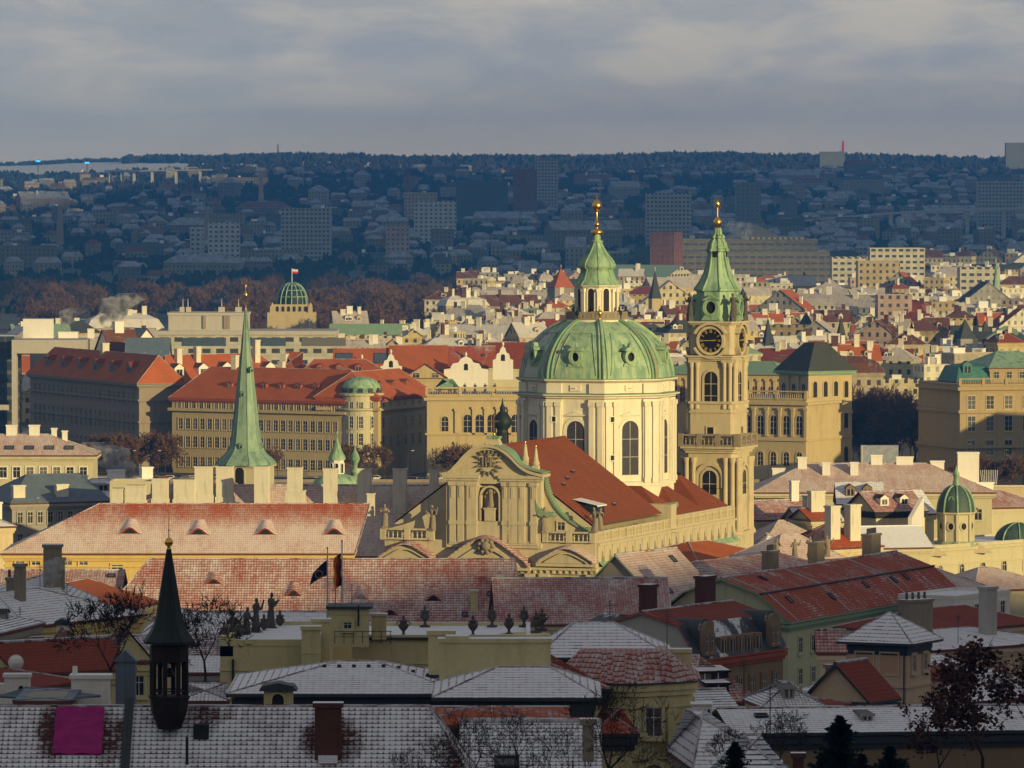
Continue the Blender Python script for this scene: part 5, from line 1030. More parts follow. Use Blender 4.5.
cpl = ['leftmost wide cream chimney of the row behind the sunlit palace roof','second cream chimney of the row, stepped beside the leftmost','short cream chimney left of the green spire, third of the row','cream chimney with narrow gap, fourth of the row, left of the spire','tall cream chimney close left of the green spire tower','cream chimney right in front of the green spire tower','cream chimney just right of the green spire tower','tall cream chimney standing on a wide plinth right of the spire','low wide plinth chimney under the tall one right of the spire','cream chimney in front of the little green cupola, left side','tall cream chimney with its lower half shaded, between cupola and church','cream chimney with shaded foot nearest the church volute but one','narrow grey chimney half hidden by the church volute','tiny cream chimney at the junction of the metal valley']
for i, (px, w, yt, yb, d) in enumerate(chs):
    D = 1020 if yb < 503 else 1008; h = (yb-yt)*D/F; ww = w*D/F; q = MB()
    q.box(-ww/2,ww/2,-d/2,d/2,-2.0,h); q.box(-ww/2-.08,ww/2+.08,-d/2-.08,d/2+.08,h-.25,h,0,1)
    if w > 15: q.box(-ww/2-.15,ww/2+.15,-d/2-.15,d/2+.15,-2,.15*h)
    o_ = q.build('chimney',['chimney','snow'],None,tuple(at(px,yb,D)),-.1); tag(o_, cpl[i], 'chimney', 'cream chimneys behind the palace roof')
# spire of the Augustinian church
D = 1260.0; K_ = 1260/1180; sx = at(246,465,D).x; zz = lambda py: H-(py-YH)*D/F; gs = thing('church_tower','slender pale green copper spire on a cream square tower with an arched opening','tower',(sx,D,0),R(-14))
w_ = 4.4; q = MB(); q.zprism(sq(w_),0,zz(466)); q.build('wall','cream',gs); q = MB(); q.zprism(sq(w_+.4),zz(466.5),zz(465)); q.zprism(sq(w_+.25),zz(492),zz(490.5)); q.build('cornice','cream',gs)
for a in (0,pi/2): link('window', wmesh(1.8,4.2,'arch','cream','wood_dark',False,.3), gs, (0 if a == 0 else w_,-w_ if a == 0 else 0,zz(488)), a)
q = MB(); P = [(5.5,464.8),(5.4,463.5),(4.9,460),(4.0,455.5),(3.25,451),(2.85,445),(2.55,435),(2.2,420),(1.75,395),(1.25,370),(.85,350),(.42,325),(.14,309)]
q.lathe([(r*1.02*K_,zz(y)) for r, y in P],8,sm=False,rot=pi/8); sp = q.build('spire','copper_spire',gs)
for k in range(8): a = pi/8+k*pi/4; q = MB(); q.path([Vector((r*1.03*K_*cos(a),r*1.03*K_*sin(a),zz(y))) for r, y in P],.07,4); q.build('ridge_seam','copper_spire',sp)
for py, a in ((448,0),(448,2),(396,0),(372,1)):
    an = -pi/2+a*pi/4; rr = 2.8 if py > 440 else 1.7; q = MB(); q.box(-.35,.35,-.7,.3,0,.7,0); q.prism(rect(.4,.45,0,.1),-.72,-.7,1); q.prism([(-.5,.7),(.5,.7),(0,1.1)],-.8,.2,0); q.build('spire_dormer',['copper_spire','black'],sp,(rr*cos(an),rr*sin(an),zz(py)),an+pi/2)
q = MB(); q.lathe([(.1,zz(309)),(.05,zz(299)),(.3,zz(297)),(.38,zz(295)),(.3,zz(293)),(.05,zz(291)),(.03,zz(284))],8); q.box(-.35,.35,-.04,.04,zz(287.5),zz(286.8)); q.build('gilded_ball','gold',gs)
# small cupola with lantern
D = 1200.0; sx = at(337,500,D).x; zz = lambda py: H-(py-YH)*D/F; cu = thing('cupola','small green copper cupola with white lantern between the cream chimneys','cupola',(sx,D,0))
q = MB(); q.lathe([(4.4,0),(4.4,zz(487))],16,sm=False); q.build('wall','cream',cu); q = MB(); q.lathe([(4.6,zz(487)),(4.3,zz(481)),(3.4,zz(477)),(1.6,zz(474))],16); q.build('dome','copper',cu)
q = MB(); q.lathe([(1.35,zz(475)),(1.35,zz(461)),(1.6,zz(459.5))],8,sm=False,rot=pi/8); lo = q.build('lantern','white',cu)
for k in range(8): a = k*pi/4; link('lantern_window', wmesh(.55,1.8,'arch','white','black',False,.1), lo, (1.26*cos(a),1.26*sin(a),zz(473)), a+pi/2)
q = MB(); q.lathe([(1.65,zz(459.5)),(1.5,zz(456)),(.95,zz(451)),(.75,zz(447)),(.3,zz(441)),(.12,zz(437)),(.12,zz(434))],12); q.lathe([(.05,zz(434.5)),(.3,zz(433)),(.05,zz(431))],8); q.build('lantern_roof','copper',cu)
D = 1210.0; zz = lambda py: H-(py-YH)*D/F; q = MB(); q.lathe([(.7,zz(490)),(.7,zz(473)),(1.0,zz(472)),(.45,zz(468)),(.5,zz(464)),(.95,zz(459)),(.7,zz(455)),(.3,zz(451)),(.1,zz(446))],10); tag(q.build('turret','copper',None,(at(355,480,D).x,D,0)),'thin green onion turret just right of the lantern cupola','turret')
D = 1230.0; zz = lambda py: H-(py-YH)*D/F; t_ = thing('turret','dark green copper onion turret rising behind the church facade cross','turret',(at(502.5,440,D).x,D,0)); q = MB(); q.lathe([(1.7,0),(1.7,zz(452)),(1.25,zz(446)),(1.05,zz(430)),(1.3,zz(427))],8,sm=False); q.build('drum','copper_dark',t_)
q = MB(); q.lathe([(1.4,zz(428)),(1.75,zz(424)),(1.8,zz(420)),(1.1,zz(414)),(.5,zz(411)),(.55,zz(408)),(.2,zz(404)),(.06,zz(398))],12); q.build('onion_roof','copper_dark',t_)
for k in range(8): a = k*pi/4+pi/8; q = MB(); q.prism(arch(.5,2.2,0,0),-.05,.05); q.build('opening','black',t_,(1.12*cos(a),1.12*sin(a),zz(444)),a+pi/2)
# left: yellow palace and grey house
house('palace','pale yellow sunlit palace with white windows, snowy roof and skylights at the left edge','palace',(-60,1252),(93,1252),455,434,depth=14,roof='hip',rm='tile_light',wm='cream',il=8,ir=9,o=.7,cornice=.7,fr='white',
  wins=[('f',11,1.4,2.1,4.4,'rect',(.02,.98)),('f',11,1.4,2.1,8.6,'rect',(.02,.98))],sky=[(.45,.25,1.8,1.4),(.58,.25,1.8,1.4),(.71,.25,1.8,1.4),(.84,.25,1.8,1.4)],chim=[(.45,.5,2.0,1.2,1.5,'white'),(.60,.5,2.0,1.2,1.5,'white'),(.73,.5,1.0,1.0,1.3,'white'),(.80,.5,1.0,1.0,1.6,'white')])
house('house','grey stone house with small windows and a snow-streaked slate roof, shaded front','house',(12,1120),(108,1128),503,474,depth=16,roof='hip',rm='bluegrey_roof',wm='greywall',il=6,ir=2,cornice=.6,wins=[('f',9,1.0,2.0,3.6),('f',9,1.0,2.0,7.4)],chim=[(.10,.1,2.2,1.2,1.6),(.55,.1,2.2,1.2,1.6)])
house('house','dark slate roof with brown ridge and white rooftop boxes right of the grey house','house',(85,1150),(185,1160),500,478,depth=15,roof='hip',rm='tile_slate_snow',wm='greywall',il=5,ir=4,chim=[(.15,.5,2.0,1.2,1.6,'white'),(.5,.5,3.0,1.2,1.2,'white'),(.8,.5,2.2,1.2,1.6,'white')],dorm=[(.25,.4,2.6,1.2,'shed','bluegrey_roof','greywall')])
house('house','small house with snowy roof and white chimney at the left edge below the grey house','house',(-30,1000),(13,1003),527,513,depth=9,roof='hip',rm='tile_heavy',wm='cream2',chim=[(.75,.3,1.6,1,2.5,'white')])
house('house','red roofed house behind the leftmost cream chimneys','house',(140,1060),(215,1062),506,486,depth=12,roof='hip',rm='tile_trace',wm='cream')
house('house','orange red roof just in front of the green spire tower','house',(205,1070),(275,1072),508,482,depth=12,roof='hip',rm='tile_clean',wm='cream',il=2)
house('house','cream gable-fronted house between the chimneys and the yellow palace','house',(110,1110),(152,1110),498,480,depth=9,roof='flat',rm='snowflat',wm='cream')
# right middle
house('palace','long cream palace with a pink snow-dusted hipped roof behind the small houses, right','palace',(757,1150),(992,1150),492,463,depth=17,roof='hip',rm='tile_light',wm='cream',il=9,ir=11,o=.8,cornice=.7,fr='greenish',
  wins=[('f',16,1.3,2.0,5.0)],chim=[(.10,.5,2.2,1.2,1.2,'white'),(.20,.42,1.6,1.2,1.6,'white'),(.30,.3,1.4,1.2,1.8,'white'),(.42,.3,1.4,1.2,1.8,'white'),(.52,.5,2.0,1.2,1.2,'white'),(.64,.5,3.0,1.2,.9,'white'),(.78,.5,2.4,1.2,.9,'white')])
q = MB(); q.box(-1.9,1.9,-1,1,-3,6.5,0); q.box(-2,2,-1.1,1.1,6.5,6.8,0,1); tag(q.build('chimney',['white','snow'],None,tuple(at(968,490,1158))),'large white chimney block at the right end of the long cream palace','chimney')
house('house','pale green-cream house with snowy roof, two red dormers and green-shuttered windows','house',(839,1126),(882,1126),504,482,depth=11,roof='gable',rm='tile_heavy',wm='greenish',fr='white',wins=[('f',3,1.3,1.9,3.2)],dorm=[(.28,.35,1.6,1.5,'gable','tile_brown','brownwall'),(.68,.35,1.6,1.5,'gable','tile_brown','brownwall')])
house('house','house with red roof and two white dormers beside a sunlit firewall','house',(876,1112),(925,1116),512,491,depth=11,roof='gable',rm='tile_half',wm='cream2',dorm=[(.25,.3,1.6,1.3,'gable','tile_brown','white'),(.65,.3,1.6,1.3,'gable','tile_brown','white')],cornm='black')
q = MB(); q.prism([(0,0),(2.1,0),(2.1,2.6),(0,.6)],-.4,8); 
q = MB(); q.add([(0,0,-2.5),(.7,0,-2.5),(.7,8,-2.5),(0,8,-2.5),(0,0,-.6),(.7,0,-.6),(.7,8,2.6),(0,8,2.6)],[(0,1,5,4),(1,2,6,5),(2,3,7,6),(3,0,4,7),(4,5,6,7)],0); tag(q.build('firewall',['white','snow'],None,tuple(at(908,514,1106)),-.32),'bright white firewall sloping between two red roofs, right of centre','wall')
house('house','snowy roof between the white firewall and the domed turret','house',(912,1126),(934,1128),514,490,depth=10,roof='gable',rm='tile_snow',wm='cream2',sky=[(.5,.5,1,1)])
house('house','house with plain pinkish red roof at the left of the small houses, right side','house',(757,1105),(812,1109),520,500,depth=10,roof='gable',rm='tile_half',wm='cream2',chim=[(.9,.5,1.4,1,3,'white')])
house('house','small house with snow-white roof and cream front below the pinkish red roof','house',(800,1095),(842,1097),522,507,depth=9,roof='gable',rm='tile_snow',wm='cream',chim=[(.3,.3,1.5,1.2,2.6,'chimney')])
house('house','house with a broad sheet of unbroken snow on its roof left of the domed turret','house',(868,1092),(930,1095),548,526,depth=13,roof='gable',rm='snowflat',wm='cream',cornice=.7,dorm=[])
house('house','low red roof patched with snow beside the church tower foot','house',(764,1085),(830,1089),545,520,depth=12,roof='hip',rm='tile_light',wm='cream2',il=5)
house('house','snow-covered low roof at the tower foot with blueish shade','house',(760,1078),(800,1080),560,533,depth=9,roof='hip',rm='tile_heavy',wm='cream2',il=3)
house('house','pink stepped roof with snow in front of the small houses','house',(775,905),(842,912),561,534,depth=10,roof='hip',rm='tile_light',wm='cream2',il=5,ir=4)
house('house','orange and snow hipped roof with tall paired chimneys, right of the tower','house',(830,930),(880,936),548,523,depth=11,roof='hip',rm='tile_trace',wm='cream2',il=5,chim=[(.25,.2,1.8,1.4,4.2,'chimney'),(.60,.15,2.0,1.4,4.6,'chimney')])
house('house','small cream house with tall chimney and dark windows left of the paired chimneys','house',(812,1090),(838,1092),520,508,depth=8,roof='gable',rm='tile_trace',wm='cream',chim=[(.5,.4,2.6,1.4,3.0,'chimney')])
for i, (px, pb) in enumerate(((777,560),(795,560),(810,558),(827,557))): o_ = link('statue', statue_mesh(2.9,80+i,'stone',.3,i%2), None, tuple(at(px,pb,899))); tag(o_, ['leftmost','second','third','rightmost'][i]+' of four weathered statues in a row on the pink stepped roof','statue','four statues on the pink roof')
# domed church towers on the right
def dtower(px, D, label, yb, full=True):
    zz = lambda py: H-(py-YH)*D/F; s = D/F; t = thing('domed_tower',label,'tower',(at(px,yb,D).x,D,0),R(-22)); RR = 17.5*s
    q = MB(); q.lathe([(RR,0),(RR,zz(547)),(RR*1.18,zz(546)),(RR*1.18,zz(542)),(RR,zz(541)),(RR,zz(515)),(RR*1.12,zz(513.5)),(RR*1.12,zz(512))],8,sm=False,rot=pi/8); w = q.build('wall','cream',t)
    for k in range(8):
        a = k*pi/4; q = MB(); q.ring(el(.75,.85),el(.5,.6),-.15,.05,0); q.prism(el(.5,.6),-.03,-.02,1); q.build('round_window',['cream','black'],t,(RR*.93*cos(a),RR*.93*sin(a),zz(526)),a+pi/2)
        q = MB(); q.box(-.22,.22,-.2,.2,zz(541),zz(514)); q.build('pilaster','cream',t,(RR*cos(a+pi/8),RR*sin(a+pi/8),0),a+pi/8+pi/2)
    q = MB(); q.lathe([(RR*1.22,zz(549)),(RR*1.26,zz(543)),(RR*1.2,zz(541.5))],8,sm=False,rot=pi/8,cap=False); q.build('flashing','copper',t)
    q = MB(); pr = [(RR*1.05*cos(i*pi/2*.86/8)**.9, zz(512)+(zz(486)-zz(512))*1.03*sin(i*pi/2*.86/8)) for i in range(9)]; q.lathe(pr,16,rot=pi/8); dm = q.build('dome','lead_dome',t)
    for k in range(8): a = pi/8+k*pi/4; q = MB(); q.path([Vector((r*1.02*cos(a),r*1.02*sin(a),z)) for r, z in pr],.2,5); q.build('rib','copper',dm)
    q = MB(); q.ring(el(.5,.6),el(.28,.35),-.3,.3,0); q.prism(el(.3,.36),-.1,-.05,1); q.build('oculus',['copper','black'],dm,(0,-RR*.82,zz(499)))
    q = MB(); q.lathe([(4.4*s,zz(487)),(3.0*s,zz(482)),(2.6*s,zz(477)),(3.8*s,zz(476)),(3.4*s,zz(473)),(1.2*s,zz(470)),(.4*s,zz(466))],8); q.build('lantern_roof','copper',t)
    return t
dtower(956,1120.0,'cream octagonal turret with a dark ribbed dome and green lantern, right side',550)
house('church_building','cream church front with small pediment and cornice below the domed turret','church',(925,1108),(1060,1136),549,None,depth=14,roof='flat',rm='snowflat',wm='cream',band=[(.6,.5,.5),(3,.3,.25)],wins=[('f',6,1.2,2.0,5,'arch')])
for tx in (934,978): q = MB(); q.prism([(-2.6,0),(2.6,0),(0,1.7)],-.6,.4); q.prism([(-1.9,.25),(1.9,.25),(0,1.35)],-.65,-.6,1); tag(q.build('pediment',['cream','cream2'],None,tuple(at(tx,556 if tx<950 else 553,1109.6 if tx < 950 else 1118.6))),'small triangular cream pediment '+('left' if tx < 950 else 'right')+' below the domed turret','pediment')
D = 1132.0; zz = lambda py: H-(py-YH)*D/F; t_ = thing('domed_tower','low dark green dome with pale ribs at the right picture edge','dome',(at(1018,540,D).x,D,0)); q = MB(); q.lathe([(4.0,0),(4.0,zz(541))],16,sm=False); q.build('wall','cream',t_)
pr = [(3.9*cos(i*pi/16*.9), zz(541)+(zz(523)-zz(541))*sin(i*pi/16*.9)) for i in range(9)]; q = MB(); q.lathe(pr,16); dm = q.build('dome','lead_dome',t_)
for k in range(8): a = k*pi/4; q = MB(); q.path([Vector((r*1.02*cos(a),r*1.02*sin(a),z)) for r, z in pr],.15,5); q.build('rib','copper',dm)
house('house','red roofed building with snow patches between the two dark domes','house',(978,1150),(1015,1153),545,518,depth=16,roof='gable',rm='tile_trace',wm='cream')
house('house','cream house with plain pinkish hipped roof and white chimney at the right edge','house',(972,1150),(1045,1155),508,490,depth=12,roof='hip',rm='tile_half',wm='cream',chim=[(.35,.5,3.4,1.2,1.6,'white')])
house('house','flat snowy canopy roof beyond the pinkish hipped roof at the right edge','house',(990,1250),(1060,1250),490,None,depth=9,roof='flat',rm='snowflat',wm='cream2')
# ------------------------------------------------------------ buildings on the far bank of the river
house('palace','long dark riverside faculty building with orange roof and small dormers, far left','building',(30,1888),(139,1802),373.5,351,depth=13,roof='hip',il=3,ir=2,mz=None,rm='tile_clean',wm='darkstone',o=1.0,cornice=1.0,fr='darkstone',
  wins=[('f',22,1.4,3.0,5.5),('f',22,1.6,5.0,13.5),('f',22,1.4,3.2,19.5)],band=[(5,.6,.5),(11,.5,.4),(18,.4,.3)],dorm=[(.12+.15*i,.30,3.2,2.2,'gable','tile_red','darkstone') for i in range(6)],chim=[(.5,.5,2,2,2)],cornm='darkstone',rm2=None)
for tx in (.0,1.0): pass
house('palace','riverside wing with bright orange roof, white gabled dormers and a sunlit end wall','building',(166,1807),(292,1836),383,354,depth=14,roof='hip',rm='tile_clean',wm='sandstone',o=.9,cornice=1.0,il=5,ir=7,band=[(5.0,.6,.5)],fr='sandstone',
  dorm=[(.12,.22,3.4,2.4,'gable','tile_brown','white'),(.31,.22,3.4,2.4,'gable','tile_brown','white'),(.5,.24,3.4,2.4,'gable','tile_brown','white'),(.84,.2,3.4,2.4,'gable','tile_brown','white')],chim=[(.18,.35,1.8,1.4,3.5,'chimney'),(.33,.35,1.6,1.4,4.0,'chimney'),(.80,.35,1.8,1.4,5.5,'chimney')],wins=[('f',10,1.4,3.0,9.5),('f',10,1.4,3.0,15)])
# corner building with round tower
cw = dict(rm='tile_clean',wm='sandstone',o=.8,cornice=.7,cornm='redbrown')
house('palace','left wing of the corner building, warm grey front with rows of windows and red roof','building',(172,1796),(344,1766),397.5,368,depth=20,roof='hip',il=6,ir=4,band=[(3.6,.8,.9)],wins=[('f',22,1.3,2.3,3.0,'rect',(.02,.98),'glass'),('f',22,1.5,3.0,8.6),('f',22,1.5,3.0,13.6),('f',22,1.5,2.8,19.0)],dorm=[(.30+.10*i,.35,1.8,1.2,'gable','tile_brown','redbrown') for i in range(6)],chim=[(.25,.5,1.6,1.6,3),(.5,.6,1.6,1.6,3)],**cw)
house('palace','right wing of the corner building with red mansard dormers and shaded front','building',(378,1764),(432,1800),397.5,370,depth=18,roof='hip',il=3,ir=2,band=[(3.6,.8,.9)],wins=[('f',7,1.3,2.3,3.0),('f',7,1.5,3.0,8.6),('f',7,1.5,3.0,13.6)],dorm=[(.2+.25*i,.35,1.8,1.2,'gable','tile_brown','redbrown') for i in range(3)],**cw)
D = 1766.0; zz = lambda py: H-(py-YH)*D/F; ct = thing('corner_tower','round cream corner tower with green copper dome between two red roofed wings','tower',(at(361,400,D).x,D+3,0)); RR = 5.6
q = MB(); q.lathe([(RR,0),(RR,zz(411)),(RR+.7,zz(410)),(RR+.7,zz(408.5)),(RR-.1,zz(408)),(RR-.1,zz(396)),(RR+.6,zz(395.5)),(RR+.6,zz(393.5)),(RR-.4,zz(393))],24,sm=False); q.build('wall','cream',ct)
q = MB(); q.lathe([(RR-.3,zz(394)),(RR-.5,zz(390.5)),(RR-.2,zz(390)),(RR-.4,zz(386)),(RR*.75,zz(381)),(RR*.4,zz(377.8)),(0.3,zz(376.8))],24); q.build('dome','copper',ct)
for py, hh in ((406,2.2),(424,3.2),(441,3.2),(457,2.6)):
    for a in (-2.05,-1.57,-.95,-.4): link('window', wmesh(1.2,hh,'rect','cream'), ct, (RR*cos(a)*1.0,RR*sin(a),zz(py+4)), a+pi/2)
for k in range(12): a = k*pi/6; q = MB(); q.box(-.6,.6,-.1,.3,0,1.2,0); q.build('dome_window','darkmetal',ct,((RR-.2)*cos(a),(RR-.2)*sin(a),zz(392.5)),a+pi/2)
house('house','bright orange hipped roof behind the round corner tower','house',(296,1880),(392,1880),378,359,depth=20,roof='hip',rm='tile_clean',wm='cream2',il=5,ir=8,dorm=[(.25,.35,2.2,1.5,'gable','tile_brown','redbrown'),(.45,.35,2.2,1.5,'gable','tile_brown','redbrown'),(.65,.35,2.2,1.5,'gable','tile_brown','redbrown')])
house('house','steep dark orange gable roof left of the bright orange hipped roof','house',(262,1890),(300,1885),382,352,depth=18,roof='hip',rm='tile_clean',wm='sandstone',chim=[(.3,.4,2,2,4)])
def curly(label, px, py, D, w, h):
    pts = [(-w/2,0),(-w/2,h*.3),(-w*.36,h*.34),(-w*.30,h*.6),(-w*.17,h*.66),(-w*.12,h*.85),(0,h),(w*.12,h*.85),(w*.17,h*.66),(w*.30,h*.6),(w*.36,h*.34),(w/2,h*.3),(w/2,0)]
    q = MB(); q.prism([(x,z-4) if z == 0 else (x,z) for x, z in pts],-.3,.6); r = thing('gable_front',label,'gable',tuple(at(px,py,D))); q.build('wall','white',r); q = MB(); q.prism(arch(1.2,2.0,0,h*.25),-.36,-.31); q.build('window','black',r)
    q = MB(); q.lathe([(.2,0),(.4,.5),(.1,1.2)],6,(0,0,h)); q.build('finial','white',r)
curly('white curly gable on the left of the long orange roofs',362,372,1918,9,4.0)
curly('white curly gable in the middle of the long orange roofs, pointed',391,372,1918,6.5,5.5)
curly('white triangular gable front with a small finial before the orange roofs',466,375,1918,13,5.6)
curly('slim white ornate gable before the red roof, nearest the dome',503,366,1918,6,6)
house('house','long orange roof with solar-dark skylights behind the curly white gables','house',(334,1925),(398,1925),372,348,depth=18,roof='gable',rm='tile_clean',wm='cream',sky=[(.15,.35,5,5),(.75,.35,5,5)])
house('house','broad plain orange roof between the curly gable and triangular gable','house',(390,1925),(446,1925),370,345,depth=18,roof='gable',rm='tile_clean',wm='sandstone')
house('house','orange roof with small skylights behind the triangular white gable','house',(440,1927),(494,1927),367,346,depth=18,roof='gable',rm='tile_trace',wm='cream',sky=[(.1,.5,1.2,1.2),(.8,.5,1.2,1.2)])
house('house','deep red roof just left of the great dome','house',(490,1935),(530,1935),368,342,depth=20,roof='gable',rm='tile_red',wm='cream')
house('house','ochre semicircular-gabled building between the white gables','house',(405,1912),(446,1912),378,363,depth=6,roof='gabley',rm='tile_clean',wm='sandstone',wins=[('f',2,2,1.5,.0)])
# concert hall
def carve(root, L, zt, n, w, h, drop, fr='sandstone', x0=0., x1=1., gl='wood_dark', col=True):
    for i in range(n):
        t = x0+(x1-x0)*(i+.5)/n; link('window', wmesh(w,h,'arch',fr,gl,True,.3), root, (t*L,0,zt-drop))
        if col: q = MB(); q.box(-.4,.4,-.5,0,zt-drop-.6,zt-drop+h+1.5); q.box(-.6,.6,-.7,0,zt-drop+h+1.5,zt-drop+h+2.1); q.build('pilaster',fr,root,((t+.5*(x1-x0)/n)*L,0,0))
hl = house('concert_hall','honey-coloured concert hall wing with arched windows and balustrade, left of the great dome','building',(427,1752),(560,1752),396,None,depth=30,roof='flat',rm='bluegrey_roof',wm='sandstone',zb=0,rh=.3,band=[(1.2,.8,.8),(10.5,.5,.5)])
carve(hl[0],hl[2],hl[3],8,2.2,4.8,9.8,x0=.26,x1=.98); carve(hl[0],hl[2],hl[3],8,1.6,3.2,17.6,x0=.26,x1=.98,col=False); carve(hl[0],hl[2],hl[3],1,1.8,4.0,9.5,x0=.05,x1=.22); carve(hl[0],hl[2],hl[3],1,1.6,3.2,17.6,x0=.05,x1=.22)
balustrade('balustrade',hl[0],hl[2],(0,.0,hl[3]),0,'sandstone',h=2.4,post=8)
at_ = house('pavilion','square attic block with low green pyramid roof on the concert hall','pavilion',(436,1760),(459,1760),389,379,depth=9,roof='tent',rm='copper',wm='sandstone',zb=22)
for i in range(5): o_ = link('statue', statue_mesh(2.6,110+i,'darkstatue',.4), None, tuple(at(455+i*10,393,1752))); tag(o_, 'small dark statue on the concert hall balustrade left of the dome', 'statue', 'statues on the concert hall balustrade')
pv2 = house('concert_hall','yellow sandstone pavilion of the concert hall with dark hipped roof and arched windows','building',(779,1750),(809,1739),370,342,depth=14.5,roof='mansard',mz=(7.4,.75),rm='slate',wm='sandstone',zb=0,il=6.2,ir=6.2,o=1.0,cornice=1.2,cornm='copper_trim',band=[(11.5,.7,.5),(18,.5,.4)],fr='sandstone')
carve(pv2[0],pv2[2],pv2[3],3,1.6,4.6,8.0)
for drop, hh in ((7.2,4.4),(15.4,4.2),(24.4,4.0)):
    for i in range(4): link('window', wmesh(1.35,hh,'arch','sandstone','wood_dark',False,.3), pv2[0], (pv2[2],pv2[2]*0+2.0+3.5*i,pv2[3]-drop), pi/2)
lw = house('concert_hall','lower curved front of the concert hall with balustrade right of the bell tower','building',(690,1742),(806,1726),398,None,depth=24,roof='flat',rm='bluegrey_roof',wm='sandstone',zb=0,rh=.3,band=[(1.4,.8,.9),(11,.5,.5)])
carve(lw[0],lw[2],lw[3],9,1.8,5.0,9.2); carve(lw[0],lw[2],lw[3],9,1.6,3.6,17.5,col=False); balustrade('balustrade',lw[0],lw[2],(0,.0,lw[3]),0,'sandstone',h=2.4,post=8)
hr = house('concert_hall','upper hall with long pale green copper roof and arcaded wall behind the bell tower','building',(655,1800),(783,1790),374,361,depth=26,roof='hip',rm='copper_trim',wm='sandstone',zb=0,il=8,ir=6,wins=[])
carve(hr[0],hr[2],hr[3],16,1.6,4.4,7.5,gl='frame_brown')
# faculty building on the right
fb = house('palace','ochre stone faculty building with balustrade and tall windows at the right edge','building',(960,1712),(1075,1722),386,None,depth=30,roof='flat',rm='bluegrey_roof',wm='ochre',zb=0,rh=.3,band=[(1.2,.9,.9),(7.2,.8,.6),(16.5,.8,.8)],wins=[('f',6,2.2,3.6,6.2,'rect',(.02,.98)),('f',6,2.2,4.0,12,'rect',(.02,.98)),('f',6,2.2,4.0,16.2+2.2,'rect',(.02,.98)),('f',6,3.0,5.0,24.5,'arch',(.02,.98),'black')],fr='sandstone')
balustrade('balustrade',fb[0],fb[2],(0,.0,fb[3]),0,'ochre',h=2.0,post=6)
house('palace','shaded side wing of the ochre faculty building behind the dark trees','building',(938,1745),(961,1716),392,None,depth=20,roof='flat',rm='bluegrey_roof',wm='brownwall',zb=0,rh=.5)
house('attic','ochre attic storey with pale green copper roof on the faculty building','attic',(990,1730),(1075,1736),368,351,depth=24,roof='hip',rm='copper',wm='ochre',zb=22,il=6,wins=[('f',6,1.4,2.2,3.2,'rect',(0.,.9))])
house('attic','teal metal mansard with one dormer at the left corner of the faculty building','attic',(958,1728),(988,1730),382,363,depth=16,roof='mansard',mz=(4,.3),rm='teal_roof',wm='ochre',zb=22,il=4,ir=1,dorm=[(.35,.15,2.6,2.6,'gable','teal_roof','teal_roof')])
for i, (x_, y_, w_, h_) in enumerate(((205,1610,60,34),(262,1570,58,36),(318,1535,60,33))):  # added blocks out of view, placed to shade the faculty front and park trees
    xp = x_/y_*F+512; house('palace','added shade-casting block beyond the right edge of the picture','building',(xp,y_),(xp+w_*F/y_,y_),YH+(H-h_)*F/y_,None,depth=18,roof='hip',rh=6,rm='tile_trace',wm='ochre',zb=0,group='added shade-casting blocks outside the picture')
# left modern buildings
winwall('mw_cream',(.50,.47,.36),4.2,3.6,.62,.42); winwall('mw_conc',(.46,.44,.36),4.4,3.6,.6,.4); winwall('glasswall',(.10,.11,.11),3.4,3.8,.9,.7,glass=(.03,.04,.05))
house('office_block','dark glass modern building with cream frame at the far left edge','office block',(-40,1950),(14,1950),338,None,depth=30,roof='flat',rm='snowflat',wm='glasswall',zb=0,band=[(5.5,1.2,.5),(13,1.0,.5),(20,1,.5)])
fr_ = thing('concrete_frame','tall cream concrete portal frame standing before the dark glass building','frame',tuple(at(12,470,1940))); hh = at(12,340,1940).z-at(12,470,1940).z
q = MB(); q.box(0,1.4,0,6,0,hh); fr_c = q.build('pillar','concrete',fr_); q = MB(); q.box(1.4,22,0,20,hh-4.0,hh); q.build('beam','concrete',fr_); q = MB(); q.box(-8,1.39,1,5,hh*.46,hh*.5); q.build('crossbeam','concrete',fr_)
house('office_block','flat cream modern block with white rooftop boxes behind the orange roof, far left','office block',(30,1985),(96,1985),340,None,depth=26,roof='flat',rm='snowflat',wm='concrete',zb=0,chim=[(.1,.3,9,5,6,'white'),(.55,.4,6,4,2,'white'),(.9,.3,2,2,3,'white')])
q = thing('hotel','wide cream concrete hotel with stepped upper storey and rooftop masts','hotel',tuple(at(158,470,2060)),0)
hp = at(158,470,2060); lz = lambda py: zat(py,2060)-hp.z; lx2 = lambda px: (px-158)*2060/F
b = MB(); b.box(0,lx2(336),0,30,0,lz(333)); b.build('lower_block','mw_conc',q); b = MB(); b.box(lx2(168),lx2(247),4,26,lz(333),lz(314)); b.build('upper_block','concrete',q)
b = MB(); b.box(-.5,lx2(337),-.6,30,lz(335),lz(331)); b.build('parapet','concrete',q); b = MB(); b.box(lx2(168)-.3,lx2(247)+.3,3.6,26.3,lz(315.5),lz(313)); b.build('parapet','concrete',q)
for px in (225,228,204): b = MB(); b.box(lx2(px)-.5,lx2(px)+.5,3.5,4.2,lz(329),lz(316)); b.build('wall_fin','darkstone',q)
for px in (181,186,220,237): b = MB(); b.box(-1,1,-1,1,0,1.6); b.tube((0,0,1.6),(0,0,4.2),.2,.12,5); b.build('rooftop_mast','concrete',q,(lx2(px),14,lz(313)))
for i in range(3): b = MB(); b.box(0,14,-.12,0,0,2.6); b.build('window_band','glassb',q,(lx2(182)+i*19,0,lz(346)))
house('hall','dark roof with blue glazed stripes and maroon side behind the orange roofs','hall',(100,1960),(128,1950),352,328,depth=14,roof='gable',rm='bluegrey_roof',wm='white',zb=0)
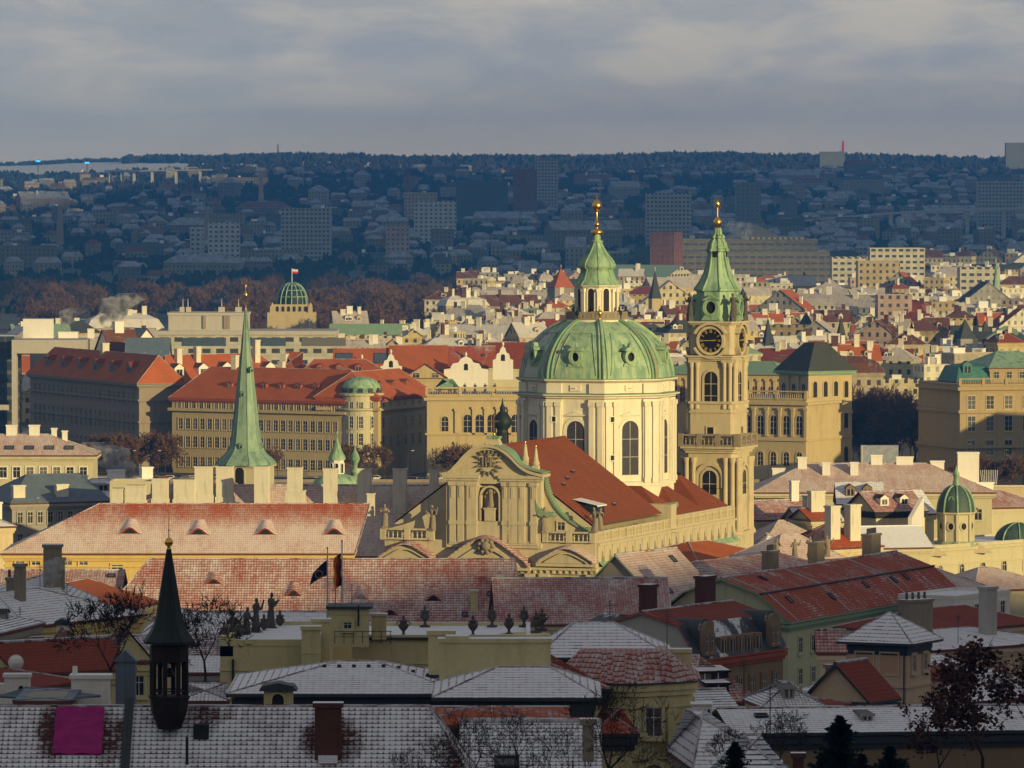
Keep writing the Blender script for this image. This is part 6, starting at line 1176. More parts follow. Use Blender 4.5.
house('hall','maroon steep roof slope with white verge left of the stepped hotel','hall',(112,1945),(142,1950),356,329,depth=12,roof='gable',rm='tile_brown',wm='white',zb=0,chim=[(.5,.5,3,2,2,'white')])
house('hall','blue-grey glazed roof with red edge beside the white stepped gable','hall',(126,1935),(168,1935),357,338,depth=14,roof='gable',rm='bluegrey_roof',wm='white',zb=0)
# green domed ministry
D = 3000.0; zz = lambda py: H-(py-YH)*D/F; s_ = D/F; dm_ = thing('domed_building','ministry with ribbed green glass dome, cream arcade drum and a flag on top','building',(at(292,320,D).x,D,0))
q = MB(); q.zprism([(-24*s_,-10),(24*s_,-10),(24*s_,14),(-24*s_,14)],0,zz(312)); q.zprism([(-17*s_,-9),(17*s_,-9),(17*s_,9),(-17*s_,9)],zz(312),zz(304)); q.build('wall','sandstone',dm_)
for i in range(6): link('window', wmesh(1.4,2.4,'arch','sandstone','black',False,.2), dm_, ((-14+i*5.6)*s_,-9,zz(311)))
q = MB(); pr = [(15.2*s_*cos(i*pi/2*.9/8)**.85, zz(304)+(zz(283)-zz(304))*1.02*sin(i*pi/2*.9/8)) for i in range(9)]; q.lathe(pr,24); d2 = q.build('dome','copper_dark',dm_)
for k in range(16): a = k*pi/8; q = MB(); q.path([Vector((r*1.02*cos(a),r*1.02*sin(a),z)) for r, z in pr],.35,4); q.build('rib','copper',d2)
for f in (2,4,6): q = MB(); r, z = pr[f]; q.lathe([(r*1.01,z-.2),(r*1.035,z),(r*1.01,z+.2)],24,cap=False); q.build('ring','copper',d2)
q = MB(); q.tube((0,0,zz(284)),(0,0,zz(268)),.3,.2,5); q.build('flagpole','pole',dm_)
q = MB(); q.add([(0,0,0),(2.6,.3,-.3),(2.6,.3,-1.2),(0,0,-1)],[(0,1,2,3)],0); q.add([(0,0,-1),(2.6,.3,-1.2),(2.6,.3,-2.1),(0,0,-2)],[(0,1,2,3)],1); q.build('flag',['flagwhite','flagred'],dm_,(0.2,0,zz(269)))
for sx_ in (-1,1): q = MB(); q.box(-1,1,-1,1,0,3); q.lathe([(1,3),(.2,4.5)],6); q.build('corner_turret','sandstone',dm_,(sx_*19*s_,-9,zz(312)))
house('building','cream block with pale green gabled metal roofs right of the green dome','building',(330,2500),(408,2500),345,324,depth=20,roof='gable',rm='copper_trim',wm='sandstone',zb=0)
# towers and big blocks in the sunlit city
def spire(label, px, D, yb, yt, w, m='slate', wm='sandstone', y0=None, sides=4, cat='tower', flare=1.0):
    zz = lambda py: H-(py-YH)*D/F; r = thing('spire_tower',label,cat,(at(px,yb,D).x,D,0),R(20)); hw = w/2*D/F
    q = MB(); q.zprism(sq(hw*.85),0,zz(yb)); q.build('wall',wm,r); q = MB(); q.lathe([(hw*1.25*flare,zz(yb)-.2),(hw*.75*(1 if flare == 1 else .9),zz(yb+(yt-yb)*.35)),(.15,zz(yt))],sides,sm=False,rot=pi/4 if sides == 4 else 0); q.build('roof',m,r); q = MB(); q.tube((0,0,zz(yt)-.5),(0,0,zz(yt-4)),.12,.06,4); q.build('finial','gold',r); return r
spire('tower under an orange tent roof with scaffolded walls left of the lantern',561,3300,287,268,25,'tile_clean','darkstone')
spire('slim dark pointed tower between the lantern and the bell tower helm',655,3000,298,271,12,'slate','sandstone')
spire('tower with a small red cone roof and green lantern left of the bell tower',680,2500,323,310,18,'tile_red','yellow',sides=8)
spire('dark green steep roofed tower just right of the bell tower clock',768,2300,345,318,12,'copper_dark','sandstone')
spire('sharp grey spire roof right of the concert hall pavilion roof',841,2300,345,317,14,'slate','sandstone')
spire('slim green-capped turret near the right edge of the sunlit city',996,3300,296,263,9,'copper','cream',sides=8)
spire('dark broad hipped tower roof among the red roofs, right',806,2600,330,312,20,'slate','sandstone')
spire('twin-like dark tower roof, left of two, right part of the sunlit city',965,2500,338,319,20,'slate','greywall')
spire('twin-like dark tower roof, right of two, near the right edge',985,2520,339,321,18,'slate','greywall')
def block(label, px0, px1, D, yt, wm, name='office_block', cat='office block', depth=22, yb=None, rm='snowflat', extra=None, dD=0):
    r = house(name,label,cat,(px0,D),(px1,D+dD),yt,None,depth=depth,roof='flat',rm=rm,wm=wm,rh=.5,zb=None if yb is None else zat(yb,D)); return r
winwall('far_brown',(.14,.125,.09),5,4,.75,.35); winwall('far_dark',(.07,.08,.09),4,3.6,.7,.5); winwall('far_white',(.50,.50,.47),4.2,3.6,.5,.45); winwall('far_red',(.17,.06,.03),3.5,3.6,.35,.4); winwall('far_grid',(.36,.36,.33),3.2,3.4,.62,.55); winwall('far_pink',(.42,.30,.24),3.6,3.6,.4,.45); winwall('far_grey',(.16,.17,.18),3.8,3.4,.5,.4); winwall('far_ochre',(.42,.34,.18),3.6,3.6,.4,.45)
block('huge dark stepped office complex behind the bell tower helm, lower tier',672,830,4230,252,'far_brown',depth=60); block('recessed upper tier of the huge dark office complex',676,818,4260,240,'far_brown',depth=40); block('small penthouse tier with cream windows right of the bell tower helm',742,806,4280,238,'far_ochre',depth=30)
house('roof_pyramid','wide brown pyramid roof crowning the dark office complex','roof',(720,4300),(792,4300),243,225,depth=45,roof='tent',il=22,ir=22,rm='stone',wm='far_brown')
house('office_block','red brick angular tower block left of the dark office complex','office block',(650,4200),(674,4195),233,None,depth=20,roof='flat',rm='slate',wm='far_red'); house('office_block','dark wedge-shaped wing left of the red brick block','office block',(634,4215),(651,4205),247,None,depth=20,roof='flat',rm='slate',wm='far_dark')
block('pale slab block with white window grid above the red brick block',646,692,5200,194,'far_grid',name='tower_block',cat='tower block'); block('grey-blue tower block right of the pale slab',736,761,5300,183,'far_grey',name='tower_block',cat='tower block')
block('tall skyscraper with ribbed facade, right of the pair on the horizon',535,558,6600,159,'far_grid',name='skyscraper',cat='tower block'); block('dark reddish skyscraper, left of the pair on the horizon',513,537,6500,170,'far_red',name='skyscraper',cat='tower block'); block('dark bulky block left of the skyscraper pair',456,508,6300,181,'far_dark',name='office_block')
block('small bright yellow building catching the sun far behind',404,437,6400,193,'far_ochre')
block('white apartment block at left, right one of the two far white slabs',208,239,5000,223,'far_white',name='tower_block',cat='tower block'); block('narrow white apartment block, left one of the two far white slabs',190,203,5050,228,'far_white',name='tower_block',cat='tower block')
block('wide office slab with horizontal window bands, centre left distance',281,331,5100,209,'far_grid'); block('pale block with three dark bays, centre left distance',414,456,5600,202,'far_white'); block('grey housing tower on the ridge at the right',820,845,9000,152,'far_grey',name='tower_block',cat='tower block'); block('pair-topped grey tower block on the skyline at the right edge',1006,1040,9200,143,'far_grey',name='tower_block',cat='tower block')
block('long glass office building far right below the viaduct hills',978,1024,6000,182,'far_grid'); block('pinkish apartment house with red hipped roof, centre left distance',386,409,4900,226,'far_pink'); block('light grey cube building left of the red wedge',600,628,4350,252,'far_grey'); block('low cream building with terrace right of the dark office complex',832,866,3900,258,'mw_cream'); block('long cream modern block in the sunlit city at right',870,925,3950,249,'mw_cream'); block('cream windowed block left of the glass block, right side',858,900,3600,262,'far_ochre'); block('plain tan block with few windows in the right sunlit city',878,912,2900,296,'far_pink'); block('large pale cream wall block near the right edge',960,1000,3500,268,'mw_cream')
house('hall','long grey-green arched hall roof with orange gutter right of the lantern','hall',(590,3900),(656,3880),284,265,depth=70,roof='gable',rm='copper_trim',wm='mw_cream')
# viaducts, masts, chimneys far away
def viaduct(label, pts, D, wd, n, hh, nm='viaduct'):
    r = thing(nm,label,'bridge',(0,0,0)); b = MB()
    P = [at(px,py,d) for (px,py),d in zip(pts,D)]
    for a, c in zip(P,P[1:]):
        b.add([a+Vector((0,0,-2)),c+Vector((0,0,-2)),c,a,a+Vector((0,wd,-2)),c+Vector((0,wd,-2)),c+Vector((0,wd,0)),a+Vector((0,wd,0))],[(0,1,2,3),(3,2,6,7),(4,5,6,7),(0,4,7,3),(1,2,6,5)],0)
    b.build('deck','concrete',r)
    for i in range(n):
        t = (i+.5)/n*(len(P)-1); k = min(int(t),len(P)-2); p = P[k].lerp(P[k+1],t-k); g = tz(p.x,p.y); q = MB(); q.box(-1.6,1.6,2,wd-2,min(g-3,p.z-hh),p.z-2.01); q.build('pier','concrete',r,(p.x,p.y,0))
viaduct('long pale road viaduct curving in from the right edge, far away',[(800,220),(880,213),(950,209),(1060,207)],[6200,6000,5850,5700],14,9,14)
viaduct('pale viaduct on concrete piers on the far left hillside',[(104,170),(140,170),(212,169)],[8300,8250,8200],14,6,14)
def pole(label, px, yb, yt, D, r, m='concrete', cat='chimney', name='factory_chimney'): a, c = at(px,yb,D), at(px,yt,D); q = MB(); q.lathe([(r,0),(r*.6,c.z-a.z)],10); tag(q.build(name,m,None,(a.x,a.y,a.z)),label,cat)
pole('tall dark factory chimney in the left distance',60,245,206,5200,3.2,'darkstone'); pole('dark factory chimney left of the two white slabs',207,250,206,5300,3.0,'darkstone'); pole('thin pinkish factory chimney on the left hillside',261,200,172,7000,3,'far_pink'); pole('reddish factory chimney near the yellow sunlit building',408,202,172,6700,3,'far_red')
pole('thin mast on the left skyline',278,158,144,9000,1.2,'iron','mast','mast'); pole('red and white striped chimney on the right skyline',843,156,141,9100,2.2,'flagred')
plain('lamp_blue',(.05,.45,1.0),emit=2)
for i, (px, py) in enumerate(((38,162),(87,163.5))): q = MB(); q.box(-3,3,-1,1,0,2); q.box(-.5,.5,-.5,.5,-14,0,1); tag(q.build('lit_sign',['lamp_blue','iron'],None,tuple(at(px,py,8600))),('left' if i == 0 else 'right')+' one of two small blue lit signs on the far left hill','sign')
# ------------------------------------------------------------ sunlit old town beyond the river and hazy quarters behind
WALLS = [('cream',(.58,.51,.31)),('white',(.64,.60,.46)),('yellow',(.56,.44,.20)),('ochre',(.38,.29,.15)),('grey',(.30,.29,.26)),('pink',(.46,.33,.25)),('tan',(.42,.36,.25))]
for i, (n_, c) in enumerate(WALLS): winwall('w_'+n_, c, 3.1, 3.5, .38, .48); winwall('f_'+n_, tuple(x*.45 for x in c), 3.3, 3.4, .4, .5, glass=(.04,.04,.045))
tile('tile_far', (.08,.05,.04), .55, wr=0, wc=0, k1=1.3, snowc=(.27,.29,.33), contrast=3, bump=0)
ROOFS = [('red','tile_red'),('orange','tile_clean'),('snow-dusted red','tile_city'),('brown','tile_brown'),('grey','slate'),('snowy','tile_cityw'),('green copper','copper_trim')]
rnd = random.Random(77)
MARK = [(0,130,'at the far left'),(130,215,'left of the green spire'),(215,290,'above the green spire'),(290,400,'above the corner tower'),(400,500,'above the orange roofs'),(500,580,'left of the dome lantern'),(580,640,'behind the lantern'),(640,692,'between lantern and tower'),(692,760,'behind the bell tower'),(760,850,'above the concert hall'),(850,945,'above the dark trees'),(945,1200,'at the right edge')]
ORD = ['first','second','third','fourth','fifth','sixth','seventh','eighth','ninth','tenth','eleventh','twelfth']+['%dth' % i for i in range(13,60)]
PEND = {}
def mark(px):
    for a, b, t in MARK:
        if px < b: return t
    return MARK[-1][2]
def later(root, key, px): PEND.setdefault(key, []).append((px, root))
def city(px, D, w, d, ht, far=False):
    x = at(px, 300, D).x; g = tz(x, D); wn, _ = rnd.choice(WALLS[:3]*2+WALLS) if not far else rnd.choice([WALLS[1],WALLS[0],WALLS[4],WALLS[6],WALLS[5]])
    kind = rnd.choice(['hip','gable','hip','gable','flat','flat','mansard','gabley']) if not far else rnd.choice(['flat','flat','gable','hip'])
    if not far and D > 3300 and rnd.random() < .4: kind = 'flat'
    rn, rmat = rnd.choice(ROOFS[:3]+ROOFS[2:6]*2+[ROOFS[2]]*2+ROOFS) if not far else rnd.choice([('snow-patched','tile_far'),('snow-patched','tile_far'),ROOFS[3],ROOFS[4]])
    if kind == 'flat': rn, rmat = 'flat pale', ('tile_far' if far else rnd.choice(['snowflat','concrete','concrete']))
    ze = g+ht; eave = YH+(H-ze)*F/D; w_ = w*F/D
    # exact row for that height
    for _ in range(3): eave += (at(px, eave, D).z-ze)*F/D
    rot = rnd.uniform(-.5,.5); dD = sin(rot)*w
    rh = {'flat':.6,'hip':d*.36,'gable':d*.42,'mansard':d*.45,'gabley':w*.4}[kind]
    det = D < 3200
    ch = [(rnd.uniform(.1,.9), rnd.uniform(.3,.6), rnd.uniform(.9,2.4), 1.1, rnd.uniform(1.2,3.4), rnd.choice(['white','chimney','chimney','brick'])) for _ in range(rnd.randint(2,5) if det else rnd.randint(0,2))]
    if kind == 'flat': ch = [(rnd.uniform(.15,.85), .5, rnd.uniform(2,5), 3, rnd.uniform(1.5,3.5), 'white') for _ in range(rnd.randint(1,3))]
    dm = [(rnd.uniform(.15,.85), .3, 1.7, 1.4, 'gable', rmat, rnd.choice(['white','cream2'])) for _ in range(rnd.randint(0,3))] if det and kind in ('hip','gable') else []
    nm = ('town_house' if kind in ('hip','gable') else 'tenement') if not far else 'apartment_block'
    if far: ch, dm = ch[:1], []
    if kind == 'flat' and not far: nm = 'flat_roofed_block'
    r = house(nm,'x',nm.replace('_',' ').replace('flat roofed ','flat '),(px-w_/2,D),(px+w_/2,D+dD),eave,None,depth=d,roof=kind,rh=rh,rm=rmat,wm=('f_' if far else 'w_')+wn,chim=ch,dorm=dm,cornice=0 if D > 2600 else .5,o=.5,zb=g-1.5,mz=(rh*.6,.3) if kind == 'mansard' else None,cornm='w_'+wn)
    tier = ('farthest' if D > 3500 else 'middle' if D > 2700 else 'nearest') if not far else ('hillside' if D > 6800 else 'distant' if D > 5400 else 'shaded')
    ro = rn+' roof'; 
    key = '%s %s, %s, %s row %s' % (wn, {'town_house':'town house','tenement':'tenement','flat_roofed_block':'block','apartment_block':'apartment block'}[nm], ro, tier, mark(px)); later(r[0], key, px)
    r[0]['group'] = 'apartment blocks in the hazy distance' if far else 'buildings of the sunlit old town'
D = 1990.0; cnt = 0
while D < 4600:
    left = 305 if D < 2150 else 330 if D < 2600 else 420 if D < 3200 else 450
    if D > 4150: left = 760
    px = left+rnd.uniform(0,25)
    while px < 1050:
        w = rnd.choice([rnd.uniform(8,16),rnd.uniform(12,22),rnd.uniform(20,36)]); wp = w*F/D
        if not (640 < px < 835 and 3850 < D): 
            if not (D < 2080 and (px < 540 or 845 < px < 935)): city(px+wp/2, D+rnd.uniform(-18,18), w*.95, rnd.uniform(9,14), rnd.uniform(11,20)+(3 if D < 2600 else 0)); cnt += 1
        px += wp*rnd.uniform(.92,1.25)
    D += 42+D*.015
for i in range(9): city(rnd.uniform(-10,150), 2150+i*90, rnd.uniform(16,36), 14, rnd.uniform(10,15))
print('city', cnt)
D = 4450.0; cf = 0
while D < 8600:
    px = -25+rnd.uniform(0,60)
    while px < 1050:
        w = rnd.choice([12,14,18,22,30,48])*rnd.uniform(.8,1.2); wp = w*F/D
        dens = .62 if D < 6500 else .5
        if px < 480 and D < 4700: dens = .12
        if D > 7200 and px < 760: dens = .22
        if 500 < px < 760 and D > 6800: dens = .10
        if rnd.random() < dens and cf < 296: city(px+wp/2, D+rnd.uniform(-60,60), w, rnd.uniform(12,18), rnd.choice([7,8,10,11,14,20]), True); cf += 1
        px += wp*rnd.uniform(1.1,2.0)
    D += 170+D*.025
print('far', cf)
# beyond the individually built blocks: the uncountable small houses of the hazy districts
hb = MB(); rn_ = random.Random(404)
for i in range(950):
    D = 4500+4300*rn_.random()**.9; px = rn_.uniform(-30,1055)
    if D > 7000 and px < 760 and rn_.random() < .6: continue
    if D < 4750 and px < 480 and rn_.random() < .7: continue
    x = (px-512)/F*D; w, d, h = rn_.uniform(7,20), rn_.uniform(7,11), rn_.uniform(5,12); a = rn_.uniform(-.7,.7); g = tz(x,D)-1; n0 = len(hb.v)
    wm_ = rn_.randrange(4); hb.box(-w/2,w/2,-d/2,d/2,0,h,wm_); rh = d*.38; z = h+.01
    hb.add([(-w/2-.4,-d/2-.4,z),(w/2+.4,-d/2-.4,z),(w/2-d*.2,0,z+rh),(-w/2+d*.2,0,z+rh),(-w/2-.4,d/2+.4,z),(w/2+.4,d/2+.4,z)],[(0,1,2,3),(3,2,5,4),(0,3,4),(1,5,2)],4+(i%5 == 0))
    hb.xf(Matrix.Translation((x,D,g)) @ Matrix.Rotation(a,4,'Z'), n0)
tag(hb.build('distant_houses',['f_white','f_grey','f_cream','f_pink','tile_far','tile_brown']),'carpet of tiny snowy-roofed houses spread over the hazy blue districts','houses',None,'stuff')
for key, lst in PEND.items():
    lst.sort(key=lambda t: t[0])
    for i, (px, r) in enumerate(lst):
        k = key
        r['label'] = k if len(lst) == 1 else k+', '+ORD[i]+' from left'
# ------------------------------------------------------------ trees
def bare_tree(seed, h=12.0, spread=.42, tw=.035, depth=6, twigs=7, leaves=0, tm='bark', cm='twig', trunk=None, sp=.6):
    rnd = random.Random(seed); b = MB(); c = MB()
    def twig(p, d, L, w):
        s = d.cross(Vector((rnd.uniform(-1,1),rnd.uniform(-1,1),rnd.uniform(-1,1)))).normalized()*w
        m = p+d*L*.55+Vector((rnd.uniform(-1,1),rnd.uniform(-1,1),rnd.uniform(-.3,1)))*L*.10; e = p+d*L+Vector((rnd.uniform(-1,1),rnd.uniform(-1,1),rnd.uniform(0,1)))*L*.2
        c.add([p-s,p+s,m+s*.6,m-s*.6,e],[(0,1,2,3),(3,2,4)],0)
        if leaves:
            for _ in range(leaves):
                q = p.lerp(e, rnd.random())+Vector((rnd.uniform(-1,1),rnd.uniform(-1,1),rnd.uniform(-1,1)))*.12; a = Vector((rnd.uniform(-1,1),rnd.uniform(-1,1),rnd.uniform(-1,1))).normalized()*.055; bb = a.cross(Vector((rnd.uniform(-1,1),rnd.uniform(-1,1),1))).normalized()*.055
                c.add([q-a,q+bb,q+a,q-bb],[(0,1,2,3)],1)
    def grow(p, d, L, r, lv):
        n = 3; q = p
        for i in range(n):
            d = (d+Vector((rnd.uniform(-1,1),rnd.uniform(-1,1),rnd.uniform(-.2,.8)))*.13).normalized(); e = q+d*L/n; r2 = r*(.86 if lv < depth else .7)
            (b if lv < 4 else c).tube(q, e, r, r2, 5 if lv < 3 else 3, 0); q, r = e, r2
            if lv >= 1 and lv < depth and rnd.random() < sp: side(q, d, L*(.75 if lv < 3 else .55), r*.5, lv+1)
        if lv >= depth-1:
            for _ in range(twigs): dd = (d+Vector((rnd.uniform(-1,1),rnd.uniform(-1,1),rnd.uniform(-.6,1)))*.8).normalized(); twig(q-d*L*rnd.random(), dd, L*rnd.uniform(.6,1.1), tw)
            return
        k = rnd.choice([2,3,3]) if lv < 3 else 2
        for i in range(k):
            a = 2*pi*(i+rnd.random()*.5)/k; t = d.orthogonal().normalized(); t2 = d.cross(t); dd = (d+(t*cos(a)+t2*sin(a))*(spread+.35*rnd.random())*(1.6 if lv == 0 else 1.2)+Vector((0,0,.22))).normalized(); grow(q, dd, L*rnd.uniform(.66,.86), r*.72, lv+1)
    def side(q, d, L, r, lv):
        a = rnd.uniform(0,2*pi); t = d.orthogonal().normalized(); t2 = d.cross(t); grow(q, (d*.6+(t*cos(a)+t2*sin(a))).normalized(), L, r, max(lv, depth-3))
    tr = trunk or .20; grow(Vector((0,0,0)), Vector((0,0,1)), h*tr, h*.013*min(1,tr*4.5), 0)
    zm = max(v[2] for v in c.v); k = h/zm
    for m_ in (b, c): m_.v = [(x*k, y*k, z*k) for x, y, z in m_.v]
    return b.mesh('trunk',[tm]), c.mesh('crown',[cm,'dryleaf'])
def plant(me2, label, px, pb, D, s=1.0, rz=0, group=None, cat='tree', name='bare_tree', z=None):
    p = at(px,pb,D); r = thing(name,label,cat,(p.x,p.y,p.z if z is None else z),rz,group); r.scale = (s,s,s*1.0); link('trunk',me2[0],r); link('crown',me2[1],r); return r
plain('dryleaf2',(.1,.03,.02))
T1 = bare_tree(2, 9.0, .34, .010, 5, 4, trunk=.08, sp=.5, cm='twig_dark', tm='twig_dark'); T2 = bare_tree(7, 7.5, .38, .010, 5, 4, trunk=.09, sp=.5, cm='twig_dark', tm='twig_dark')
plant(T1,'large bare tree with dense twigs in front of the twin gables, bottom left',108,706,440,1.0); plant(T2,'bare tree with spreading crown just right of the bell turret',205,690,430,.9,1.0)
T3 = bare_tree(9, 4.2, .34, .0045, 5, 3, trunk=.12, sp=.4, cm='twig_dark', tm='twig_dark')
for i, (px, D, s, l) in enumerate(((398,255,.62,'thin bare shrub top at the bottom edge, leftmost in the centre'),(432,253,.75,'bare shrub top in front of the hip of the bottom left roof'),(470,250,.95,'bare twiggy tree top over the bottom centre snow roof, left one'),(520,250,1.0,'tall bare twiggy tree top before the bottom centre snow roof, middle one'),(560,252,.85,'bare twiggy tree top right of the middle one at the bottom'),(604,250,1.25,'tallest bare tree top left of the tall white window, bottom edge'),(640,255,.7,'small bare shrub top under the tall white window'))):
    plant(T3,l,px,812,D,s*1.05,i*1.3)
plant(T2,'slim bare tree between the snowy roofs right of the curved yellow house',778,775,380,.55,2.0); plant(T2,'bare shrub at the bottom right of the curved yellow house corner',728,778,370,.42,.5)
T4 = bare_tree(21, 8.0, .5, .009, trunk=.12, depth=5, twigs=5, leaves=1, sp=.6, cm='twig_dark', tm='twig_dark')
plant(T4,'big tree with dry brown leaves in the bottom right corner',985,805,330,1.1,0,None); plant(T4,'second tree with dry brown leaves, left of the big one, bottom right',938,800,345,.78,2.2); plant(T4,'tree with dry brown leaves cut by the right picture edge',1030,800,350,1.1,4.0)
def conifer(seed, h=5.0, r=1.5):
    rnd = random.Random(seed); t = MB(); t.tube((0,0,0),(0,0,h*.95),.09,.02,6); c = MB()
    n = int(h*16)
    for i in range(n):
        z = h*(.05+.93*i/n); R_ = r*(1-(z/h))**.75*rnd.uniform(.35,1.25)*(1+.25*sin(z*5.2))+.05
        for k in range(7):
            a = rnd.uniform(0,2*pi); d = Vector((cos(a),sin(a),rnd.uniform(-.15,.35))); L = R_*rnd.uniform(.6,1); p = Vector((0,0,z))
            for j in range(5):
                q = p+d*L*(j+1)/5; s = Vector((-sin(a),cos(a),0))*(.16*(1-j/7)); u = Vector((0,0,rnd.uniform(.05,.2))); c.add([q-s-d*.14,q+s-d*.14,q+d*.18+u],[(0,1,2)],0); c.add([q-u-d*.1,q+u-d*.1,q+d*.2],[(0,1,2)],0)
    return t.mesh('trunk',['bark']), c.mesh('crown',['needle'])
CA, CB = conifer(3, 5.0, 2.3), conifer(8, 4.0, 2.0)
for i, (px, pb, D, s, m_, l) in enumerate(((840,802,300,.80,CA,'tallest dark evergreen in front of the long low snowy roof'),(822,806,305,.62,CB,'dark evergreen just left of the tallest one, bottom right'),(862,806,298,.6,CB,'dark evergreen just right of the tallest one, bottom right'),(890,806,303,.70,CB,'low dark evergreen under the brown-leaved tree'),(735,796,300,.5,CA,'small dark evergreen below the pigeon house'))):
    plant(m_,l,px,pb,D,s,i,None,'tree','evergreen_tree')
# ivy-like evergreen bulk around
B1 = bare_tree(31, 16.0, .40, .045, 5, 6, sp=.6, trunk=.13, cm='twig_far', tm='bark'); B2 = bare_tree(32, 15.0, .44, .045, 5, 6, sp=.6, trunk=.12, cm='twig_far', tm='bark'); B3 = bare_tree(33, 20.0, .30, .045, 5, 7, cm='twig', tm='bark', trunk=.14)
rnd = random.Random(5)
# dark park trees between concert hall and faculty
for i in range(22):
    px = 848+i*4.7+rnd.uniform(-3,3); D = 1765+rnd.uniform(-20,110); r = plant(B3 if i%3 else B2,'tall bare dark tree in the park between concert hall and faculty building',px,470,D,rnd.uniform(1.0,1.35),rnd.uniform(0,6),'bare trees in the park beside the faculty','tree','bare_tree',0)
for i, px in enumerate((272,344,352,372,448,462,474,486,498,508)): plant(B1 if i%2 else B2,'bare riverside tree before the '+('round corner tower' if 300 < px < 400 else 'grey corner building' if px < 300 else 'concert hall wing'),px,470,1738+rnd.uniform(-3,3),.72,i,'bare trees along the embankment','tree','bare_tree',0)
for i in range(12): plant(B1,'bare tree on the shaded quay before the dark faculty building',85+i*8,470,1780+rnd.uniform(0,12),rnd.uniform(.6,.8),i,'bare trees on the left quay','tree','bare_tree',0)
for i in range(9): plant(B2,'brown bare tree at the right edge below the faculty building',960+i*9,478,1690+rnd.uniform(-20,10),rnd.uniform(.5,.75),i,'brown trees below the faculty building','tree','bare_tree',0)
# belt of brown trees at the left beyond the town
ZN = [(30,150),(230,270),(310,335),(380,400),(425,475)]
for i in range(150):
    if i < 105: a, b_ = ZN[i%5]; px = rnd.uniform(a,b_); D = rnd.uniform(2900,3700); s = rnd.uniform(1.0,1.55)
    else: px = rnd.uniform(-10,520); D = rnd.uniform(3500,4200); s = rnd.uniform(1,1.3)
    plant(B1 if i%2 else B2,'round brown bare tree in the belt '+('far left' if px < 160 else 'around the green glass dome' if px < 340 else 'left of the dome lantern'),px,330,D,s,rnd.uniform(0,6),'brown bare trees beyond the left town','tree','bare_tree',0)
# woods: uncountable far woodland, one mass
f = MB()
def clump(x, y, z, s, rnd):
    for k in range(7):
        a = rnd.uniform(0,pi); dx, dy = cos(a)*s*.5, sin(a)*s*.5; ox, oy = rnd.uniform(-.6,.6)*s, rnd.uniform(-.6,.6)*s; h = s*rnd.uniform(.7,1.25)
        n = 6; top = [(t*1.0, h*(sin(pi*(t+1)/2)**.6)*rnd.uniform(.72,1.05)) for t in [-1+2*i/n for i in range(n+1)]]
        v = [(x+ox-dx,y+oy-dy,z-1),(x+ox+dx,y+oy+dy,z-1)]+[(x+ox+dx*t,y+oy+dy*t,z+hh) for t, hh in reversed(top)]; f.add(v,[tuple(range(len(v)))],0)
for i in range(8500):
    u = rnd.random(); D = 3600+6300*u**.8; px = rnd.uniform(-60,1090)
    if D < 4500 and px > 520: continue
    if D < 3600 and px > 300: continue
    x = (px-512)/F*D; s = rnd.uniform(4.5,9)
    if D > 9100 and px < 190: continue
    clump(x, D, tz(x,D)-1, s, rnd)
for i in range(1500):
    px = rnd.uniform(-60,1090); D = rnd.uniform(9700,10400) if px > 125 else rnd.uniform(10600,10900); x = (px-512)/F*D; clump(x, D, tz(x,D)-1, rnd.uniform(9,14)*(1 if px > 125 else .6), rnd)
tag(f.build('woodland','twig_dark'),'dark bare woodland covering the far hills and gaps between hazy blocks','woodland',None,'stuff')
# ------------------------------------------------------------ cars, lamps, sculpture
def carmesh(col):
    b = MB(); pts = [(-2.1,.35),(-2.15,.75),(-1.6,.88),(-1.1,1.38),(.75,1.42),(1.35,.92),(2.1,.80),(2.15,.35)]; b.prism(pts,-.85,.85,0); return b.mesh('body',[col])
gw = MB(); gw.prism([(-1.42,.92),(-1.02,1.32),(.68,1.36),(1.15,.92)],-.87,.87,0); GWM = gw.mesh('windows',['glass'])
wb = MB(); wb.lathe([(.33,-.1),(.33,.1)],14); wb.xf(Matrix.Rotation(pi/2,4,'X')); WHM = wb.mesh('wheel',['black'])
plain('car_white',(.7,.7,.7),.3); plain('car_red',(.4,.02,.02),.3); plain('car_dark',(.03,.03,.04),.3); plain('car_silver',(.35,.36,.38),.3,.3)
for i, (px, c) in enumerate(((118,'dark'),(128,'dark'),(156,'dark'),(163,'red'),(170,'white'),(180,'dark'),(186,'silver'),(193,'white'),(199,'red'),(206,'dark'),(376,'white'),(424,'silver'),(437,'white'),(388,'dark'),(452,'dark'))):
    p = at(px,465,1745+(i%3)*3); t = thing('parked_car','%s parked car on the embankment road, %s from left' % (c, ORD[i]),'car',(p.x,1745+(i%3)*3,.13),0,'cars on the embankment'); link('body',carmesh('car_'+c),t); link('windows',GWM,t)
    for wx in (-1.35,1.3):
        for wy in (-.8,.8): link('wheel',WHM,t,(wx,wy,.33))
LB = MB(); LB.tube((0,0,0),(0,0,8),.1,.06,6); LB.tube((0,0,8),(1.2,0,8.3),.05,.04,5); LPM = LB.mesh('pole',['iron']); LB = MB(); LB.box(.9,1.7,-.12,.12,8.2,8.36); LHM = LB.mesh('lamp_head',['pole'])
for i, px in enumerate((112,130,155,228,278,384,408,425,812,870,872)): p = at(px,465,1742); t = thing('street_lamp','thin embankment street lamp, %s from left' % ORD[i],'street lamp',(p.x,1741,.2),0,'street lamps on the embankment'); link('pole',LPM,t); link('lamp_head',LHM,t)
p = at(989,488,1300); t = thing('sculpture','white metal fan of splayed poles near the right edge','sculpture',tuple(p)); 
for i in range(10): a = (i-4.5)/4.5; q = MB(); q.tube((a*.9,0,-6),(a*1.7,0,3.6),.09,.09,5); q.build('blade','pole',t)
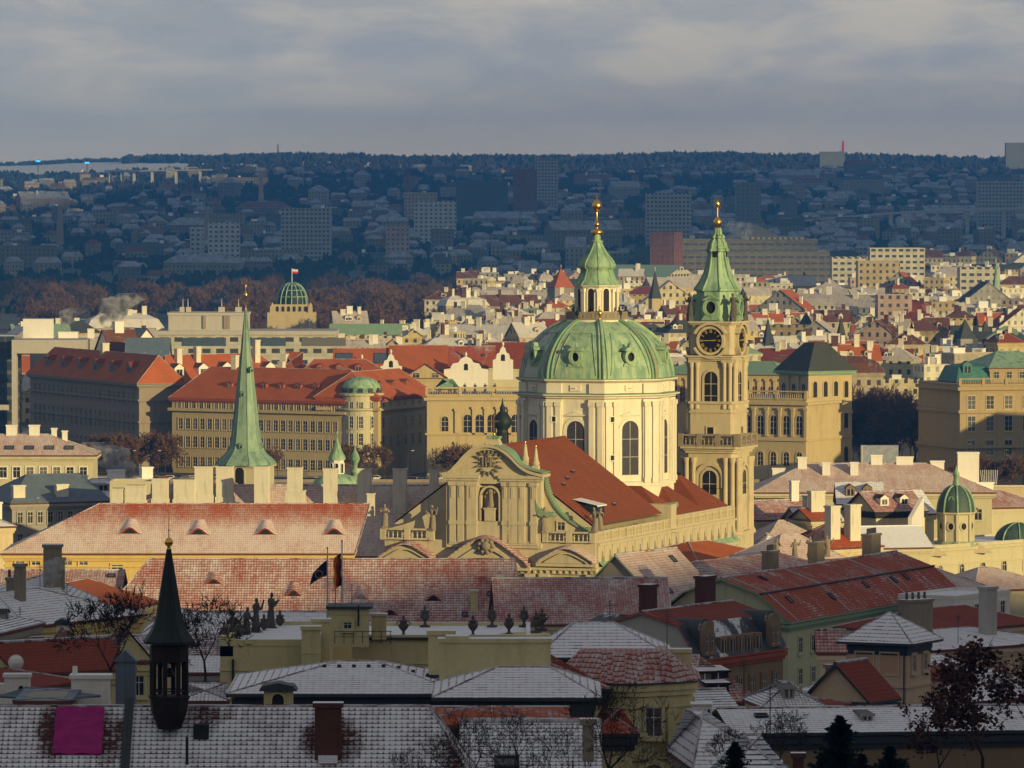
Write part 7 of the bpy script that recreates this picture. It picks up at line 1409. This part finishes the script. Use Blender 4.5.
q = thing('billboard','pale billboard on a post in front of the dark park trees','billboard',tuple(at(880,470,1700))); b = MB(); b.box(-4.5,4.8,-.2,.2,1.5,6.5); b.build('panel','silver',q); b = MB(); b.tube((-4.8,0,-6),(-4.8,0,6.5),.35,.35,8); b.build('post','concrete',q)
# small rooftop clutter: aerials on the nearer roofs
AM = MB(); AM.tube((0,0,0),(0,0,3.0),.035,.025,5)
for k in range(5): AM.tube((-.45+.06*k,0,2.2+.17*k),(.45-.06*k,0,2.2+.17*k),.014,.014,4)
AM.tube((0,-.5,2.6),(0,.5,2.6),.014,.014,4); AMM = AM.mesh('aerial',['iron'])
SPOT = [(67,612,575,'snowy yellow hipped roof'),(40,590,618,'smoking chimney roof'),(232,660,500,'bell turret side roof'),(610,640,440,'snow roof behind the curved yellow house'),(744,700,430,'left end of the long low snowy roof'),(667,650,440,'right end of the curved yellow house'),(812,540,960,'orange-dusted roofs right of the tower'),(787,520,1000,'small cream house by the tower'),(700,598,640,'party wall of the brown house'),(900,640,600,'roofs behind the square pavilion'),(958,640,640,'right corner chimneys'),(320,655,510,'corner chimney of the palace wing'),(20,640,520,'slate striped roof'),(118,690,330,'grey metal chimney'),(940,520,1000,'domed turret'),(770,740,330,'small hipped roof at the bottom')]
for i, (px, py, D, w) in enumerate(SPOT): o_ = link('aerial', AMM, None, tuple(at(px,py+4,D)), i*.7); tag(o_, 'thin television aerial beside the '+w,'aerial','television aerials')
# ------------------------------------------------------------ chimney smoke
def smoke(label, px, py, D, rx, rz_, dens, lean):
    p = at(px,py,D); b = MB(); n = 14; k = 8; v = []
    for j in range(k+1):
        t = j/k; rr = rx*(.12+.88*t**.8)*(1 if j < k else .5)*(1+.12*sin(j*2.1))
        for i in range(n): a = 2*pi*i/n; v.append((lean*t*t+rr*cos(a)*(1+.12*sin(3*a+j)), rr*sin(a)*.8, rz_*t))
    b.add(v,[(j*n+i,j*n+(i+1)%n,(j+1)*n+(i+1)%n,(j+1)*n+i) for j in range(k) for i in range(n)],0,True); b.add(v[:n],[tuple(range(n-1,-1,-1))],0); b.add(v[-n:],[tuple(range(n))],0)
    m = bpy.data.materials.new('smokem'); m.use_nodes = True; nt = m.node_tree; nt.nodes.clear(); o = N(nt,'ShaderNodeOutputMaterial'); pv = N(nt,'ShaderNodeVolumePrincipled'); tc = N(nt,'ShaderNodeTexCoord')
    nz = noise(nt, tc.outputs['Object'], 2.6/rx, 5, .6); g = N(nt,'ShaderNodeTexCoord'); sp = N(nt,'ShaderNodeSeparateXYZ'); nt.links.new(g.outputs['Generated'], sp.inputs[0]); fall = mth(nt,'SUBTRACT',1.0,mth(nt,'MULTIPLY',sp.outputs[2],.8))
    nt.links.new(mth(nt,'MULTIPLY',mth(nt,'MULTIPLY',ramp01(nt, nz, .44, .66), dens*4), fall), pv.inputs['Density']); pv.inputs['Color'].default_value = (.85,.87,.9,1); nt.links.new(pv.outputs[0], o.inputs['Volume'])
    M_['smokem'] = m; tag(b.build('smoke','smokem',None,tuple(p)),label,'smoke',None,'stuff')
smoke('white smoke plume drifting up behind the orange roofs at the left',108,336,1990,7,13,.5,6); smoke('faint smoke puff over the left modern block',66,334,2000,4,8,.4,2); smoke('grey smoke drifting above the roofs beside the yellow palace',128,488,1290,5.5,9,.35,-7); smoke('small smoke wisp at the left foreground chimney',49,592,605,1.5,3.2,1.0,1.0); smoke('white steam puff on the dark office complex roof',744,240,4270,13,12,.12,-5); smoke('thin steam before the palace roof beside the rooftop box',370,618,560,2.8,3.4,.3,-3)
